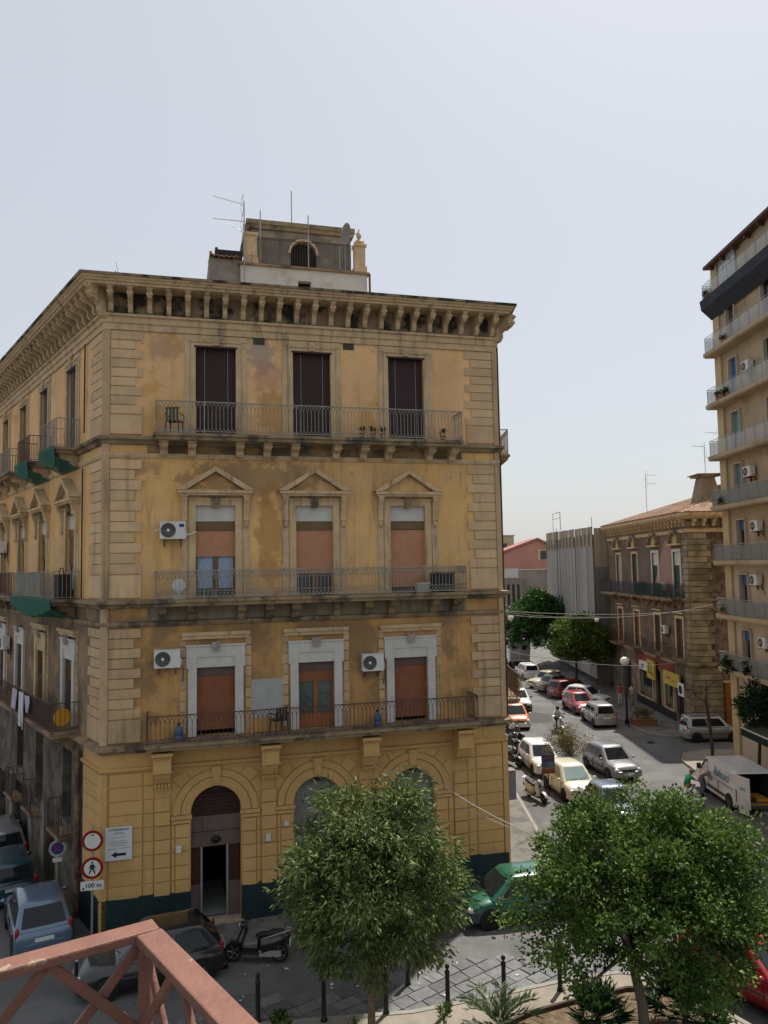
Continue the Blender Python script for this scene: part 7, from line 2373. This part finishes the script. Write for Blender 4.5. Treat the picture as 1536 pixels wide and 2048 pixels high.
# plants on the tall block's balconies
for i, (x, z) in enumerate(((.9, 5.2), (1.4, 5.15), (3.4, 5.1), (.8, 8.25), (2.2, 20.65), (1.6, 20.65), (2.6, 20.65), (1.2, 14.5), (2.6, 23.8), (.6, 27.05))):
    p = FB.at(x, -.46, z) + TB.location
    t = thing('balcony_plant', ('large trailing plant at the lower corner of the tall block', 'bushy plant beside the trailing one on the tall block', 'leafy plant farther along the lowest balcony', 'green fern on the second lowest balcony',
                                'middle potted plant on the sixth balcony up', 'left potted plant on the sixth balcony up', 'right potted plant on the sixth balcony up', 'flower pots on the balcony level with the palazzo roof', 'pot plants on the balcony below the awning', 'spiky plant at the top terrace corner')[i], 'plant', tuple(p), 0, 'plants on the tall block')
    big = i < 3
    obj('trough', MB().box(-.15, .15, -.3, .3, 0, .22), mat('terracotta_pot', (.25, .1, .05)), t)
    me, cl = crown((0, 0, .3 if not big else .25), (.25, .3, .25) if not big else (.55, .7, .65), 10 if not big else 30, 20 if not big else 30, .16, .14, .06, .2, .2, -.9)
    me.materials.append(LM6 if i not in (3,) else LM4)
    obj('foliage', me, None, t)
# rooftop aerials of the tile-roofed palazzo
yagi('television_antenna', (21.9, 64.0, 15.3), 3.4, [(3.3, .9, 0, 5, .5), (2.6, .8, 0, 4, .6)], 'aerial on the ridge of the clay tile roof', 0)
yagi('television_antenna', (24.4, 58.0, 16.0), 4.2, [(4.0, -.9, .1, 6, .5), (3.2, .9, 0, 4, .5)], 'left tall aerial behind the tiled roof chimney', 0)
yagi('television_antenna', (26.0, 59.0, 16.0), 5.4, [(5.2, -1.0, .1, 6, .5), (4.6, .9, 0, 4, .5)], 'right tallest aerial behind the tiled roof chimney', 0)
# ================================================================ people
def person(name, label, joints, radii, mats_fn, loc, rz, extra=None, group=None):
    """joints: name -> (x, y, z); a skinned body grown along BONES, then coloured by where each face lies."""
    bones = [('pelvis', 'waist'), ('waist', 'chest'), ('chest', 'neck'), ('neck', 'head'), ('head', 'crown'), ('chest', 'lsh'), ('lsh', 'lel'), ('lel', 'lwr'), ('lwr', 'lha'),
             ('chest', 'rsh'), ('rsh', 'rel'), ('rel', 'rwr'), ('rwr', 'rha'), ('pelvis', 'lhip'), ('lhip', 'lkn'), ('lkn', 'lan'), ('lan', 'lto'), ('pelvis', 'rhip'), ('rhip', 'rkn'), ('rkn', 'ran'), ('ran', 'rto')]
    names = list(joints)
    me = bpy.data.meshes.new(name)
    me.from_pydata([joints[n] for n in names], [(names.index(a), names.index(b)) for a, b in bones], [])
    t = thing(name, label, 'person', loc, rz, group)
    o = obj('body', me, None, t)
    sk_ = o.modifiers.new('skin', 'SKIN')
    sk_.use_smooth_shade = True
    for i, n in enumerate(names):
        sv = me.skin_vertices[0].data[i]
        r_ = radii[n]
        sv.radius = (r_, r_) if not isinstance(r_, tuple) else r_
        sv.use_root = (n == 'pelvis')
    ss = o.modifiers.new('sub', 'SUBSURF')
    ss.levels = 1
    apply_mods(o)
    me = o.data
    jp = {n: Vector(joints[n]) for n in names}
    ml = []
    for p in me.polygons:
        c = p.center
        best, bd = None, 9
        for a, b in bones:
            A, Bv = jp[a], jp[b]
            ab = Bv - A
            u = max(0, min(1, (c - A).dot(ab) / max(1e-6, ab.length_squared)))
            d = (c - (A + ab * u)).length
            if d < bd:
                bd, best = d, (a, b, u)
        ml.append(mats_fn(best))
    uniq = []
    for m in ml:
        if m not in uniq:
            uniq.append(m)
    me.materials.clear()
    for m in uniq:
        me.materials.append(m)
    me.polygons.foreach_set('material_index', [uniq.index(m) for m in ml])
    me.polygons.foreach_set('use_smooth', [True] * len(me.polygons))
    return t, jp


RAD = dict(pelvis=(.15, .12), waist=(.14, .11), chest=(.17, .125), neck=.055, head=.095, crown=.085, lsh=.065, lel=.048, lwr=.036, lha=.045, rsh=.065, rel=.048, rwr=.036, rha=.045,
           lhip=.09, lkn=.065, lan=.045, lto=.045, rhip=.09, rkn=.065, ran=.045, rto=.045)
STAND = dict(pelvis=(0, 0, .94), waist=(0, 0, 1.10), chest=(0, .0, 1.34), neck=(0, 0, 1.5), head=(0, .015, 1.60), crown=(0, .01, 1.69),
             lsh=(.17, 0, 1.42), lel=(.24, -.02, 1.15), lwr=(.25, .08, .92), lha=(.25, .10, .83), rsh=(-.17, 0, 1.42), rel=(-.24, -.03, 1.15), rwr=(-.25, .05, .92), rha=(-.25, .07, .83),
             lhip=(.09, 0, .88), lkn=(.10, .10, .50), lan=(.10, -.02, .09), lto=(.10, .12, .04), rhip=(-.09, 0, .88), rkn=(-.10, .02, .48), ran=(-.10, -.16, .10), rto=(-.10, -.03, .04))
SKIN = mat('skin', (.36, .20, .14), .6, .08, 10)
HAIRD = mat('dark_hair', (.02, .014, .01), .6, .1, 20)


def cloth_m(n, c):
    return mat('cloth_' + n, c, .9, .1, 8)


def dress(top, bottom, shoe, sleeve=.5, longleg=True):
    def f(b):
        a, e, u = b
        if a in ('neck', 'head') or e in ('head', 'crown'):
            return SKIN
        if e in ('lha', 'rha', 'lwr', 'rwr'):
            return SKIN
        if e in ('lel', 'rel'):
            return top if u < sleeve else SKIN
        if e in ('lto', 'rto'):
            return shoe
        if e in ('lan', 'ran'):
            return bottom if longleg else SKIN
        if a in ('pelvis', 'lhip', 'rhip') and e in ('lhip', 'rhip', 'lkn', 'rkn'):
            return bottom
        if (a, e) == ('pelvis', 'waist'):
            return bottom if u < .3 else top
        return top
    return f


def face(t, jp, hair=HAIRD, long=False):
    h = jp['head']
    c = jp['crown']
    up = (c - h).normalized()
    fw = Vector((0, 1, 0)) - up * up.y
    fw.normalize()
    sd = up.cross(fw)
    hm = MB()
    cc = h + up * .055 - fw * .018
    hm.ell(tuple(cc), (.098, .105, .098), 10, 7)
    if long:
        hm.ell(tuple(h - up * .05 - fw * .06), (.085, .06, .13), 8, 6)
    obj('hair', hm, hair, t, smooth=True)
    obj('nose', MB().ell(tuple(h + fw * .105 - up * .005), (.014, .02, .022), 6, 4), SKIN, t)
    for s in (-1, 1):
        obj('eye', MB().ell(tuple(h + fw * .092 + sd * s * .035 + up * .025), (.012, .008, .009), 6, 4), M_INK, t)
        obj('ear', MB().ell(tuple(h + sd * s * .098), (.016, .025, .034), 6, 4), SKIN, t)
    obj('mouth', MB().ell(tuple(h + fw * .094 - up * .045), (.028, .007, .008), 6, 4), mat('lips', (.25, .09, .08), .6, 0), t)


S2 = {k: (v[0], -v[1] * .8, v[2]) if k in ('lkn', 'lan', 'lto', 'rkn', 'ran', 'rto') else v for k, v in STAND.items()}
W1 = dict(STAND)
t, jp = person('person', 'pedestrian in a red and white top walking past the globe lamp', W1, RAD, dress(cloth_m('red', (.35, .05, .06)), cloth_m('white_skirt', (.5, .46, .46)), M_INK), (18.35, 61.6, .12), R(170))
face(t, jp, long=True)
W2 = {k: (v[0], v[1] * .7, v[2]) for k, v in STAND.items()}
t, jp = person('person', 'pedestrian in a pale top and khaki trousers walking beside the other', W2, RAD, dress(cloth_m('pale', (.5, .42, .42)), cloth_m('khaki', (.28, .23, .11)), M_INK), (19.25, 61.4, .12), R(185))
face(t, jp)
# squatting by the van, arms forward
CR = dict(pelvis=(0, -.18, .38), waist=(0, -.12, .52), chest=(0, .02, .74), neck=(0, .10, .88), head=(0, .17, .97), crown=(0, .20, 1.05),
          lsh=(.17, .05, .82), lel=(.24, .22, .66), lwr=(.20, .42, .60), lha=(.18, .50, .58), rsh=(-.17, .05, .82), rel=(-.24, .2, .64), rwr=(-.2, .40, .56), rha=(-.18, .48, .53),
          lhip=(.10, -.14, .36), lkn=(.17, .24, .46), lan=(.15, -.02, .09), lto=(.16, .14, .04), rhip=(-.10, -.14, .36), rkn=(-.17, .22, .48), ran=(-.15, -.03, .09), rto=(-.16, .13, .04))
t, jp = person('person', 'person in a green T-shirt squatting beside the white van', CR, RAD, dress(cloth_m('green', (.012, .19, .075)), cloth_m('sand', (.30, .22, .15)), M_INK), (14.75, 38.75, 0), R(-75))
face(t, jp, mat('auburn_hair', (.12, .035, .02), .6, .1, 20))
BD = dict(pelvis=(0, -.1, .80), waist=(0, -.02, .93), chest=(0, .22, 1.08), neck=(0, .36, 1.12), head=(0, .45, 1.13), crown=(0, .53, 1.14),
          lsh=(.17, .26, 1.10), lel=(.22, .40, .86), lwr=(.18, .52, .66), lha=(.17, .55, .58), rsh=(-.17, .26, 1.10), rel=(-.22, .38, .86), rwr=(-.18, .5, .66), rha=(-.17, .53, .58),
          lhip=(.09, -.08, .74), lkn=(.12, .08, .44), lan=(.11, -.08, .09), lto=(.11, .08, .04), rhip=(-.09, -.08, .74), rkn=(-.12, .1, .44), ran=(-.11, -.06, .09), rto=(-.11, .1, .04))
t, jp = person('person', 'person in grey brown clothes bending down beside the green T-shirt', BD, RAD, dress(cloth_m('taupe', (.17, .135, .12)), cloth_m('grey', (.12, .12, .12)), M_INK), (15.2, 38.3, 0), R(-100))
face(t, jp)
# the rider
SIT = dict(pelvis=(0, -.30, .90), waist=(0, -.26, 1.06), chest=(0, -.16, 1.30), neck=(0, -.12, 1.46), head=(0, -.10, 1.57), crown=(0, -.10, 1.66),
           lsh=(.18, -.14, 1.37), lel=(.30, .02, 1.18), lwr=(.33, .24, 1.10), lha=(.33, .30, 1.07), rsh=(-.18, -.14, 1.37), rel=(-.30, .02, 1.18), rwr=(-.33, .24, 1.10), rha=(-.33, .30, 1.07),
           lhip=(.11, -.24, .88), lkn=(.20, .18, .76), lan=(.17, .12, .40), lto=(.17, .26, .36), rhip=(-.11, -.24, .88), rkn=(-.20, .18, .76), ran=(-.17, .12, .40), rto=(-.17, .26, .36))
t, jp = person('person', 'rider in a white shirt and dark helmet on the white scooter', SIT, RAD, dress(cloth_m('shirt', (.5, .49, .5)), cloth_m('black', (.02, .02, .022)), M_INK, .9), (11.55, 53.0, 0), hd(.12, -.99) - PI / 2)
obj('helmet', MB().ell((0, -.11, 1.60), (.135, .15, .14), 12, 8), M_PLAST, t, smooth=True)
obj('visor', MB().ell((0, -.02, 1.59), (.10, .07, .06), 10, 6), M_GLASSB, t, smooth=True)

# ================================================================ the balcony railing in the foreground
M_TERR = mat('terracotta_rail_paint', (.175, .080, .057), .6, .12, 14, .25, 60, c2=(.28, .20, .13), t2=.66, s2=7.5, soft=.012, streak=(.28, .12, .09), sk_t=.66, sk_s=(6, 6, 6))
K_ = Vector((-.519, 1.731, 10.56))
dl, dr_ = Vector((-.834, -.552, 0)), Vector((.602, -.799, 0))
FR_ = thing('balcony_railing', 'terracotta painted iron balcony railing with lattice in the near foreground', 'railing', (K_.x, K_.y, 9.6))
org = Vector(FR_.location)
FH = .96


def bar(p, q_, wd, th, up_hint, name='lattice_bar', parent=FR_):
    """A flat bar from p to q: wd across in the panel plane, th through it."""
    p, q_ = Vector(p), Vector(q_)
    d = (q_ - p).normalized()
    n_ = up_hint.normalized()
    s = d.cross(n_).normalized()
    mb = MB()
    c = []
    for e in (p, q_):
        for a, b in ((-1, -1), (1, -1), (1, 1), (-1, 1)):
            c.append(tuple(e + s * a * wd / 2 + n_ * b * th / 2))
    mb.add(c, [(0, 1, 2, 3), (7, 6, 5, 4), (0, 4, 5, 1), (1, 5, 6, 2), (2, 6, 7, 3), (3, 7, 4, 0)])
    o = obj(name, mb, M_TERR, parent)
    b_ = o.modifiers.new('bevel', 'BEVEL')
    b_.width = .004
    b_.segments = 2
    return o


for d, L_ in ((dl, 1.5), (dr_, 1.9)):
    n_ = Vector((d.y, -d.x, 0)) if d is dl else Vector((-d.y, d.x, 0))   # towards the inside
    n_ = n_ if n_.dot(Vector((0, -1, 0)) + Vector((.2, 0, 0))) > 0 else -n_
    c = n_ * .028
    tr = bar(Vector((0, 0, FH - .010)) + c - d * (.0 if d is dl else -.056), d * L_ + Vector((0, 0, FH - .010)) + c, .056, .020, Vector((0, 0, 1)), 'top_rail')
    bar(Vector((0, 0, .08)) + c, d * L_ + Vector((0, 0, .08)) + c, .03, .03, Vector((0, 0, 1)), 'bottom_rail')
    w_, hh = .195, .20
    k = 0
    while k * w_ < L_ - .05:
        a, b = k * w_ + .02, (k + 1) * w_ + .02
        for j in range(4):
            z1, z0 = FH - .022 - j * hh, FH - .022 - (j + 1) * hh
            bar(d * a + c + Vector((0, 0, z1)), d * b + c + Vector((0, 0, z0)), .021, .012, n_)
            bar(d * a + c + n_ * .009 + Vector((0, 0, z0)), d * b + c + n_ * .009 + Vector((0, 0, z1)), .021, .012, n_)
        k += 1
bar(Vector((.0, -.045, FH - .02)), Vector((.0, -.045, 0)), .026, .026, Vector((1, 0, 0)), 'corner_post')
FB_ = thing('balcony_floor', 'balcony floor slab just below the terracotta railing', 'balcony', (0, 0, 9.6))
obj('slab', MB().add([(K_.x, K_.y, -.2), (K_.x - .834 * 3, K_.y - .552 * 3, -.2), (K_.x - 1.3, -2.5, -.2), (K_.x + 2.6, -2.0, -.2), (K_.x, K_.y, 0), (K_.x - .834 * 3, K_.y - .552 * 3, 0), (K_.x - 1.3, -2.5, 0), (K_.x + 2.6, -2.0, 0)],
                     [(4, 5, 6, 7), (3, 2, 1, 0), (0, 1, 5, 4), (1, 2, 6, 5), (2, 3, 7, 6), (3, 0, 4, 7)]), M_CONC, FB_)

for o in bpy.data.objects:
    if '_at' in o.keys():
        del o['_at']
